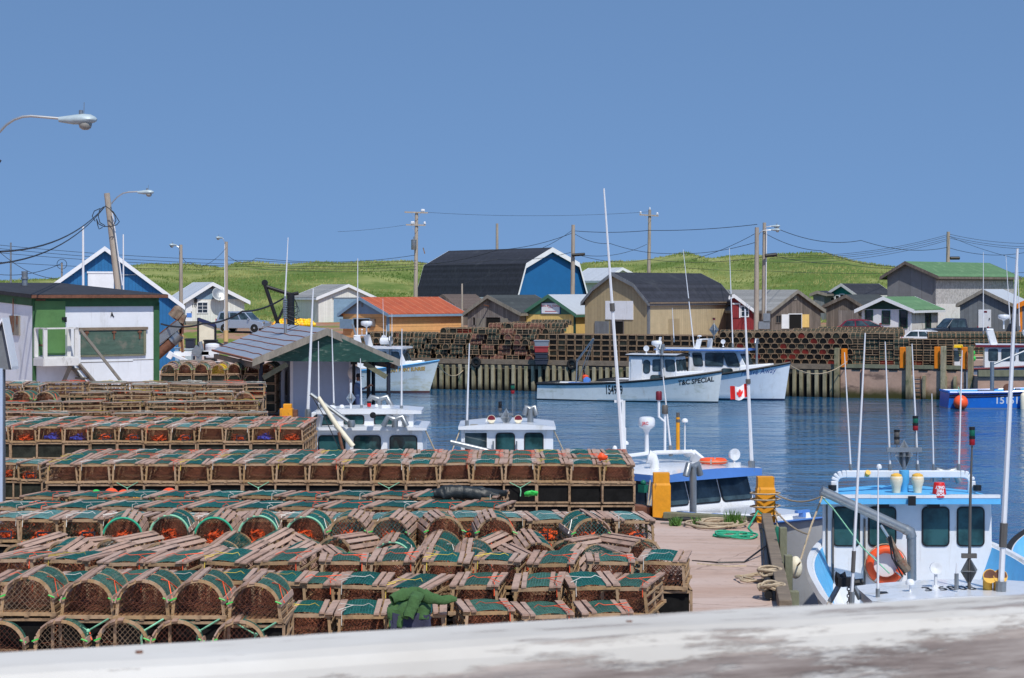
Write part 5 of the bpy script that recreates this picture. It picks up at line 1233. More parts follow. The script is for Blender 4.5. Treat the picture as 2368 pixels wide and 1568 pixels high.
mb = MB(); mb.tube([bc.w(2058,1238,Yb-.2), bc.w(2070,1300,Yb-.2), bc.w(2093,1330,Yb-.2)], .018, 5); mb.tube([bc.w(2054,1240,Yb-.2), bc.w(2062,1290,Yb-.25), bc.w(2086,1334,Yb-.2)], .018, 5); bc.part('hydraulic_hose', mb, 'black')
mb = MB(); s_ = bc
for i in range(5): mb.tube([bc.pt(.1+.02*i,1,1)+V((0,-.35,-.25-.02*i)), bc.pt(.14+.02*i,1,1)+V((0,.06,.1)), bc.pt(.12+.02*i,1,1)+V((0,.25,-.5))], .022, 5)
bc.part('mooring_turns', mb, 'rope')
mb = MB(); mb.ball(bc.w(1839,1312,44.8), .14, 14, 9, (1,1,1.7)); bc.part('side_fender', mb, 'cream', smooth=True)
# --- low white boat roof beyond the rail
Y = 37.6; cx = 8.2
bd_ = Boat('lobster_boat', 'low white boat roof with yellow vent cowls and numerals just beyond the rail', 9.6, 4.3, 1.0, 1.5, (cx, 34.6, 0), R(-90), 'hull_plain', 'rubber', foredeck=.7)
bd_.cabin(-4.4, -2.6, 1.85, .5, 2.0, .15, tumble=.02); bd_.roof(-4.55, -2.45, 2.0, 1.98, .16, 'gel_white', crown=.12)
bd_.front_windows(3, h=.5, zc=1.7)
def rfz(x, y):   # roof height at world x,y
    v = (x-cx)/4.0+.5; return 2.14+.12*(1-(2*v-1)**2)
def ontop(dx, dy, Y): p = P(dx, dy, Y); return V((p.x, p.y, rfz(p.x, p.y)))
text_me = lambda x, y, X0=PX(2195,38.0): bd_.I @ V((X0+x, 38.0+y*2.0, rfz(X0+x,0)+.004)); text_obj('roof_numeral', '3 5805', .34, text_me, 'num_black', bd_.o, bold=.006)
mb = MB(); q = ontop(1951+470,0,38); 
for dx in (1951,2350): mb.box(bd_.I @ V((PX(dx+ (90 if dx < 2000 else 0),38.0),38.0,rfz(PX(dx+90,38),0)+.005)),(.22,.16,.01))
bd_.part('roof_mark', mb, 'num_black')
def bw_(v): return bd_.I @ V(v)
c = ontop(2163,0,38.2); c.z += .34; bd_.spot(bw_(c), .11, (1,0,.1))
c = ontop(2104,0,37.9); bd_.gps(bw_(c), .12, .08)
c = ontop(2240,0,37.9); bd_.reflector(bw_(V((c.x,c.y,PZ(1320,37.9)))), .19); mb = MB(); mb.tube([bw_(c), bw_(P(2243,1150,37.9)), bw_(P(2247,1030,37.9))], [.03,.025,.016], 6); mb.box(bw_(V((c.x,c.y,PZ(1285,37.9)))),(.08,.26,.08)); bd_.part('reflector_mast', mb, 'grey_collar')
bd_.light_post(bw_(P(2247,1032,37.9)), .02, ('lamp_green','lamp_red'), .05)
for dx in (2283,2307): c = ontop(dx,0,37.8); bd_.cowl(bw_(c), (1,.05,.1), .24, .085, 'yellow_cowl', 'rust_steel')
for b_, t_, r_, cl in (((1968,1392),(2000,770),.03,(.11,.19)),((2029,1385),(2030,1080),.022,None),((2313,1368),(2352,575),.055,(.13,.2)),((2211,1350),(2211,1302),.022,None)):
    bd_.whip(P(*b_,37.6), P(*t_,37.6), r_, collar=cl)
mb = MB(); q = P(1945,1350,38.2); mb.tube([bw_(q), bw_(P(1995,1345,38.2))], .06, 8); mb.lathe([(.05,-.1),(.13,-.08),(.08,0),(.13,.08),(.05,.1)], bw_(P(1943,1338,38.1)), 12, Matrix.Rotation(R(90),3,'X')); mb.tube([bw_(P(1934,1325,38.1)), bw_(P(1944,1345,38.1))], .03, 6); mb.box(bw_(P(1955,1345,38)),(.16,.3,.16)); bd_.part('trap_hauler', mb, 'black', smooth=True)
mb = MB(); mb.tube([bw_(P(1942,1348,38.2)), bw_(P(1918,1392,38.2))], .05, 6); mb.tube([bw_(P(1972,1352,38.2)), bw_(P(1988,1385,38.2))], .05, 6); bd_.part('hauler_bracket', mb, 'galv', smooth=True)
mb = MB(); q = P(1962,1362,38)
for i in range(5): mb.torus(bw_(q-V((0,0,.06*i))), .03, .011, Matrix.Rotation(R(90),3,'X' if i % 2 else 'Y'), 10, 6)
bd_.part('chain', mb, 'grey_collar')
# --- sky-blue bow entering at the edge
be_ = Boat('lobster_boat', 'boat with sky-blue inner bulwark and dark rail cut off beside the trimmed wheelhouse', 9.0, 4.6, 1.2, 2.05, (13.3, 47.6, 0), R(90), 'hull_plain', 'rubber', foredeck=.85, inner='in_blue', railw=.09, p=1.6)
# ================================================================== poles, lamps, wires
def lamp_head(o, p, d, s=1.0, name='lamp_head'):
    """cobra-head luminaire: p = where the arm enters, d = horizontal direction"""
    d = V(d).normalized(); sx = V((-d.y, d.x, 0)); p = V(p)
    secs = [(0,.06,.06,.05),(.12,.075,.075,.07),(.3,.12,.1,.1),(.5,.17,.125,.1),(.66,.165,.11,.09),(.76,.1,.06,.05),(.79,.02,.02,.02)]
    mb = MB(); n = 12
    for x, w_, up, dn in secs:
        for j in range(n):
            a = 2*math.pi*j/n; z = math.sin(a); mb.v.append(tuple(p + d*x*s + sx*math.cos(a)*w_*s + V((0,0,(z*up if z > 0 else z*dn)*s))))
    for i in range(len(secs)-1):
        for j in range(n): mb.f.append((i*n+j, i*n+(j+1)%n, (i+1)*n+(j+1)%n, (i+1)*n+j)); mb.m.append(0)
    mb.f.append(tuple(range(n-1,-1,-1))); mb.m.append(0)
    h = mb.build(name, K['lamp_body'], o, smooth=True)
    mb = MB(); mb.lathe([(.13*s,-.07*s),(.14*s,-.1*s),(.12*s,-.17*s),(.06*s,-.21*s),(.001,-.215*s)], p+d*.55*s, 14); l = mb.build('lens', K['lamp_lens'], o, smooth=True); l.parent = h
    mb = MB(); mb.lathe([(.045*s,.1*s),(.045*s,.19*s),(.03*s,.2*s)], p+d*.46*s, 10); mb.tube([p+d*.52*s+V((0,0,.1*s)), p+d*.525*s+V((0,0,.36*s))], .008*s, 5); l = mb.build('photocell', K['galv'], o, smooth=True); l.parent = h
    return h
def pole(name, label, dx, dyt, dyb, Y, r=.15, lean=0, base=None, cat='utility pole', group='utility poles', topdx=None, m='pole_wood'):
    zb = base if base is not None else ground_z(Y)-.1
    b = V((PX(dx,Y),Y,zb)); t = P(topdx if topdx is not None else dx, dyt, Y)
    o = thing(name, label, cat, b, group=group)
    mb = MB(); mb.tube([b, b+(t-b)*.5, t], [r*1.15, r, r*.82], 10); mb.build('pole', K[m], o, smooth=True); return o, b, t
# near lamp: only its arm and head reach into the picture
o = thing('street_lamp', 'large street lamp on a curved arm nearest the trap field', 'street lamp', (PX(-70,44),44,DECK), group='street lamps')
mb = MB(); mb.tube([(PX(-70,44),44,DECK),(PX(-78,44),44,PZ(240,44))], [.17,.13], 12); mb.build('pole', K['pole_wood'], o, smooth=True)
mb = MB(); mb.tube([P(-72,372,44),P(-40,345,44),P(0,304,44),P(14,289,44),P(32,277,44),P(52,270,44),P(72,268.5,44),P(137,274,44)], .028, 8); mb.build('arm', K['alu'], o, smooth=True)
lamp_head(o, P(136,277,44), (1,0,0), .98)
mb = MB(); mb.tube([P(-70,380,44), P(-6,366,44), P(2,372,44), P(-4,380,44), P(-60,395,44)], .02, 5); mb.build('cable_loop', K['wire'], o)
# leaning pole with lamp
o, b, t = pole('street_lamp', 'leaning wooden pole with lamp arm and coiled wires rising behind the office roof', 304, 447, 0, 104, .17, base=DECK, topdx=247, group='street lamps', cat='street lamp')
mb = MB(); mb.tube([P(257,472,103.8),P(263,464,103.8),P(272,455,103.8),P(284,447,103.8),P(298,444,103.8),P(319,443,103.8)], .035, 8); mb.build('arm', K['alu'], o, smooth=True)
lamp_head(o, P(318,445,103.8), (1,-.05,0), 1.0)
mb = MB(); mb.tube([P(259,490,103.75), P(264,520,103.75), P(283,660,103.75)], .03, 6); mb.build('conduit', K['antenna'], o)
mb = MB()
for k, pts in enumerate((((243,476),(252,482),(262,490),(270,503),(276,513),(270,520),(256,524),(240,524),(228,518),(223,506)),((240,478),(230,486),(227,500),(231,515),(243,522)),((255,485),(265,497),(268,510),(263,520)),((223,506),(226,521),(229,530),(237,526)),((232,482),(218,488),(213,500),(220,512)))):
    mb.tube([P(x,y,103.5-.06*k) for x,y in pts], .022, 5)
mb.build('wire_coil', K['wire'], o)
# mid poles
o, b, t = pole('street_lamp', 'wooden lamp pole with pale splinted foot before the white and blue hut', 419, 566, 0, 150, .14, base=2.3, group='street lamps', cat='street lamp', topdx=418)
mb = MB(); mb.tube([P(416,582,149.8),P(413,572,149.8),P(407,568,149.8)], .03, 6); mb.build('arm', K['alu'], o); lamp_head(o, P(408,567,149.8), (-.55,-.8,0), .85)
mb = MB(); mb.tube([P(419,812,149.8), P(419,775,149.8)], .2, 10); mb.build('new_foot', K['pole_new'], o, smooth=True)
o, b, t = pole('street_lamp', 'wooden lamp pole beside the silver car with a small lamp on top', 522, 559, 0, 178, .16, group='street lamps', cat='street lamp', topdx=523)
mb = MB(); mb.tube([P(520,562,177.8),P(516,553,177.8),P(512,549,177.8)], .03, 6); mb.build('arm', K['alu'], o); lamp_head(o, P(514,550,177.8), (-.6,-.8,0), .9)
mb = MB(); mb.tube([P(522,790,177.7), P(522,764,177.7)], .21, 10); mb.build('new_foot', K['pole_new'], o, smooth=True)
mb = MB(); mb.tube([P(519.5,790,177.6), P(519.5,565,177.6)], .035, 6); mb.build('conduit', K['antenna'], o)
def crossarm(o, dx, dy, Y, w, tilt=0, ins=()):
    a, b = P(dx-w/2,dy-tilt,Y-.2), P(dx+w/2,dy+tilt,Y-.2)
    mb = MB(); mb.bar(a, b, .12, .14); c = (a+b)/2
    for sg in (-1,1): mb.bar(c+(b-a)*.22*sg, c-V((0,0,.8)), .04, .02)
    x = mb.build('crossarm', K['pole_wood'], o)
    for q in ins:
        p = a+(b-a)*q; mb = MB(); mb.lathe([(.04,.05),(.05,.12),(.14,.14),(.14,.2),(.09,.22),(.12,.28),(.06,.36)], p, 8); l = mb.build('insulator', K['office_white'], o, smooth=True)
o, b, t = pole('utility_pole', 'grey pole with two crossarms and a transformer left of the great barn roof'.replace('left of','beside'), 960, 490, 0, 214, .2, topdx=963)
crossarm(o, 962, 491.5, 214, 54, .8, (.75,.82)); crossarm(o, 961, 520.5, 214, 45, .6, (.3,.38,.96))
mb = MB(); c = P(956.5,566,213.6); mb.lathe([(.24,-.5),(.26,-.46),(.26,.4),(.28,.42),(.28,.48),(.1,.56)], c, 12); mb.lathe([(.05,.55),(.05,.8)], c, 6); mb.build('transformer', K['galv'], o, smooth=True)
mb = MB(); mb.bar(P(978,573,213.5), P(982,587,213.5), .1, .1); mb.build('stub_arm', K['rust'], o)
pole('utility_pole', 'bare pole top standing up behind the great black barn roof', 1149, 517, 0, 232, .17)
o, b, t = pole('utility_pole', 'grey pole standing in front of the blue gambrel end wall', 1323, 520, 0, 196, .2, topdx=1325)
mb = MB(); mb.lathe([(.09,-.6),(.14,-.55),(.14,.55),(.09,.6)], P(1337,589,195.6), 8, Matrix.Rotation(R(86),3,'Y')); mb.build('splice_box', K['black'], o, smooth=True)
o, b, t = pole('utility_pole', 'grey pole with a single crossarm on the dune above the tan barn', 1498, 485, 0, 226, .19, topdx=1502); crossarm(o, 1500, 498, 226, 44, 1.4, (.06,.94))
mb = MB(); mb.lathe([(.04,0),(.1,.1),(.06,.3)], P(1502,486,226), 8); mb.build('insulator', K['office_white'], o, smooth=True)
pole('utility_pole', 'thick bare pole next to the twin-lamp pole at the grey board shed', 1748, 526, 0, 173, .2, topdx=1749.5)
o, b, t = pole('street_lamp', 'brown pole carrying two lamps beside the grey board shed', 1765, 515, 0, 173.5, .17, topdx=1767, group='street lamps', cat='street lamp')
mb = MB(); mb.tube([P(1766,530,173.2),P(1772,525,173.2),P(1784,523,173.2)], .035, 6); mb.tube([P(1752,547,173.2),P(1757,538,173.2),P(1765,533,173.2),P(1783,532,173.2)], .035, 6); mb.build('arm', K['alu'], o, smooth=True)
lamp_head(o, P(1783,523,173.2), (1,-.1,0), .9); lamp_head(o, P(1782,531.5,173.2), (1,-.15,0), .95)
mb = MB(); mb.tube([P(1770,752,173.2), P(1772,530,173.2)], .04, 6); mb.build('conduit', K['antenna'], o)
mb = MB(); mb.box(P(1772,735,172.9), (.55,.3,.7)); mb.box(P(1766,752,172.9),(.9,.3,.6)); mb.build('meter_box', K['galv'], o)
mb = MB(); mb.lathe([(.09,-.5),(.15,-.45),(.15,.45),(.09,.5)], P(1782,590,173), 8, Matrix.Rotation(R(84),3,'Y')); mb.build('splice_box', K['black'], o, smooth=True)
o, b, t = pole('utility_pole', 'brown pole showing above the green warehouse roof', 2190, 536, 0, 238, .22, topdx=2192)
mb = MB(); mb.lathe([(.12,-.55),(.18,-.5),(.18,.5),(.12,.55)], P(2207,597,237), 8, Matrix.Rotation(R(90),3,'Y')); mb.build('splice_box', K['black'], o, smooth=True)
pole('utility_pole', 'short weathered service pole rising between orange roof and grey gable', 1068, 656, 0, 194, .09)
pole('utility_pole', 'thin pale lattice mast with crosspieces at the edge of the dune', 25, 561, 0, 190, .09, m='galv')
o, b, t = pole('utility_pole', 'small insulator pole showing over the office roof', 143, 607, 0, 150, .07, base=DECK); mb = MB(); mb.torus(P(143,611,149.8), .34, .02, Matrix.Rotation(R(90),3,'X'), 18, 5); mb.build('hoop', K['wire'], o)
for dx, dy, lab in ((193,523,'tall white flagpole behind the black office roof'),(286,542,'slim white flagpole before the blue barn')):
    o, b, t = pole('flagpole', lab, dx, dy, 0, 118, .07 if dx < 200 else .045, base=DECK, cat='flagpole', group='white flagpoles behind the office', m='antenna', topdx=dx-1)
WN_ = 0
def wire(label, pts, r=.022, sag=0.0, n=14):
    """pts: (plan x, plan y, distance) supports; sag in metres between them"""
    mb = MB(); Q = [P(*p) for p in pts]; out = []
    for a, b in zip(Q, Q[1:]):
        for i in range(n): t = i/n; out.append(a+(b-a)*t-V((0,0,sag*4*t*(1-t))))
    out.append(Q[-1]); mb.tube(out, r, 4, caps=False)
    o = mb.build('power_line', K['wire'], None); tag(o, label, 'wire', 'overhead wires'); return o
wire('heavier twisted cable sagging from the leaning pole out of the frame', [(243,477,104),(0,582,60)], .028, .5)
wire('second twisted cable from the leaning pole, dropping lower', [(241,480,104),(-30,612,60)], .026, .6)
for k,(y0,y1,y2) in enumerate(((565,603,605),(573,612,611),(583,616,617),(605,622,622))):
    wire(('uppermost','second','third','lowest')[k]+' of four wires crossing the dune to the transformer pole', [(-20,y0,190),(590,y1,205),(962,y2-2+k,213)], .02, .25)
wire('wire with insulated sleeve dropping from the dune edge behind the office roof', [(-10,575,150),(60,625,150),(130,645,150),(200,662,150)], .02, .1)
wire('dark cable from the insulator pole towards the dune edge', [(143,609,150),(0,635,150)], .02, .3)
wire('cable looping between the two lamp poles by the silver car', [(420,593,150),(440,606,152),(470,615,160),(523,573,177)], .02, .2)
wire('cable from the lamp pole by the silver car over the dune', [(525,590,178),(592,597,190),(960,590,213)], .022, .5)
wire('heavy cable from the auger past the silver car to the roof antenna', [(372,749,100),(470,748,98),(560,720,96),(655,690,93)], .04, .15)
wire('upper wire from transformer pole to the top of the twin crossarm', [(985,491,214),(1240,499,222),(1500,490,226)], .014, .1)
wire('faint wire climbing from the frame over the transformer crossarm', [(780,536,214),(940,520,214)], .012, .1)
wire('cable from the transformer pole to the grey pole at the blue end wall', [(964,612,214),(1150,578,205),(1323,539,196)], .024, .3)
wire('straight cable from the transformer pole along the barn ridge', [(964,606,214),(1150,600,215),(1323,583,197)], .022, .3)
wire('cable from the grey pole down to the barn ridge', [(1322,533,196),(1255,573,205)], .022, .1)
wire('long cable from the grey pole to the twin-lamp pole', [(1327,534,196),(1500,533,190),(1750,519,173)], .024, .15)
wire('cable falling from the grey pole towards the dune and rising to the bare pole', [(1327,540,196),(1410,563,200),(1560,586,205),(1745,561,174)], .022, .3)
wire('cable from the splice box to the crossarm pole', [(1345,590,196),(1495,565,225)], .022, .5)
wire('lower cable from the splice box along the dune', [(1345,592,196),(1500,600,220),(1780,592,174)], .022, .4)
wire('service wire from the bare pole down to the tan barn', [(1746,540,173),(1600,600,180)], .02, .2)
wire('high cable from the twin-lamp pole to the pole above the green roof', [(1790,526,174),(1990,556,205),(2190,572,238),(2380,582,240)], .026, .6)
wire('lower cable from the twin-lamp pole across the dune to the warehouse', [(1772,542,174),(1900,580,190),(2050,615,210),(2380,630,240)], .024, .3)
wire('cable from the splice box of the twin-lamp pole to the green roof', [(1790,592,174),(1950,610,200),(2110,620,205)], .02, .2)
for k,(a,b) in enumerate(((543,590),(547,594),(552,598),(556,606))): wire(('top','upper middle','lower middle','bottom')[k]+' strand of the fan from the warehouse pole towards the dune', [(2190,a,238),(1780,b,230)], .02, .8)
for k,(a,b) in enumerate(((541,563),(546,571),(550,576))): wire(('top','middle','bottom')[k]+' strand of the fan from the warehouse pole out of the frame', [(2192,a,238),(2390,b,238)], .02, .3)
wire('slanting wire from the warehouse pole to the end of its roof', [(2193,546,238),(2350,598,220)], .02, .2)
wire('horizontal wire running along the foot of the dune', [(1560,618,222),(1780,627,215),(2050,632,212)], .018, .1)
wire('service wire from the short pole to the great barn roof', [(1069,656,194),(1180,616,205)], .016, .1)

# ================================================================== cars
def car(name, label, loc, yaw, paint, kind='suv', L=4.4, Wd=1.8, Hh=1.75):
    o = thing(name, label, 'car', loc, (0,0,yaw))
    if kind == 'suv':
        low = [(-L/2,.45),(-L/2,.95),(-L/2+.08,1.05),(.95,1.05),(1.75,.98),(L/2-.05,.82),(L/2,.5),(L/2-.1,.32),(-L/2+.1,.32)]
        top = [(-L/2+.08,1.03),(-L/2+.28,Hh-.08),(-L/2+.5,Hh),(.1,Hh),(.45,Hh-.06),(1.15,1.03)]
    elif kind == 'truck':
        low = [(-L/2,.5),(-L/2,1.05),(-.6,1.05),(1.0,1.05),(L/2-.4,.98),(L/2,.85),(L/2,.5),(L/2-.1,.35),(-L/2+.1,.35)]
        top = [(-.75,1.03),(-.65,Hh-.05),(-.45,Hh),(.35,Hh),(.6,Hh-.08),(1.2,1.03)]
    else:
        low = [(-L/2,.4),(-L/2+.03,.85),(-L/2+.15,.92),(.9,.9),(1.6,.82),(L/2-.1,.66),(L/2,.42),(L/2-.1,.26),(-L/2+.1,.26)]
        top = [(-L/2+.12,.9),(-L/2+.6,Hh-.12),(-L/2+1.1,Hh),(-.3,Hh),(.3,Hh-.1),(1.35,.88)]
    mb = MB(); w2 = Wd/2
    def loft(poly, ws):
        n = len(poly); k = len(ws); a = []
        for y, insx, f in ws: a += [V((x*insx, y*(f(z) if f else 1), z)) for x, z in poly]
        fs = [tuple(range(n))] + [tuple(range((k-1)*n+n-1,(k-1)*n-1,-1))]
        for q in range(k-1):
            for i in range(n): fs.append((q*n+(i+1)%n, q*n+i, (q+1)*n+i, (q+1)*n+(i+1)%n))
        mb.add(a, fs)
    loft(low, [(-w2,.97,None),(-w2+.08,1,None),(w2-.08,1,None),(w2,.97,None)])
    tz = lambda z: 1-.16*max(0,(z-1.0)/(Hh-1.0))
    loft(top, [(-w2+.04,1,tz),(w2-.04,1,tz)])
    body = mb.build('body', K[paint], o, world=False, bevel=.04)
    for sg in (-1,1):
        t0 = top[1:-1]; xs = [t[0] for t in top]
        segs = ((top[0][0]+.25, xs[2]+.15 if kind != 'truck' else xs[0]+.2),)
        zb, zt = (1.08, Hh-.12) if kind != 'sedan' else (.95, Hh-.12)
        a0, a1 = top[0][0]+.16, top[-1][0]-.1; b0, b1 = top[1][0]+.12, top[-2][0]+.02
        cuts = [0,.36,.68,1] if kind != 'truck' else [0,.5,1]
        for c0, c1 in zip(cuts, cuts[1:]):
            e = .02; pts = []
            for f, z in ((c0+e,zb),(c1-e,zb),(c1-e,zt),(c0+e,zt)):
                lo_, hi_ = (a0,a1) if z == zb else (b0,b1); y = sg*((w2-.04)*tz(z)+.006); pts.append(V((lo_+(hi_-lo_)*f, y, z)))
            m2 = MB(); m2.prism(pts, (0,-sg*.02,0)); m2.build('side_window', K['glass'], o, world=False)
    for nm, i, j in (('windscreen',-1,-2),('rear_window',0,1)):
        (xa,za),(xb,zb2) = top[i], top[j]; sg = 1 if i == -1 else -1; f = lambda t: (xa+(xb-xa)*t+sg*.015, za+(zb2-za)*t)
        (x1,z1),(x2,z2) = f(.08), f(.92); ya, yb = (w2-.14)*tz(z1), (w2-.14)*tz(z2)
        m2 = MB(); m2.prism([V((x1,-ya,z1)),V((x1,ya,z1)),V((x2,yb,z2)),V((x2,-yb,z2))], (-sg*.02,0,0)); m2.build(nm, K['glass'], o, world=False)
    rw = .36 if kind != 'sedan' else .32
    for x in (-L/2+.85, L/2-.85):
        for sg in (-1,1):
            m2 = MB(); q = Matrix.Rotation(R(90),3,'X'); m2.lathe([(rw*.6,-.11),(rw*.95,-.11),(rw,-.06),(rw,.06),(rw*.95,.11),(rw*.6,.11)], (x, sg*(w2-.1), rw), 20, q); wv = m2.build('wheel', K['tyre'], o, smooth=True, world=False)
            m2 = MB(); m2.lathe([(.06,-.115),(rw*.6,-.09),(rw*.6,.09),(.06,.115)], (x, sg*(w2-.1), rw), 14, q); r_ = m2.build('rim', K['alu'], None, smooth=True, world=False); r_.parent = wv
            m2 = MB(); m2.torus((x, sg*(w2-.03), rw+.02), rw+.06, .035, q, 20, 6); m2.build('wheel_arch', K['black' if kind != 'suv' else paint], o, smooth=True, world=False)
    for sg in (-1,1):
        m2 = MB(); m2.box((L/2-.06, sg*(w2-.25), .72 if kind == 'sedan' else .85), (.12,.34,.14)); m2.build('headlight', K['lamp_lens'], o, world=False)
        m2 = MB(); m2.box((-L/2+.03, sg*(w2-.12), .8 if kind == 'sedan' else 1.0), (.06,.14,.28)); m2.build('tail_light', K['sign_red'], o, world=False)
        m2 = MB(); m2.box((top[-1][0]-.25, sg*(w2+.08), 1.12), (.12,.2,.14)); m2.build('mirror', K[paint], o, world=False)
    m2 = MB(); m2.box((L/2-.02,0,.42),(.1,Wd*.9,.16)); m2.box((-L/2+.02,0,.45),(.1,Wd*.92,.16)); m2.build('bumper', K['black' if kind == 'truck' else paint], o, world=False)
    return o
Yc = 187.0; car('parked_car', 'silver off-road car parked on the red dirt before the white and blue hut', (PX(563,Yc),Yc,ground_z(Yc)), R(-17), 'car_silver', 'suv', 4.5, 1.85, 1.78)
Yc = 172.5; car('parked_car', 'dark red car half hidden behind the trap stack at the green-roofed cottage', (PX(2003,Yc),Yc,PZ(738,Yc)-1.5), R(-12), 'car_red', 'sedan', 4.5, 1.75, 1.5)
Yc = 170.5; car('parked_car', 'white car with sloping nose parked behind the end of the trap stack', (PX(2152,Yc),Yc,PZ(763,Yc)-1.45), R(-28), 'car_white', 'sedan', 4.3, 1.75, 1.45)
Yc = 174.0; car('parked_truck', 'dark pickup truck parked before the dark grey shed', (PX(2206,Yc),Yc,PZ(736,Yc)-1.8), R(197), 'car_dark', 'truck', 5.2, 1.9, 1.8)['category'] = 'truck'

# ================================================================== yellow buoys piled by the metal shed
byg = random.Random(5); ys = []
me_b = MB().ball((0,0,0), .19, 14, 9).mesh('round_buoy', True)
names_row = ('front','middle','top')
cnt = 0
for layer in range(3):
    n = 24 - layer*3
    for i in range(n):
        dx = 634 + layer*4 + i*(96-layer*8)/n + byg.uniform(-.8,.8); Y = 197 + byg.uniform(-.3,.3) + layer*.25
        o = bpy.data.objects.new('net_buoy', me_b); COL.objects.link(o)
        o.location = P(dx, 750.3 - layer*4.3 + byg.uniform(-.8,.8), Y); o.scale = [byg.uniform(.9,1.12)]*3; o.rotation_euler = (byg.uniform(0,3),byg.uniform(0,3),0)
        if not me_b.materials: me_b.materials.append(K['yellow_buoy'])
        if byg.random() < .3:
            o.material_slots[0].link = 'OBJECT'; o.material_slots[0].material = K['amber_buoy']; c_ = 'amber'
        else:
            o.material_slots[0].link = 'OBJECT'; o.material_slots[0].material = K['yellow_buoy']; c_ = 'yellow'
        tag(o, f'{c_} ball buoy in the {("bottom","middle","top")[layer]} layer of the pile, {ORD[i]} from the silver car', 'buoy', 'yellow buoys piled by the metal shed')

# ================================================================== clutter between office and shelter
o = thing('pipe_hoist', 'black steel pipe hoist standing behind the tin-roofed shelter', 'hoist', (PX(673,112),112,DECK))
Yh = 112; mb = MB(); mb.tube([(PX(673,Yh),Yh,DECK), P(672,690,Yh), P(672,678,Yh)], .2, 12); mb.build('post', K['black'], o, smooth=True)
mb = MB(); mb.tube([P(690,678,Yh), P(672,681,Yh), P(616,663,Yh)], .1, 10); mb.build('boom', K['black'], o, smooth=True)
mb = MB(); mb.tube([P(611,650,Yh), P(614,664,Yh), P(643,750,Yh+.2), P(658,800,Yh+.3)], .1, 10); mb.build('strut', K['black'], o, smooth=True)
mb = MB(); mb.bar(P(633,760,Yh), P(660,705,Yh), .2, .12); mb.build('brace', K['black'], o); 
mb = MB(); mb.lathe([(.02,-.1),(.16,-.1),(.16,.1),(.02,.1)], P(612,654,Yh), 12, Matrix.Rotation(R(90),3,'X')); mb.build('sheave', K['black'], o, smooth=True)
o = thing('grain_auger', 'rusty grey auger chute with two pipes leaning out behind the office corner', 'auger', (PX(372,100),100,DECK))
Ya = 100; mb = MB(); mb.bar(P(345,803,Ya), P(417,748,Ya), .46, .4); mb.build('chute', K['galv'], o)
mb = MB(); mb.bar(P(345,792,Ya), P(414,737,Ya), .5, .05); mb.build('chute_lid', K['rust_steel'], o)
mb = MB(); mb.tube([P(352,830,Ya), P(402,787,Ya), P(414,772,Ya)], .24, 12); mb.build('lower_pipe', K['rust_steel'], o, smooth=True)
mb = MB(); mb.tube([P(398,790,Ya-.02), P(415,773,Ya-.02)], .27, 12); mb.build('pipe_collar', K['galv'], o, smooth=True)
mb = MB(); mb.box(P(411,727,Ya), (.36,.4,.4), Matrix.Rotation(R(35),3,'Y')); mb.lathe([(.05,-.3),(.24,-.28),(.24,.2),(.1,.32)], P(407,722,Ya), 12, Matrix.Rotation(R(40),3,'Y')); mb.box(P(422,737,Ya), (.24,.3,.4), Matrix.Rotation(R(20),3,'Y')); mb.build('motor', K['rust'], o, smooth=False)
mb = MB(); mb.bar(P(422,742,Ya), P(420,772,Ya), .16, .1); mb.bar(P(416,755,Ya), P(422,815,Ya), .1, .1); mb.build('outlet', K['rust_steel'], o)
o = thing('leaning_board', 'cream notice board with slanting blue top edge and dark posts', 'board', (PX(479,135),135,DECK))
Yb2 = 135.0; mb = MB(); mb.prism([P(459,794,Yb2),P(497,794,Yb2),P(497,752,Yb2),P(459,738,Yb2)], (0,.08,0)); mb.build('panel', K['cream'], o)
mb = MB(); mb.bar(P(458,738,Yb2-.05), P(498,753,Yb2-.05), .1, .22); mb.build('top_edge', K['navy'], o)
for dx, dy in ((458,735),(498,752)): mb = MB(); mb.bar((PX(dx,Yb2),Yb2,DECK), P(dx,dy,Yb2), .12); mb.build('post', K['black'], o)
def simple(name, label, cat, fn, m, group=None, smooth=False, bevel=.015):
    mb = MB(); fn(mb); o = mb.build(name, K[m], None, smooth=smooth, bevel=bevel); tag(o, label, cat, group); return o
Yx = 128.0; zf = 2.2
def tub(mb, dx0, dx1, dyt, Y, hgt=None, d=.8):
    x0, x1 = PX(dx0,Y), PX(dx1,Y); zt = PZ(dyt,Y); zb = DECK if hgt is None else zt-hgt
    mb.prism([V((x0+.04,Y,zb)),V((x1-.04,Y,zb)),V((x1,Y,zt)),V((x0,Y,zt))],(0,d,0)); mb.box(((x0+x1)/2,Y+d/2,zt-.04),(x1-x0+.08,d+.08,.08))
simple('fish_tote', 'black fish tote standing below the cream notice board', 'tote', lambda mb: tub(mb,471,499,786,130), 'black')
simple('fish_tote', 'black fish tote lying behind the splinted pole foot', 'tote', lambda mb: tub(mb,428,448,783,134), 'bin_dark')
simple('water_cooler', 'white and blue drinks cooler beside the tin roof eave', 'cooler', lambda mb: mb.lathe([(.36,-.5),(.4,-.45),(.4,.1),(.42,.14),(.4,.3),(.2,.36)], P(491,808,126), 16), 'white_paint', smooth=True)
simple('plastic_drum', 'pale green plastic drum beside the grain auger', 'drum', lambda mb: tub(mb,427,443,806,127,d=.6), 'lamp_body')
simple('plastic_drum', 'pale blue plastic drum behind the splinted pole foot', 'drum', lambda mb: tub(mb,404,413,803,129,d=.5), 'pale_blue')
o = thing('boat_trailer', 'white trailer beam with grey winch behind the arched traps', 'trailer', (PX(450,124),124,DECK))
mb = MB(); mb.box(P(443,818,124),(2.0,.3,.26)); mb.box(P(485,816,124),(.9,.3,.24)); mb.bar(P(391,816,124),P(435,836,123.5),.14,.16); mb.build('beam', K['white_paint'], o)
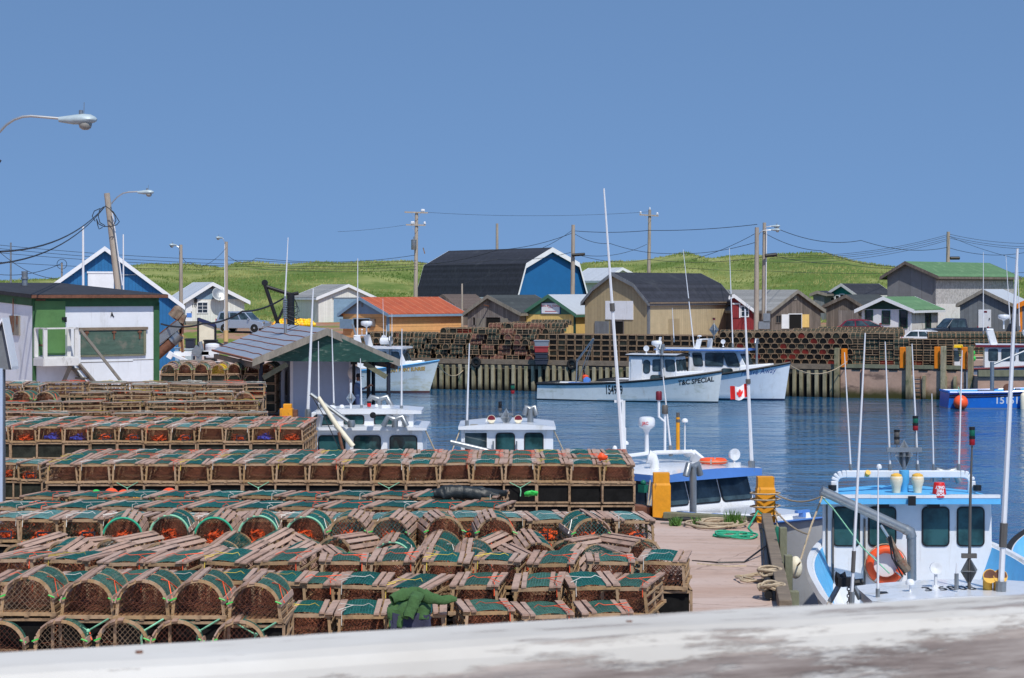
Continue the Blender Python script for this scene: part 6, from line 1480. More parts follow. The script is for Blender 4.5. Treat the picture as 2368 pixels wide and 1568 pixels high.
mb = MB(); mb.box(P(457,812,123.8),(.5,.4,.5), Matrix.Rotation(R(30),3,'Y')); mb.tube([P(462,790,123.8),P(466,808,123.8)], .12, 8); mb.box(P(460,828,123.8),(.3,.3,.5)); mb.build('winch', K['galv'], o)
mb = MB(); mb.bar(P(390,828,124),P(398,815,124),.3,.3); mb.bar(P(470,840,124),P(510,840,124),.1,.2); mb.box((PX(415,124),124,DECK+.2),(.2,.3,.4)); mb.box((PX(480,124),124,DECK+.6),(.2,.3,1.2)); mb.build('stand', K['white_paint'], o)
simple('work_bench', 'low grey wooden bench behind the arched traps by the shelter', 'bench', lambda mb: (mb.box(P(452,834,122),(1.7,.7,.08)), [mb.box((PX(x,122),122+y,(PZ(834,122)+DECK)/2),(.1,.1,PZ(834,122)-DECK)) for x in (437,467) for y in (-.25,.25)]), 'grey_wood')

# ================================================================== person under the shelter
def skin_body(name, V_, E_, radii, parent, mats, pick):
    me = bpy.data.meshes.new(name); me.from_pydata(V_, E_, []); o = bpy.data.objects.new(name, me); COL.objects.link(o)
    o.modifiers.new('skin', 'SKIN'); sk = me.skin_vertices[0].data
    for i, r in enumerate(radii): sk[i].radius = (r, r) if not isinstance(r, tuple) else r
    sk[0].use_root = True
    sb = o.modifiers.new('sub', 'SUBSURF'); sb.levels = 2; sb.render_levels = 2
    dg = bpy.context.evaluated_depsgraph_get(); m2 = bpy.data.meshes.new_from_object(o.evaluated_get(dg)); o.modifiers.clear(); o.data = m2
    m2.materials.clear()
    for m in mats: m2.materials.append(K[m])
    for p in m2.polygons: p.use_smooth = True; p.material_index = pick(p.center)
    o.parent = parent; return o
px, py = PX(826,88.6), 88.6
pe = thing('person', 'person in dark cap and blue shirt resting one hand on a shelter post', 'person', (px,py,DECK), (0,0,0))
pe.scale = (1.06,1.12,1.02)
# local: faces +X
Vv = [(0,0,.95),(0,0,1.12),(.01,0,1.32),(.02,0,1.46),(.04,0,1.55),(.06,0,1.64),(.065,0,1.72),        # pelvis .. head (0-6)
      (.0,-.18,1.42),(.2,-.2,1.2),(.42,-.16,1.31),(.5,-.15,1.35),                                      # near arm 7-10
      (0,.18,1.42),(.03,.22,1.14),(.14,.2,.92),(.16,.19,.85),                                           # far arm 11-14
      (0,-.1,.9),(.04,-.11,.5),(0,-.11,.1),(.13,-.12,.05),                                              # near leg 15-18
      (0,.1,.9),(-.04,.11,.5),(-.08,.11,.1),(.05,.12,.05)]
Ee = [(0,1),(1,2),(2,3),(3,4),(4,5),(5,6),(3,7),(7,8),(8,9),(9,10),(3,11),(11,12),(12,13),(13,14),(0,15),(15,16),(16,17),(17,18),(0,19),(19,20),(20,21),(21,22)]
Rr_ = [.15,.15,.16,.12,.065,.1,.09,.075,.055,.04,.03,.075,.055,.04,.035,.1,.075,.055,.05,.1,.075,.055,.05]
# five fingers on the raised hand, wrapped on the post
for f in range(4):
    b = len(Vv); y = -.18+.022*f; Vv += [(.55,y-.0,1.375-.012*f),(.6,y+.01,1.37-.012*f),(.61,y+.05,1.36-.012*f)]; Ee += [(10,b),(b,b+1),(b+1,b+2)]; Rr_ += [.013,.011,.009]
b = len(Vv); Vv += [(.53,-.13,1.4),(.56,-.1,1.42)]; Ee += [(10,b),(b,b+1)]; Rr_ += [.014,.011]
def pick(c):
    if c.z > 1.53 or (c.x > .3 and c.z > 1.2) or (c.z < .93 and c.y > .15 and c.x > .08): return 0
    if c.z < .06: return 3
    return 1 if c.z > .93 else 2
bdy = skin_body('body', Vv, Ee, Rr_, pe, ['skin','shirt','jeans','black'], pick)
mb = MB(); mb.lathe([(.105,1.69),(.112,1.73),(.1,1.8),(.06,1.835),(.001,1.84)], (.06,0,0), 14); mb.prism([V((.14,-.07,1.705)),V((.25,-.05,1.69)),V((.25,.05,1.69)),V((.14,.07,1.705))],(0,0,.012)); mb.build('cap', K['cap_dark'], pe, smooth=True, world=False)
mb = MB(); mb.ball((.16,0,1.62), .022, 8, 6, (1,.7,1)); mb.ball((.145,-.035,1.655), .012, 6, 5); mb.ball((.145,.035,1.655), .012, 6, 5); mb.box((.152,0,1.575),(.012,.045,.01)); mb.ball((.06,-.1,1.63), .028, 8, 6, (.7,.4,1)); mb.ball((.06,.1,1.63), .028, 8, 6, (.7,.4,1)); mb.build('face', K['skin'], pe, smooth=True, world=False)
o = MB().ball((0,0,0), .3, 16, 10).build('round_fender', K['white_paint'], None, smooth=True, world=False); o.location = P(820,863,89.6); tag(o, 'round white fender hanging on the shelter post behind the person', 'fender')
# orange-yellow bollard beside the store with ropes
o = thing('mooring_post', 'yellow stepped mooring post beside the pale blue store with mint rope turns', 'mooring post', (PX(661,77.5),77.5,DECK), group='yellow mooring posts of the near pier')
Yp = 77.5; mb = MB(); x0,x1,x2 = PX(648,Yp),PX(677,Yp),PX(657,Yp); mb.box(((x0+x1)/2,Yp,(DECK+PZ(944,Yp))/2),(x1-x0,.45,PZ(944,Yp)-DECK)); mb.box(((x0+x1)/2+.04,Yp,PZ(939,Yp)),(.3,.34,.16)); mb.box((x0+.02,Yp-.1,(DECK+PZ(990,Yp))/2),(.25,.4,PZ(990,Yp)-DECK)); mb.build('post', K['yellow_post'], o, bevel=.02)
mb = MB(); mb.box((x1+.08,Yp+.1,(DECK+PZ(948,Yp))/2),(.16,.4,PZ(948,Yp)-DECK)); mb.build('side_plank', K['rust_steel'], o)
mb = MB()
for i in range(4): mb.tube([V((x0-.03+.1*i,Yp-.32,PZ(1004,Yp))), V((x0+.1+.1*i,Yp-.36,PZ(978,Yp))), V((x0+.2+.1*i,Yp-.25,PZ(976,Yp)))], .035, 5)
mb.build('rope_turn', K['rope_mint'], o)

# ================================================================== near pier edge: posts, kerb, ropes
def ypost(dx0, dx1, dyt, dyb, Y, label, w_=None):
    o = thing('mooring_post', label, 'mooring post', (PX((dx0+dx1)/2,Y),Y,DECK), group='yellow mooring posts of the near pier')
    x0, x1 = PX(dx0,Y), PX(dx1,Y); zt = PZ(dyt,Y); zn = zt-.28; W_ = x1-x0
    mb = MB(); c = (x0+x1)/2
    prof = [(W_*.5,0),(W_*.5,zn-DECK),(W_*.45,zn-DECK+.05),(W_*.45,zt-DECK)]
    for (a,za),(b,zb_) in zip(prof,prof[1:]):
        mb.add([V((c+sx*q,Y+sy*q,DECK+z)) for q,z in ((a,za),(b,zb_)) for sx,sy in ((-1,-1),(1,-1),(1,1),(-1,1))], [(0,1,5,4),(1,2,6,5),(2,3,7,6),(3,0,4,7)])
    mb.add([V((c+sx*W_*.45,Y+sy*W_*.45,zt)) for sx,sy in ((-1,-1),(1,-1),(1,1),(-1,1))], [(0,1,2,3)])
    ob = mb.build('post', K['yellow_post'], o); ob.location = (0,0,0); o.rotation_euler = (0,0,0); return o
ypost(1508,1549,1093,1200,50.4,'yellow square mooring post at the end of the long trap row')
po = ypost(1748,1790,1102,1207,49.4,'yellow square mooring post wound with tan mooring ropes at the pier corner')
mb = MB()
for k,(dy,a) in enumerate(((1140,.0),(1155,.1),(1172,.2),(1190,.05))):
    c = P(1769,dy,49.4); mb.tube([c+V((.27*math.cos(t*.785+.78)*1.25, .27*math.sin(t*.785+.78)*1.25, .02*t*a)) for t in range(9)], .02, 5)
mb.build('rope_turn', K['rope'], po)
mb = MB(); mb.bar(P(1535,1196,50.2), P(1752,1208,49.6), .28, .26); mb.box(P(1590,1208,50.0),(.4,.3,.2)); mb.box(P(1690,1212,49.8),(.4,.3,.2))
tag(mb.build('kerb_timber', K['green_timber'], None, bevel=.02), 'mossy squared kerb timber lying between the two yellow posts', 'kerb timber')
mb = MB(); mb.bar(P(1455,1180,50.9), P(1508,1186,50.6), .3, .3); tag(mb.build('kerb_timber', K['rust_steel'], None, bevel=.02), 'dark reddish kerb timber beside the long trap row', 'kerb timber')
mb = MB(); mb.tube([P(1500,1200,49.9), P(1540,1204,49.6), P(1580,1200,49.5), P(1620,1203,49.5), P(1665,1208,49.4), P(1700,1212,49.3), P(1745,1212,49.2)], .055, 8)
tag(mb.build('water_hose', K['black'], None, smooth=True), 'thick black hose running along the mossy kerb timber', 'hose')
mb = MB(); mb.bar(P(1530,1213,49.0), P(1700,1222,48.0), .16, .1); tag(mb.build('loose_plank', K['grey_wood'], None), 'weathered plank lying on the deck inside the kerb timber', 'plank')
def coil(label, m, c, r0, turns, r=.02, seed=1, flat=.35, name='rope_coil', n=90):
    g = random.Random(seed); mb = MB(); c = V(c); pts = []
    cc = [V((g.uniform(-.5,.5)*r0, g.uniform(-.7,.7)*r0, 0)) for _ in range(int(turns)+2)]; rs = [r0*g.uniform(.45,1.0) for _ in range(int(turns)+2)]
    for i in range(n):
        q = i/n*turns; t = q*2*math.pi; a = int(q); f_ = q-a; o_ = cc[a]*(1-f_)+cc[a+1]*f_; rr_ = (rs[a]*(1-f_)+rs[a+1]*f_)*(1+.12*math.sin(i*.9+seed)); pts.append(c+o_+V((rr_*math.cos(t)*1.15, rr_*math.sin(t)*1.5, r+.012*a+.05*flat*abs(math.sin(i*.31)))))
    mb.tube(pts, r, 5); return tag(mb.build(name, K[m], None, smooth=True), label, 'rope')
def deckP(dx, dy): Y = (HC-DECK)*FD/(dy-670); return V((PX(dx,Y),Y,DECK))
coil('tan mooring rope heaped beside the kerb timber', 'rope', deckP(1650,1217), .5, 5, .026, 2, 1.0)
coil('bright green rope lying in flat loops on the pier deck', 'rope_green', deckP(1703,1240), .42, 4, .022, 3, .2)
mb = MB(); mb.tube([deckP(1745,1236), deckP(1735,1228)+V((0,0,.02)), deckP(1730,1222)+V((0,0,.02)), deckP(1752,1212)+V((0,0,.3)), P(1768,1195,49)], .02, 5); tag(mb.build('rope', K['rope_green'], None, smooth=True), 'green line running from the flat loops up to the yellow post', 'rope')
coil('tan rope loosely thrown on the deck near the wooden edge posts', 'rope', deckP(1750,1345), .42, 3, .022, 5, .5)
coil('tan rope heaped around the near wooden edge posts', 'rope', deckP(1784,1350)+V((0,0,.12)), .22, 5, .026, 6, 1.6)
coil('tan rope turns round the lowest edge post', 'rope', deckP(1780,1385)+V((0,0,.12)), .2, 5, .026, 8, 1.6)
mb = MB(); mb.tube([deckP(1600,1297), deckP(1660,1302)+V((0,0,.01)), deckP(1720,1301)+V((0,0,.01)), deckP(1770,1285)+V((0,0,.2))], .02, 5); tag(mb.build('cable', K['black'], None), 'thin black cable lying across the pier deck', 'cable')
mb = MB(); mb.tube([deckP(1612,1304), deckP(1680,1310), deckP(1725,1309)], .022, 5); tag(mb.build('stick', K['rope'], None), 'long thin stick lying on the deck below the black cable', 'stick')
mb = MB(); mb.tube([P(1756,1206,49.2)+V((0,0,-.2)), deckP(1768,1240)+V((0,0,.1)), deckP(1772,1300)+V((0,0,.1)), deckP(1776,1390)+V((0,0,.1))], .07, 8); tag(mb.build('water_hose', K['black'], None, smooth=True), 'thick black hose running along the wooden pier edge', 'hose')
# edge kerb on the side of the pier and its posts
mb = MB(); a, b = V((5.75,48.9,DECK+.13)), V((4.45,35.2,DECK+.13)); mb.bar(a,b,.22,.24); tag(mb.build('edge_timber', K['beam_wood'], None, bevel=.02), 'weathered timber running along the boat side of the pier', 'kerb timber')
for (dx0,dx1,dyt,Y,lab) in ((1775,1797,1215,46.5,'grey timber post carrying the coiled green hose'),(1801,1818,1219,43.5,'slim green timber post beside the sky-blue boat'),(1813,1831,1283,40.0,'shorter green timber post beside the sky-blue boat'),(1824,1846,1366,37.4,'stub of green timber post just above the white rail')):
    mb = MB(); mb.box((PX((dx0+dx1)/2,Y),Y,(PZ(dyt,Y)-1.0)/2), (PX(dx1,Y)-PX(dx0,Y), .2, PZ(dyt,Y)+1.0)); tag(mb.build('edge_post', K['green_timber'], None, bevel=.015), lab, 'post', 'timber posts along the pier edge')
g = random.Random(4); mb = MB(); c = P(1789,1256,46.2)
for i in range(12):
    x = c.x-.1+.02*i; h = .34+g.uniform(-.05,.03); mb.tube([V((x+.03*math.cos(t), 46.2-.12+.1*math.sin(t*1.0)*.9, c.z+h*math.cos(t))) for t in [k*2*math.pi/14 for k in range(15)]], .022, 5)
tag(mb.build('hose_coil', K['hose_green'], None, smooth=True), 'coiled dark green hose hanging on the grey timber post', 'hose')
for k,(pa,pb,sg) in enumerate((((1790,1140,49.3),(1900,1148,46.2),.15),((1788,1175,49.3),(1868,1235,45.2),.1),((1792,1185,49.3),(1850,1300,44.2),.5))):
    mb = MB(); A_, B_ = P(*pa), P(*pb); mb.tube([A_+(B_-A_)*(i/12)-V((0,0,sg*4*(i/12)*(1-i/12))) for i in range(13)], .02, 5)
    tag(mb.build('mooring_rope', K['rope'], None), ('upper tan mooring rope from the yellow post to the sky-blue roof','tan mooring rope from the yellow post to the sky-blue bulwark','slack lowest mooring rope hanging from the yellow post')[k], 'rope')
mb = MB(); mb.tube([P(1900,1150,46.0), P(1875,1215,45.6), P(1852,1290,45.2), P(1838,1320,45)], .022, 5); tag(mb.build('mooring_rope', K['rope'], None), 'grey line from the sky-blue roof corner down to the pier edge', 'rope')
# weeds
g = random.Random(9); mb = MB()
for k in range(420):
    cx_, w_ = ((1695,16),(1560,12),(1610,8))[0 if k < 260 else (1 if k < 360 else 2)]
    p = deckP(cx_+g.gauss(0,w_*.5), 1214+g.uniform(-2,3)); h = .08+.3*g.random()*(1 if k < 260 else .5); a = g.random()*6.28; q = V((math.cos(a),math.sin(a),0))
    mb.add([p-q*.02, p+q*.02, p+q.orthogonal()*0+V((g.uniform(-.12,.12),g.uniform(-.12,.12),h))], [(0,1,2)])
tag(mb.build('weeds', K['leaf_weed'], None), 'tufts of green weeds growing along the kerb timber', 'weeds', kind='stuff')

# quay mooring lines of the far boats
for a, b, sg, lab in (((1010,838,158),(1090,826,164),1.2,'slack grey line from the golden-lettered bow to the quay'),((1828,846,146.5),(1958,836,150),.7,'white line from the rafted bow to the orange quay post')):
    mb = MB(); A_, B_ = P(*a), P(*b); mb.tube([A_+(B_-A_)*(i/14)-V((0,0,sg*4*(i/14)*(1-i/14))) for i in range(15)], .035, 5); tag(mb.build('mooring_rope', K['rope'], None), lab, 'rope')
for dx, dy, lab in ((1106,838,'black tyre fender on the timber quay beside the golden-lettered boat'),(1327,842,'tyre fender on the timber quay behind the open-sterned boat')):
    mb = MB(); x = xq(dx); mb.torus(wq(x,.42,PZ(dy,wharf_y(x))), .3, .11, Matrix.Rotation(math.atan2(WN.y,WN.x),3,'Z') @ Matrix.Rotation(R(90),3,'Y'), 20, 8); tag(mb.build('tyre_fender', K['tyre'], None, smooth=True), lab, 'tyre', 'tyre fenders on the timber quay')

# ================================================================== white rail at the photographer's hand
def rail_mat():
    m, nt, bs, out = newmat('rail')
    tc = nd(nt, 'ShaderNodeTexCoord'); co = tc.outputs['Object']; sep = nd(nt, 'ShaderNodeSeparateXYZ'); nt.links.new(co, sep.inputs[0])
    wood = mixc(nt, ramp01(nt, noise(nt, co, 12, (.14,2.2,2.2), 7, .75), .3, .7), S(104,88,80), S(186,174,164))
    n1 = noise(nt, co, 10, (.2,1.8,1.8), 9, .72, 2.); n2 = noise(nt, co, 30, (.3,1.6,1.6), 6, .75, 5.)
    f = mth(nt, 'ADD', mth(nt, 'MULTIPLY', n1, .7), mth(nt, 'MULTIPLY', n2, .3))
    edge = ramp01(nt, sep.outputs[2], .01, -.09)       # the paint is worn on the outer face, where hands and ropes rub
    right = mth(nt, 'MULTIPLY', ramp01(nt, sep.outputs[0], -.5, .7), .07)
    f = mth(nt, 'ADD', f, mth(nt, 'ADD', mth(nt, 'MULTIPLY', edge, .1), right))
    mask = ramp01(nt, f, .565, .635)
    paint = mixc(nt, ramp01(nt, noise(nt, co, 3, (.5,1,1), 6), .35, .7), S(208,204,196), S(188,182,172))
    paint = mixc(nt, mth(nt, 'MULTIPLY', ramp01(nt, noise(nt, co, 6, (.6,1,1), 6, .7, 9.), .58, .75), .5), paint, S(160,146,132))
    c = mixc(nt, mask, paint, wood)
    nt.links.new(c, bs.inputs['Base Color']); bs.inputs['Roughness'].default_value = .75
    bp = nd(nt, 'ShaderNodeBump'); bp.inputs['Strength'].default_value = .5; bp.inputs['Distance'].default_value = .004
    nt.links.new(mask, bp.inputs['Height']); nt.links.new(bp.outputs[0], bs.inputs['Normal']); return m
Ztop = 7.115
Yl = (HC-Ztop)*FD/(1506-670); Yr_ = (HC-Ztop)*FD/(1371-670)
a = V((PX(0,Yl),Yl,Ztop)); b = V((PX(2367,Yr_),Yr_,Ztop)); d = (b-a).normalized(); back = V((d.y,-d.x,0))
ro = thing('railing', 'white railing board with peeling paint close to the photographer', 'railing', (a+b)/2, (0,0,math.atan2(d.y,d.x)))
# local: x along the board, y away from the viewer; far top edge at y = 0
mb = MB(); Lr = 4.4; N = 120; prof = [(0,-.24),(0,-.006),(-.006,0),(-.10,.0),(-.122,-.004),(-.134,-.014),(-.14,-.03),(-.141,-.24)]
for i in range(N+1):
    x = -Lr/2+Lr*i/N
    for j,(y,z) in enumerate(prof):
        w_ = .0015*mn.noise(V((x*6,j,0)))+.002*mn.noise(V((x*1.5,j*.2,3))); mb.v.append((x, y+w_, z+w_))
n = len(prof)
for i in range(N):
    for j in range(n): mb.f.append((i*n+j, (i+1)*n+j, (i+1)*n+(j+1)%n, i*n+(j+1)%n)); mb.m.append(0)
K['rail'] = rail_mat(); mb.build('top_board', K['rail'], ro, world=False)
for x in (-1.6,1.7):
    mb = MB(); mb.box((x,-.07,-2.54),(.09,.075,4.93)); mb.build('post', K['rail'], ro, world=False)
for x, y in ((.07,-.05),(.62,-.09),(-.5,-.06)):
    mb = MB(); mb.lathe([(.004,-.002),(.004,.0015),(.001,.002)], (x,y,.0005), 8); mb.build('nail_head', K['rust_steel'], ro, world=False)
# ================================================================== lobster traps
def trapwood(name, a, b, c_):
    m, nt, bs, out = newmat(name)
    tc = nd(nt, 'ShaderNodeTexCoord'); oi = nd(nt, 'ShaderNodeObjectInfo'); geo = nd(nt, 'ShaderNodeNewGeometry')
    co = tc.outputs['Object']
    r1 = geo.outputs['Random Per Island']
    wn = nd(nt, 'ShaderNodeTexWhiteNoise', noise_dimensions='2D'); cb = nd(nt, 'ShaderNodeCombineXYZ'); nt.links.new(r1, cb.inputs[0]); nt.links.new(oi.outputs['Random'], cb.inputs[1]); nt.links.new(cb.outputs[0], wn.inputs['Vector'])
    rr_ = wn.outputs['Value']
    c = mixc(nt, rr_, a, b); g = noise(nt, co, 6, (1.5,.6,1.5), 5, .7)
    c = mixc(nt, ramp01(nt, g, .42, .72), c, c_)
    hs = nd(nt, 'ShaderNodeHueSaturation'); nt.links.new(c, hs.inputs['Color']); nt.links.new(mth(nt,'MULTIPLY_ADD', wn.outputs['Value'], .45, .78), hs.inputs['Value'])
    nt.links.new(hs.outputs[0], bs.inputs['Base Color']); bs.inputs['Roughness'].default_value = .85; bs.inputs['Specular IOR Level'].default_value = .2
    K[name] = m
trapwood('lath_top', S(192,156,136), S(164,140,126), S(132,112,100))
trapwood('lath_frame', S(184,150,108), S(160,136,112), S(126,104,82))
trapwood('far_wood', S(176,146,114), S(150,128,106), S(112,92,74))
trapwood('lath_floor', S(164,122,86), S(140,104,76), S(98,74,56))
def plain(name, col, rough=.7, var=.3, rnd=.25):
    m, nt, bs, out = newmat(name); oi = nd(nt, 'ShaderNodeObjectInfo'); geo = nd(nt, 'ShaderNodeNewGeometry')
    cb = nd(nt, 'ShaderNodeCombineXYZ'); nt.links.new(geo.outputs['Random Per Island'], cb.inputs[0]); nt.links.new(oi.outputs['Random'], cb.inputs[1])
    wn = nd(nt, 'ShaderNodeTexWhiteNoise', noise_dimensions='2D'); nt.links.new(cb.outputs[0], wn.inputs['Vector'])
    tc = nd(nt, 'ShaderNodeTexCoord'); f = noise(nt, tc.outputs['Object'], 7, (1,1,1), 4, .7)
    v = mth(nt, 'MULTIPLY', mth(nt, 'MULTIPLY_ADD', wn.outputs['Value'], var*2, 1-var), mth(nt, 'MULTIPLY_ADD', f, 1.0, .5))
    v = mth(nt, 'MULTIPLY', v, mth(nt, 'MULTIPLY_ADD', oi.outputs['Random'], rnd*2, 1-rnd))
    hs = nd(nt, 'ShaderNodeHueSaturation', i_Color=(*col,1)); nt.links.new(v, hs.inputs['Value'])
    nt.links.new(hs.outputs[0], bs.inputs['Base Color']); bs.inputs['Roughness'].default_value = rough; bs.inputs['Specular IOR Level'].default_value = .3; K[name] = m
plain('net_brown', S(92,54,40)); plain('net_green', S(40,70,56)); plain('net_tan', S(140,118,96)); plain('net_teal', S(56,120,116))
plain('lid_pale', S(96,142,138), .3, .3, .15); plain('lid_teal', S(34,100,94), .35, .25, .2); plain('lid_green', S(64,106,94), .35, .3, .2)
plain('bait_orange', S(214,80,30), .7, .45, .15); plain('bait_blue', S(56,72,170), .7, .45, .1); plain('cord_orange', S(232,90,52)); plain('cord_white', S(212,208,198)); plain('cord_yellow', S(206,180,72)); plain('vent_dark', S(44,48,58), .5)
plain('net_inner', S(132,80,58), .7, .5); plain('cord_mint', S(136,200,164)); plain('net_yellow', S(206,176,30))

def clip_lines(poly, ang, sp):
    d = V((math.cos(ang), math.sin(ang))); n = V((-d.y, d.x)); out = []
    ps = [V(p) for p in poly]; mn_, mx = min(p.dot(n) for p in ps), max(p.dot(n) for p in ps)
    k = mn_+sp*.5
    while k < mx:
        hits = []
        for a, b in zip(ps, ps[1:]+ps[:1]):
            da, db = a.dot(n)-k, b.dot(n)-k
            if (da < 0) != (db < 0): t = da/(da-db); hits.append(a+(b-a)*t)
        if len(hits) >= 2: out.append((hits[0], hits[1]))
        k += sp
    return out
def net_panel(mb, poly2, to3, sp, wd, angs=(R(48), R(-48)), sag=0):
    for an in angs:
        for a, b in clip_lines(poly2, an, sp):
            d = (b-a); 
            if d.length < .01: continue
            n = V((-d.y, d.x)).normalized()*wd/2; mb.poly([to3(a-n), to3(b-n), to3(b+n), to3(a+n)])
def wires(mb, x0, x1, y0, y1, fz, sx, sy, t=.005):
    """square-mesh wire panel in x,y with height fz(x)"""
    n = max(1, int((x1-x0)/sx)); k = max(1, int((y1-y0)/sy))
    for j in range(k+1):
        y = y0+(y1-y0)*j/k; m_ = 4
        for i in range(m_): xa, xb = x0+(x1-x0)*i/m_, x0+(x1-x0)*(i+1)/m_; mb.bar((xa,y,fz(xa)),(xb,y,fz(xb)), t, caps=False)
    for i in range(n+1):
        x = x0+(x1-x0)*i/n; mb.bar((x,y0,fz(x)),(x,y1,fz(x)), t, caps=False)
TL = 1.02
def shreds(b, g, hl, wx, hz):
    cs = [V((g.uniform(-wx,wx)*.3, -hl+.12+.09*k, .06)) for k in range(3)]
    for i in range(110):
        c = g.choice(cs); p = V((g.gauss(0,wx*.5), g.gauss(0,.06), abs(g.gauss(0,hz)))); p = c+p*min(1,.13/max(.001,p.length))
        p.x = max(-.24,min(.24,p.x)); p.y = max(-hl+.03,p.y); p.z = min(p.z,.3)
        d = V((g.gauss(0,1),g.gauss(0,1),g.gauss(0,.6))).normalized(); e = d.orthogonal().normalized(); l = g.uniform(.03,.08); w_ = g.uniform(.006,.02)
        b.poly([p-d*l-e*w_, p+d*l-e*w_, p+d*l*.8+e*w_, p-d*l*.7+e*w_])
class Proto: pass
def jit(g, s): return g.uniform(-s, s)
def make_rect(seed, flip, net, lid, cord, bait, vent, bridle, W=.60, H=.36, lean=.02, slim=False):
    g = random.Random(seed); p = []; hl = TL/2; hw = W/2
    fr = MB()
    for y in (-hl, hl): fr.box((0,y,.02),(W+.05,.045,.04))
    for x in (-hw+.02, 0, hw-.02): fr.box((x,0,.0),(.05,TL+.04,.03))
    for y in (-hl+.015, 0, hl-.015):
        for sg in (-1,1): fr.bar((sg*(hw-.02),y,.03),(sg*(hw-.02-lean),y,H-.04),.034,.036,up=(0,1,0))
        fr.bar((-hw-.005,y,H-.03),(hw+.005,y,H-.03+jit(g,.006)),.036,.04)
    for z in (.14,.25):
        for sg in (-1,1): xx = sg*(hw+.002-lean*z/H); fr.bar((xx,-hl+jit(g,.02),z),(xx,hl+jit(g,.02),z+jit(g,.008)),.012,.026)
    p.append(('frame', fr, 'lath_frame'))
    fl = MB()
    for i in range(9): fl.box((-hw+.05+(W-.1)*i/8,0,.03+jit(g,.003)),(.042,TL-.06,.012))
    p.append(('floor_slats', fl, 'lath_floor'))
    sl = MB()
    for a, b in (((-.305,-.235),(.235,.305)) if slim else ((-.31,-.225),(-.20,-.14),(.225,.31))+(((.145,.2),) if seed % 3 == 0 else ())):
        a, b = a*W/.6, b*W/.6
        if flip: a, b = -b, -a
        c = (a+b)/2; sl.box((c,jit(g,.02),H+.002+jit(g,.004)),(b-a,TL+.05+jit(g,.05),.022),Matrix.Rotation(jit(g,.03),3,'Z'))
    p.append(('top_slats', sl, 'lath_top'))
    x0, x1 = (-.23,.23) if slim else ((-.135,.22) if not flip else (-.22,.135)); x0 *= W/.6; x1 *= W/.6
    wm = MB(); wires(wm, x0, x1, -hl+.02, hl-.02, lambda x: H-.004+.02*math.sin(math.pi*(x-x0)/(x1-x0)), .035, .035, .0055); p.append(('lid_mesh', wm, lid))
    nt_ = MB(); sq = [(-hw+.03,.04),(hw-.03,.04),(hw-.03-lean,H-.04),(-hw+.03+lean,H-.04)]
    for y in (-hl, hl): net_panel(nt_, sq, lambda q, y=y: V((q.x, y+.03*math.sin(math.pi*q.y/H), q.y)), .042, .0036)
    for sg in (-1,1): net_panel(nt_, [(-hl,.04),(hl,.04),(hl,H-.05),(-hl,H-.05)], lambda q, sg=sg: V((sg*(hw-.012-lean*q.y/H), q.x, q.y)), .048, .0036)
    p.append(('netting', nt_, net))
    inn = MB()
    for y0 in (-.24,.2): net_panel(inn, [(-hw+.05,.05),(hw-.05,.05),(hw-.06,H-.06),(-hw+.06,H-.06)], lambda q, y0=y0: V((q.x, y0+.08*math.sin(q.x*9)+.05*math.cos(q.y*14), q.y)), .036, .006)
    net_panel(inn, [(-hw+.05,-hl+.05),(hw-.05,-hl+.05),(hw-.05,hl-.05),(-hw+.05,hl-.05)], lambda q: V((q.x,q.y,.13+.05*math.sin(q.x*8+q.y*5))), .033, .008)
    p.append(('inner_net', inn, 'net_inner'))
    cd = MB(); xc = (x0+x1)/2; yk = -hl*.25; s_ = -1 if flip else 1; z = H+.026
    cd.tube([(s_*.29,yk-.28,z+.01),(s_*.12,yk,z+.02),(s_*.29,yk+.2,z+.01)], .005, 4); cd.tube([(s_*.12,yk,z+.02),(s_*.0,yk+.02,z+.012),(-s_*.06,yk+.06,z+.03),(-s_*.12,yk-.06,z+.012)], .0042, 4); cd.tube([(s_*.2,yk-.14,z),(s_*.24,-hl,z+.01),(s_*.24,-hl-.03,H-.12)], .005, 4)
    p.append(('lid_cord', cd, cord))
    if bait:
        b = MB()
        shreds(b, g, hl, .17, .05)
        p.append(('bait_net', b, bait))
    if vent:
        vb = MB(); xv = g.choice((-.1,.08)); 
        for dx, dz, w_, h_ in ((0,.05,.2,.02),(0,-.05,.2,.02),(-.09,0,.02,.08),(.09,0,.02,.08)): vb.box((xv+dx,-hl-.02,.11+dz),(w_,.012,h_))
        p.append(('escape_vent', vb, 'vent_dark'))
    if bridle:
        b = MB(); b.tube([(-.2,-hl-.02,.0),(0,-hl-.05,-.1),(.2,-hl-.02,.01)], .008, 5); b.tube([(0,-hl-.05,-.1),(.01,-hl-.06,-.17),(.0,-hl-.05,-.26)], .009, 5); b.ball((0,-hl-.05,-.1), .017, 6, 5); p.append(('bridle', b, 'cord_mint'))
    return p
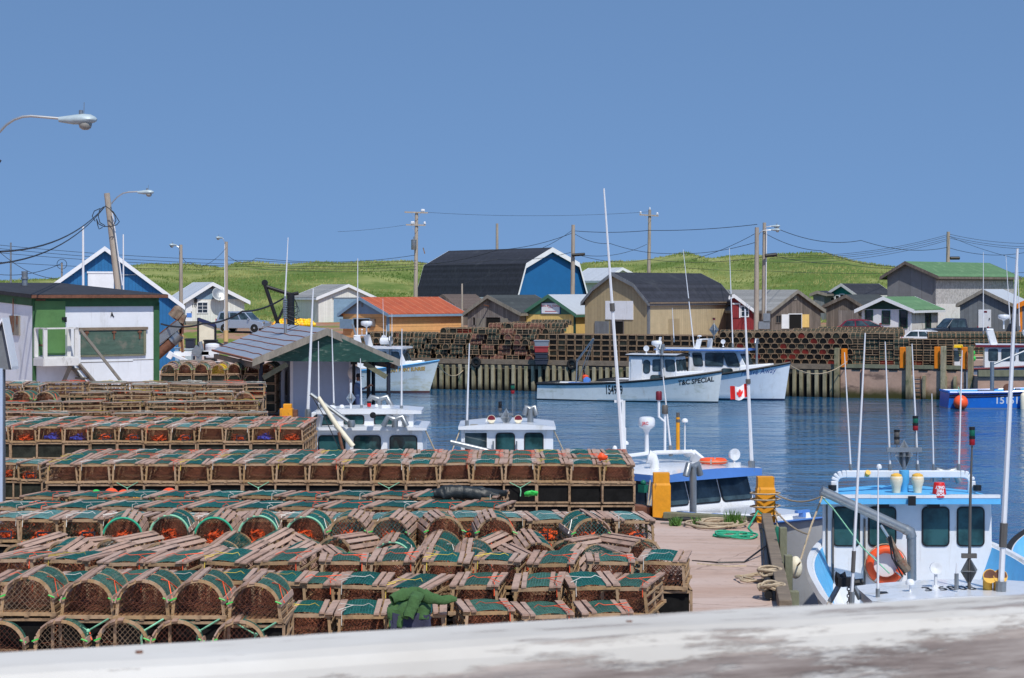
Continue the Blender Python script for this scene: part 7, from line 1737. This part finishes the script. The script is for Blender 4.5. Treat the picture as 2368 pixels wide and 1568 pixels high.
def make_hoop(seed, flip, net, lid, cord, bait, rope, bridle, W=.54, H=.41):
    g = random.Random(seed); p = []; hl = TL/2; hw = W/2; hs = .14
    def arc(t, s=1.0):      # t 0..pi measured from the right (+x), over the top; straight legs below
        return V((hw*s*math.cos(t), hs+(H-hs)*s*math.sin(t)))
    fr = MB()
    for y in (-hl, hl): fr.box((0,y,.015),(.63,.05,.035))
    for x in (-.28,0,.28): fr.box((x,0,-.004),(.05,TL+.04,.026))
    ys = (-hl+.02, .0, hl-.02)
    for y in ys:
        pts = [V((hw+.012,y,.02))]+[V((arc(math.pi*i/12).x,y,arc(math.pi*i/12).y)) for i in range(13)]+[V((-hw-.012,y,.02))]
        for a, b in zip(pts, pts[1:]): fr.bar(a, b, .034, .026, up=(0,1,0), caps=False)
    for z in (.07,.14):
        for sg in (-1,1): fr.bar((sg*(hw+.012),-hl,z),(sg*(hw+.012),hl,z+jit(g,.008)),.012,.036)
    p.append(('frame', fr, 'lath_frame'))
    fl = MB()
    for i in range(10): fl.box((-.27+.54*i/9,0,.03+jit(g,.003)),(.04,TL-.04,.012))
    p.append(('floor_slats', fl, 'lath_floor'))
    sl = MB(); angs = (166,148,130,112,95) if not flip else (14,32,50,68,85)
    for a_ in angs+((12,) if not flip else (168,)):
        t = R(a_+jit(g,1.5)); q = arc(t); n = V((math.cos(t)/hw, math.sin(t)/(H-hs))).normalized(); c = V((q.x+n.x*.018,jit(g,.02),q.y+n.y*.018)); rot = Matrix.Rotation(math.atan2(n.x,n.y),3,'Y')
        sl.box(c,(.062,TL+.04+jit(g,.05),.018),rot)
    p.append(('top_slats', sl, 'lath_top'))
    wm = MB(); t0, t1 = (R(20),R(84)) if not flip else (R(96),R(160)); kx = 8; ky = 28
    for j in range(ky+1):
        y = -hl+.03+(TL-.06)*j/ky; pts = [arc(t0+(t1-t0)*i/kx,1.03) for i in range(kx+1)]
        for a, b in zip(pts, pts[1:]): wm.bar((a.x,y,a.y),(b.x,y,b.y),.0055,caps=False)
    for i in range(kx+1): a = arc(t0+(t1-t0)*i/kx,1.03); wm.bar((a.x,-hl+.03,a.y),(a.x,hl-.03,a.y),.0055,caps=False)
    p.append(('lid_mesh', wm, lid))
    nt_ = MB(); poly = [(hw-.02,.03)]+[tuple(arc(math.pi*i/10,.95)) for i in range(11)]+[(-hw+.02,.03)]
    for y in (-hl, hl): net_panel(nt_, poly, lambda q, y=y: V((q.x, y+(.07 if y < 0 else -.07)*(1-abs(q.x)/hw)*math.sin(math.pi*min(1,q.y/H)), q.y)), .042, .0038)
    for sg in (-1,1): net_panel(nt_, [(-hl,.03),(hl,.03),(hl,.2),(-hl,.2)], lambda q, sg=sg: V((sg*(hw-.005), q.x, q.y)), .048, .0036)
    p.append(('netting', nt_, net))
    inn = MB()
    for y0 in (-.22,.22): net_panel(inn, poly, lambda q, y0=y0: V((q.x*.96, y0+.08*math.sin(q.x*9)+.05*math.cos(q.y*14), q.y*.96)), .028, .006)
    net_panel(inn, [(-hw+.05,-hl+.05),(hw-.05,-hl+.05),(hw-.05,hl-.05),(-hw+.05,hl-.05)], lambda q: V((q.x,q.y,.13+.05*math.sin(q.x*8+q.y*5))), .033, .008)
    p.append(('inner_net', inn, 'net_inner'))
    cd = MB(); s_ = -1 if flip else 1; q = lambda a_, y, k=1.09: V((s_*arc(R(a_),k).x, y, arc(R(a_),k).y))
    cd.tube([q(58,-.2),q(45,-.05),q(14,-.3),q(8,-.34,1.15)], .0065, 4); cd.tube([q(45,-.05),q(22,.12),q(10,.1)], .0065, 4); p.append(('lid_cord', cd, cord))
    if rope:
        b = MB(); pts = [V((arc(R(12+156*i/20),1.02).x,-hl-.005,arc(R(12+156*i/20),1.02).y)) for i in range(21)]
        b.tube(pts, .017, 6); p.append(('bow_rope', b, rope))
    else:
        b = MB()
        for sg, a_ in ((-1,166),(1,14)): c = arc(R(a_),1.0); b.tube([V((c.x-.03*sg,-hl-.02,c.y+.02)), V((c.x+.04*sg,-hl-.03,c.y-.005))], .009, 5)
        p.append(('lashing', b, 'lime'))
    if bait:
        b = MB()
        shreds(b, g, hl, .15, .1)
        p.append(('bait_net', b, bait))
    if bridle:
        b = MB(); b.tube([(-.2,-hl-.02,-.01),(.02,-hl-.05,-.13),(.24,-hl-.02,-.0)], .011, 5); b.tube([(.02,-hl-.05,-.13),(.0,-hl-.06,-.2),(.01,-hl-.05,-.32)], .012, 5); b.ball((.02,-hl-.05,-.13), .024, 6, 5); p.append(('bridle', b, 'cord_mint'))
    return p
def meshes(p): return [(n, mb.mesh(n, False, [K[m]])) for n, mb, m in p]
PR = {}
PR['r_brown'] = [meshes(make_rect(i, i%2, 'net_brown', 'lid_teal' if i%2 else 'lid_green', ('cord_orange','cord_white','cord_orange','cord_yellow')[i], None, False, False)) for i in range(4)]
PR['r_bridle'] = [meshes(make_rect(i+10, i%2, 'net_brown', 'lid_green', 'cord_white', None, False, True)) for i in range(2)]
PR['r_green'] = [meshes(make_rect(i+20, i%2, 'net_green', 'lid_pale', 'cord_white', 'bait_orange', True, False)) for i in range(3)]
PR['r_blue'] = [meshes(make_rect(i+30, i%2, 'net_brown', 'lid_green', 'cord_orange', ('bait_blue','bait_orange')[i], False, False)) for i in range(2)]
PR['r_wide'] = [meshes(make_rect(i+40, 0, 'net_brown', 'lid_teal', ('cord_orange','cord_white')[i], None if i else 'bait_orange', False, False, W=.67, H=.37, slim=True)) for i in range(2)]
PR['h_plain'] = [meshes(make_hoop(i, 0, ('net_brown','net_tan','net_brown')[i], 'lid_green', 'cord_orange', None, None, i != 1)) for i in range(3)]
PR['h_bait'] = [meshes(make_hoop(i+10, i%2, ('net_brown','net_teal')[i], 'lid_teal', ('cord_orange','cord_white')[i], 'bait_orange', None, False)) for i in range(2)]
PR['h_rope'] = [meshes(make_hoop(i+20, i%2, 'net_brown', ('lid_teal','lid_green')[i], ('cord_white','cord_orange')[i], 'bait_orange', ('rope_mint','cord_yellow')[i] if i == 0 else 'rope_green', False)) for i in range(2)]
PR['h_slat'] = [meshes(make_hoop(60+i, 1, 'net_brown', ('lid_teal','lid_green')[i], ('cord_white','cord_orange')[i], None, None, False)) for i in range(2)]
PR['h_far'] = [meshes(make_hoop(50+i, i%2, ('net_brown','net_green')[i], 'lid_green', 'cord_white', None, None, False)) for i in range(2)]
PR['h_yellow'] = [meshes(make_hoop(40, 0, 'net_yellow', 'net_yellow', 'cord_yellow', None, None, False))]
TR = []           # every trap: (matrix, kind)
used = []
def trap(kind, x, y, z, yaw=0, pitch=0, roll=0, label='', group='', variant=None):
    pv = PR[kind]; parts = pv[(variant if variant is not None else rng.randrange(len(pv))) % len(pv)]
    o = thing('lobster_trap', label, 'lobster trap', (x, y, z), (pitch, roll, yaw), group)
    o.rotation_euler = (pitch, roll, yaw)
    for n, me in parts:
        c = bpy.data.objects.new(n, me); COL.objects.link(c); c.parent = o
    TR.append((o, kind)); return o
NT = 0
DESC = {'r_brown':'square brown-netted trap','r_bridle':'square trap with mint bridle','r_green':'square green-netted trap','r_blue':'square trap with bright bait','r_wide':'wide square trap with teal lid',
        'h_plain':'arched trap with slatted top','h_far':'arched trap','h_slat':'arched trap with broad slats','h_bait':'arched trap with orange bait net','h_rope':'arched trap with rope-bound bow','h_yellow':'arched trap with yellow netting'}
def row(name, group, Y, xs, ztop, kinds, yaw=0.0, jy=.05, jz=.02, jyaw=.04, tilt=.02, lab_from='the kiosk', zramp=0, long=False, cum=0, lift=0):
    """xs: plan x of each trap's middle at its front face"""
    n = len(xs)
    for i, dx in enumerate(xs):
        kind = kinds[i % len(kinds)] if isinstance(kinds, (list, tuple)) else kinds
        H = .41 if kind[0] == 'h' else .37
        z = ztop - H + zramp*i/max(1,n-1) + rng.uniform(-jz, jz); y = Y + rng.uniform(-jy, jy)
        yw = (yaw[i % len(yaw)] if isinstance(yaw, (list, tuple)) else yaw) + rng.uniform(-jyaw, jyaw)
        if long: yw += math.pi/2
        dpt = (TL if not long else .62)/2
        lab = f'{DESC[kind]}, {ORD[i]} from {lab_from}, {name}'
        trap(kind, PX(dx, Y), y+dpt, z, yw, rng.uniform(-tilt,tilt)+lift, rng.uniform(-tilt,tilt)+cum*math.sin(i*1.3)+lift, lab, group)
def fr_(a, b, step): 
    out = []; x = a
    while x <= b: out.append(x); x += step
    return out
G1 = 'lobster traps on the near pier'
# --- front arched row on the second layer, and the row beneath it
row('lower front arched row', G1, 23.45, [-2,142,280,408,552], 3.9, ['h_plain'], jz=.008, jyaw=.02, tilt=.0)
row('upper front arched row', G1, 23.6, [62,200,332,457,592], 4.35, ['h_plain'], jz=.012, jyaw=.03, tilt=.012, zramp=-.06)
# --- square traps behind and beside it
row('lowest square row', G1, 25.0, [707,835,968,1118,1254,1400], 3.76, ['r_brown'], yaw=[0,.0,0,.1,.12,.1], tilt=.02)
row('square row behind the front arches', G1, 26.2, [30,160,290,415,535,655], 3.98, ['r_brown'], yaw=[-.05]*6)
row('square row above the green sweater', G1, 26.2, [724,838,964,1105,1248,1368,1468], 3.93, ['r_brown'], yaw=[0,-.1,-.3,-.1,-.12,.05,-.25], jyaw=.08, tilt=.04)
row('square row before the fallen arched traps', G1, 27.4, [45,170,290,405,530,660,786,910,1032,1155,1284,1412,1543], 4.07, ['r_brown'], yaw=[-.2,-.2,-.12,-.2,-.15,-.2,.02,-.02,-.05,-.12,-.12,-.04,-.1], tilt=.04)
# --- jumbled arched traps
row('front line of fallen arched traps', G1, 28.5, [25,125,230,340,450,560,665,772,880,985,1090,1200,1310,1420], 4.02, ['h_slat','h_slat','h_slat','h_slat','h_slat','h_slat','h_slat','h_plain','h_slat','h_plain','h_bait','h_bait','h_slat','h_bait'], yaw=[-.3,-.2,-.4,-.25,-.35,-.2,-.3,.25,-.3,.1,-.1,.3,-.3,.5], jz=.05, jyaw=.12, tilt=.1, lift=.06)
row('rear line of fallen arched traps', G1, 29.6, [70,175,285,395,505,610,705,800,905,1010,1120,1230,1345,1455], 4.06, ['h_slat','h_slat','h_slat','h_slat','h_rope','h_slat','h_plain','h_slat','h_rope','h_rope','h_slat','h_bait','h_slat','h_plain'], yaw=[-.25,-.35,-.3,-.4,-.2,-.3,.35,-.3,.1,-.05,-.3,.25,-.35,.5], jz=.05, jyaw=.12, tilt=.1, lift=.05)
# --- neat arched row with orange bait
row('neat arched row with orange bait', G1, 30.5, [277,387,493,592,707,806,905,1016,1140,1355], 4.29, ['h_rope','h_rope','h_rope','h_rope','h_rope','h_bait','h_bait','h_plain','h_bait','h_bait'], jyaw=.05, yaw=[.05,.05,.05,.03,0,-.03,-.05,.1,.12,.15], jz=.015)
# --- square green-netted row
row('green-netted square row', G1, 31.7, [10,94,191,287,400,496,590,690,788,880,974,1068,1162,1256,1358,1457], 4.15, ['r_green'], jyaw=.03, jz=.012, yaw=[-.15,-.08,0,-.1,.02,0,0,0,0,0,.15,.1,.12,.12,.12,.1])
# --- wide teal-lidded rows
row('front wide teal row', G1, 33.4, [22,78+104*.0,183,288,392,497,602,708,812,916,1020,1126][0:1]+[80+104.5*i for i in range(11)], 4.14, ['r_wide'], yaw=-.22, jyaw=.02, jz=.008)
row('rear wide teal row', G1, 34.9, [105+101*i for i in range(11)], 4.16, ['r_wide'], yaw=-.2, jyaw=.02, jz=.008)
# --- long row and the rows behind it
xs = [144+75.6*i for i in range(18)]
row('long brown row', G1, 40.7, xs, 4.24, ['r_brown','r_brown','r_bridle','r_brown'], jyaw=.025, jz=.012, yaw=.0)
row('second rank of the long row', G1, 41.85, [1183.5+(x-1183.5)*40.7/41.85 for x in xs], 4.25, ['r_brown'], jyaw=.03, jz=.012)
row('third rank of the long row', G1, 43.0, [1183.5+(x-1183.5)*40.7/43.0 for x in xs], 4.25, ['r_brown'], jyaw=.03, jz=.012)
row('layer under the long row', G1, 40.8, [180+128*i for i in range(10)], 3.85, ['r_bridle','r_brown'], long=True, jyaw=.01, jz=.004, tilt=0)
# --- blue-bait row
xs = [-8+61.8*i for i in range(12)]
row('row with blue and orange bait', G1, 50.5, xs, 4.31, ['r_green','r_blue','r_blue','r_blue','r_green','r_green','r_blue','r_green','r_brown'], jyaw=.03, jz=.02)
row('second rank behind the blue bait', G1, 51.7, [1183.5+(x-1183.5)*50.5/51.7 for x in xs], 4.31, ['r_brown'], jyaw=.05, jz=.02)
row('third rank behind the blue bait', G1, 52.85, [1183.5+(x-1183.5)*50.5/52.85 for x in xs], 4.33, ['r_brown'], jyaw=.05, jz=.02)
row('layer under the blue bait row', G1, 50.6, [30,150,270,400,530], 3.92, ['r_brown'], long=True, jyaw=.01, jz=.004, tilt=0)
row('short stack beside the kiosk', G1, 45.5, [15,62], 3.85, ['r_green'], jyaw=.05)
# --- mixed pile in front of the office
row('front terrace of the mixed pile', G1, 56.6, [20,110,205,305,400,498,570], 4.28, ['r_brown','r_green'], long=True, jyaw=.12, tilt=.03, jz=.03)
row('second terrace of the mixed pile', G1, 57.7, [10,100,190,285,382,470,556], 4.5, ['r_brown','r_green','r_brown'], long=True, jyaw=.12, tilt=.03, jz=.03)
row('third terrace of the mixed pile', G1, 59.0, [0,52,102,200,300,395,490,560], 4.7, ['h_plain','h_plain','h_plain','r_green','r_brown','r_green','r_green','h_plain'], yaw=[0,0,0,1.57,1.57,1.57,1.57,.2], jyaw=.1, tilt=.03, jz=.03)
row('top terrace of the mixed pile', G1, 60.6, [30,70,150,245,340,430,520,565], 4.86, ['r_green','r_green','r_brown','r_green'], yaw=[0,0,1.57,1.57,1.57,1.57,1.57,1.57], jyaw=.08, tilt=.03, jz=.03)
row('rear terrace of the mixed pile', G1, 62.2, [40,140,240,335,425,515], 4.86, ['r_brown'], long=True, jyaw=.05, tilt=.02, jz=.02)
# --- arched stacks by the shelter
xs = [388+38.5*i for i in range(7)]
row('upper shelter stack', G1, 90, xs, 4.4, ['h_far','h_far','h_far','h_yellow','h_far','h_far','h_far'], jyaw=.05, lab_from='the office corner')
row('lower shelter stack', G1, 90.1, xs, 3.98, ['h_far'], jyaw=.05, lab_from='the office corner')
row('second rank of the shelter stack', G1, 91.2, [1183.5+(x-1183.5)*90/91.2 for x in xs], 4.45, ['h_far'], jyaw=.2, lab_from='the office corner')
print('TRAPS individual', len(TR))

# --- all remaining traps as one mass: lower layers of the pier and the stacks of the far quay
mats = [K['far_wood'], K['lath_floor']]
def flat(name, col): K[name] = mat(name, col, .85, var=.6, scale=5, spec=.2); return K[name]
mats += [flat('far_net_shade', S(44,46,40)), flat('far_top', S(46,58,52)), flat('far_red', S(110,38,32)), flat('far_yellow', S(150,120,26)), flat('far_pink', S(112,76,66)), flat('far_shade', S(20,20,20)), flat('far_mint', S(90,140,120))]  # opaque net and lid colours, darkened to hold the shade inside the traps
FM = MB()
def lo_trap(M, kind, net=2, top=3, W=.6, H=.37, L=1.0, t=.032):
    def ad(mb, mi): FM.mi = mi; FM.add([M @ V(v) for v in mb.v], mb.f)
    hl, hw = L/2, W/2; b = MB()
    if kind == 'r':
        for y in (-hl,0,hl):
            for sg in (-1,1): b.bar((sg*hw,y,.02),(sg*hw,y,H),t,caps=False)
            b.bar((-hw,y,H-.01),(hw,y,H-.01),t,caps=False); b.bar((-hw,y,.02),(hw,y,.02),t,caps=False)
        for sg in (-1,1): b.bar((sg*hw,-hl,H),(sg*hw,hl,H),t,caps=False); b.bar((sg*hw,-hl,.02),(sg*hw,hl,.02),t,caps=False); b.bar((sg*hw*.6,-hl,H+.01),(sg*hw*.6,hl,H+.01),t*1.3,.02,caps=False); b.bar((sg*hw,-hl,H*.55),(sg*hw,hl,H*.55),t*.5,caps=False)
        ad(b, 0); c = MB(); e = .025
        for y in (-hl+e, hl-e): c.poly([(-hw+e,y,.03),(hw-e,y,.03),(hw-e,y,H-.02),(-hw+e,y,H-.02)])
        for x in (-hw+e, hw-e): c.poly([(x,-hl+e,.03),(x,hl-e,.03),(x,hl-e,H-.02),(x,-hl+e,H-.02)])
        ad(c, net); c = MB(); c.poly([(-hw+e,-hl+e,H-.02),(hw-e,-hl+e,H-.02),(hw-e,hl-e,H-.02),(-hw+e,hl-e,H-.02)]); ad(c, top)
    else:
        arcp = [V((hw*.9*math.cos(math.pi*i/8), 0, .12+(H-.08)*math.sin(math.pi*i/8))) for i in range(9)]; arcp = [V((hw*.92,0,.02))]+arcp+[V((-hw*.92,0,.02))]
        for y in (-hl,-hl/3,hl/3,hl):
            for p, q in zip(arcp, arcp[1:]): b.bar(p+V((0,y,0)), q+V((0,y,0)), t, caps=False)
        for y in (-hl,hl): b.bar((-hw,y,.01),(hw,y,.01),t,caps=False)
        for i in (1,3,5,7,9): p = arcp[i]; b.bar(p+V((0,-hl,.01)), p+V((0,hl,.01)), t*.9,.02,caps=False)
        ad(b, 0); c = MB()
        for y in (-hl+.03,hl-.03): c.poly([p*1.0+V((0,y,0)) for p in [V((q.x*.95,0,q.z*.96)) for q in arcp]])
        ad(c, net); c = MB()
        for p, q in zip(arcp, arcp[1:]): c.poly([V((p.x*.96,-hl,p.z*.97)),V((q.x*.96,-hl,q.z*.97)),V((q.x*.96,hl,q.z*.97)),V((p.x*.96,hl,p.z*.97))])
        ad(c, top)
g = random.Random(11)
for o, kind in list(TR):
    z = o.location.z-.4
    lo_yaw = o.rotation_euler[2]
    nlow = 0
    while z > DECK-.12 and nlow < 6:
        zz = max(z, DECK+.03)
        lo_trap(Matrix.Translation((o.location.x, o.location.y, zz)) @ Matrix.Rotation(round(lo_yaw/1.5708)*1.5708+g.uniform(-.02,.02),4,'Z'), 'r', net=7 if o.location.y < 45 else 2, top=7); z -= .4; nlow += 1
far_yaw = math.atan2(WD.y, WD.x)
def far(s, row_, lay, yawoff, kind, net, top, jit_=.03, lh=.385, z0=DECK+.02, off=1.0, **k):
    """s: plan column on the quay face; row_: metres back from it"""
    x = xq(s); p = wq(x, -(off+row_), z0+lay*lh); sc = 1+g.uniform(-.02,.02)
    lo_trap(Matrix.Translation(p+V((g.uniform(-jit_,jit_),g.uniform(-jit_,jit_),0))) @ Matrix.Rotation(far_yaw+yawoff+g.uniform(-jit_,jit_)*1.5,4,'Z') @ Matrix.Rotation(g.uniform(-jit_,jit_)*.8,4,'Y'), kind, net, top, **k)
# golden-boat end: jumbled long sides, arched
for rw in range(5):
    for lay in range(7 if rw else 6):
        if rw > 1 and lay < 3: continue
        s = 800+g.uniform(0,10)
        while s < 1232:
            col = g.random(); net = 6 if (s > 1090 and col < .45) else (5 if (1010 < s < 1075 and col < .25) else (4 if col > .94 else 2)); k = 'h' if col < .72 else 'r'
            lng = g.random() < .68
            if lay >= (4 if s < 960 else 5 if s < 1080 else 6) + (1 if rw > 1 else 0): s += 30; continue
            far(s, rw*1.25, lay, (math.pi/2 if lng else 0), k, net, 3 if net != 6 else 6, .06, H=.38); s += 37 if lng else 21.5
# neat square ends
for rw in range(3):
    for lay in range(5):
        if rw > 0 and lay < 4: continue
        s = 1272
        while s < 1655: far(s, rw*1.1, lay, 0, 'r', g.choice((7,7,2,7)), 3, .02, lh=.4, t=.034); s += 20.4
# neat arched ends
for rw in range(3):
    for lay in range(6):
        if rw > 0 and lay < 5: continue
        s = 1655+(10 if lay % 2 else 0)
        while s < 1962: far(s, rw*1.1+(0 if lay < 5 else .1), lay, 0, 'h', g.choice((7,7,7,4,7,7,2)), 3, .02, lh=.365, H=.4, W=.62); s += 20.2
# long sides again beyond the orange post
for rw in range(2):
    for lay in range(6):
        if rw > 0 and lay < 4: continue
        s = 1975
        while s < 2200-lay*3:
            if lay == 5 and s > 2070: break
            far(s, rw*1.2, lay, math.pi/2+.1, 'r' if s > 2080 or g.random() < .4 else 'h', g.choice((7,2,2,4,2)) , 3, .03, lh=.37); s += 34
# ranks further back that show over the front stacks
for rw, lay, a, b in ((5.6,6.2,1120,1240),(6.6,6.6,1150,1240),(3.4,5.0,1640,2060),(4.5,5.3,1800,2040),(5.8,5.6,1850,2020)):
    s = a
    while s < b: far(s, rw, lay, math.pi/2+g.uniform(-.2,.2), 'h', 2, 3, .08); s += 33
# pile behind the slip
for lay in range(4):
    for rw in range(3):
        x = 2160
        while x < 2420:
            Y = 166+rw*1.2; lo_trap(Matrix.Translation((PX(x,Y), Y, 2.25+lay*.42+.3)) @ Matrix.Rotation(1.57+g.uniform(-.05,.05),4,'Z'), 'h', 2, 3); x += 32
tag(FM.build('lobster_trap_mass', mats, None), 'hundreds of weathered lobster traps stacked high along the far quay and under the pier rows', 'lobster traps', kind='stuff')
# a single square trap left on top, one against the brown shed, fish boxes
for nm, lab, dx0, dx1, dy0, dy1, m, Y in (('fish_box','pale grey lidded fish box on top of the box stack between the trap piles',1235,1269,787,801,'bin_grey',159),('fish_box','dark red fish box just under the pale grey one',1235,1268,801,815,'bin_red',159),('fish_box','upper navy fish box in the middle of the box stack',1236,1267,816,829,'bin_dark',159),('fish_box','lower navy fish box at the foot of the box stack',1236,1267,830,843,'bin_dark',159)):
    mb = MB(); x0, x1, z0, z1 = PX(dx0,Y), PX(dx1,Y), PZ(dy1,Y), PZ(dy0,Y); mb.prism([V((x0+.05,Y,z0)),V((x1-.05,Y,z0)),V((x1,Y,z1)),V((x0,Y,z1))],(0,1.0,0)); mb.box(((x0+x1)/2,Y+.5,z1-.05),(x1-x0+.08,1.08,.08)); tag(mb.build(nm, K[m], None, bevel=.02), lab, 'fish box', 'fish boxes stacked between the trap piles')

# ================================================================== things lying on the near traps
for k,(dx,dy,r_,m,lab) in enumerate(((222,1137,.1,'lime','half-hidden lime green buoy at the near end of the buoy line'),(257,1139,.14,'orange_buoy','first orange buoy of the line behind the teal traps'),(286,1141,.13,'orange_buoy','second orange buoy of the line, close to the first'),(317,1142,.13,'amber_buoy','yellowish orange buoy in the middle of the buoy line'),(358,1143,.1,'lime','low lime green buoy between the orange ones'),(391,1141,.16,'orange_buoy','largest orange buoy at the end of the line'))):
    o = MB().ball((0,0,0), r_, 16, 10).build('net_buoy', K[m], None, smooth=True, world=False); o.location = P(dx,dy,37.4)-V((0,0,.06)); tag(o, lab, 'buoy', 'buoys lying behind the teal traps')
def cloth(name, label, cat, pts_r, m, Y, group=None, sq=1.0, seed=0, n=14):
    """garment pieces: soft tapered rolls, wrinkled by noise"""
    mb = MB()
    for pts, rs in pts_r:
        q = [P(x,y,Y+dz) for x,y,dz in pts]; out = []; rr2 = []
        for (a,b),(ra,rb) in zip(zip(q,q[1:]), zip(rs,rs[1:])):
            for i in range(8): t = i/8; out.append(a+(b-a)*t); rr2.append(ra+(rb-ra)*t)
        out.append(q[-1]); rr2.append(rs[-1]); k0 = len(mb.v)
        mb.tube(out, rr2, n)
        for i in range(k0, len(mb.v)):
            v = V(mb.v[i]); nn = mn.fractal(v*9+V((seed,0,0)),1,2,3)*.03+mn.noise(v*22)*.012; c = out[min(len(out)-1,(i-k0)//n)]; d = (v-c); 
            if d.length > 1e-4: mb.v[i] = tuple(v+d.normalized()*nn)
    o = mb.build(name, K[m], None, smooth=True); tag(o, label, cat); return o
# sweater and trousers: soft sheets draped over the trap edge, sleeves as flattened rolls
def drape(name, label, cat, m, panels, thick=.012, seed=1):
    mb = MB()
    for fn, nu, nv in panels:
        mb.grid(lambda u, v, fn=fn: (lambda p: p + V((mn.noise(p*14+V((seed,0,0)))*.012, mn.fractal(p*10+V((0,seed,0)),1,2,3)*.022, mn.noise(p*11+V((0,0,seed)))*.02)))(fn(u, v)), nu, nv)
    o = mb.build(name, K[m], None, smooth=True); sd_ = o.modifiers.new('thick', 'SOLIDIFY'); sd_.thickness = thick; tag(o, label, cat); return o
Ye = 24.72                     # plane of the front face of the trap row they hang on
def over(xl, xr, zt, back, drop, ripple=.03, k=17., flare=0., edge=.04):
    """a sheet: from `back` metres behind the edge, over it, hanging `drop` metres; xl, xr plan columns"""
    a, b = PX(xl,Ye), PX(xr,Ye)
    def fn(u, v):
        s_ = v*(back+drop); x = a+(b-a)*u; q = .5+.5*math.sin(u*k+v*2)
        if s_ < back: y = Ye+back-s_; z = zt+ripple*q+.03*math.sin(v*9+u*5)*.5
        else: h = s_-back; y = Ye-.05-ripple*1.6*q*min(1,h*6); z = zt+ripple*q*max(0,1-h*5)-h; x += (x-(a+b)/2)*flare*h
        z -= edge*(2*abs(u-.5))**3*(1 if s_ < back else 0)
        return V((x, y, z))
    return fn
def roll(pts, rs, flat=.55, dz=0):
    P3 = [P(x,y,Y) for x,y,Y in pts]
    def fn(u, v):
        t = u*(len(P3)-1); i = min(len(P3)-2, int(t)); f = t-i; f = f*f*(3-2*f); c = P3[i]+(P3[i+1]-P3[i])*f; d = (P3[min(i+1,len(P3)-1)]-P3[i]).normalized(); r = rs[i]+(rs[i+1]-rs[i])*f
        r *= 1+.05*math.sin(u*19+v*4)+.03*math.sin(u*33-v*9); n1 = d.cross(V((0,-1,.3))).normalized(); n2 = d.cross(n1); a = 2*math.pi*v
        return c+n1*r*math.cos(a)+n2*r*flat*math.sin(a)
    return fn
drape('trousers', 'dark blue-grey work trousers hanging over the trap edge under the green sweater', 'trousers', 'trouser', [(over(908,994,3.80,.3,.2,.03,11),24,14),(over(903,944,3.74,.05,.75,.035,9,.1),14,26),(over(952,996,3.74,.05,.75,.035,8,.1),14,26)], .02, 3)
drape('sweater', 'green sweater thrown over the square traps near the white rail', 'sweater', 'sweater', [(over(896,992,3.86,.42,.12,.035,15,0,.06),34,22),(over(899,940,3.85,.12,.2,.03,9,-.2),14,14),(roll([(968,1372,24.75),(960,1384,24.62),(952,1404,24.58),(944,1427,24.56)],[.06,.062,.054,.05],.4),30,12),(roll([(978,1376,24.8),(998,1384,24.75),(1024,1388,24.8),(1042,1385,24.85),(1056,1386,24.85)],[.07,.055,.042,.036,.012],.35),30,12),(roll([(905,1386,24.8),(930,1376,24.9),(962,1370,25.0),(985,1378,24.9)],[.05,.06,.055,.04],.5),30,12)], .012, 8)
drape('tarp', 'crumpled dark oilskin lying on the rear wide traps', 'oilskin', 'tarp', [(roll([(1002,1140,34.9),(1030,1139,34.9),(1070,1139,34.95),(1110,1142,34.95),(1152,1145,35.0)],[.05,.1,.1,.09,.04],.45),44,14),(roll([(1008,1137,35.2),(1060,1135,35.2),(1120,1139,35.2),(1172,1141,35.1)],[.04,.09,.08,.04],.4),40,12)], .01, 5)
cloth('rag', 'bright orange gloves heaped on the last trap of the long row', 'glove', [([(1383,1061,0),(1392,1056,0),(1404,1058,0)],(.04,.07,.04)),([(1387,1056,.05),(1399,1057,.05)],(.05,.05))], 'orange_buoy', 40.9, seed=2)
cloth('net_bag', 'bright green mesh bag lying beside the dark oilskin', 'bag', [([(1212,1142,0),(1228,1139,0),(1243,1142,0)],(.03,.05,.03))], 'lime', 34.5, seed=2)
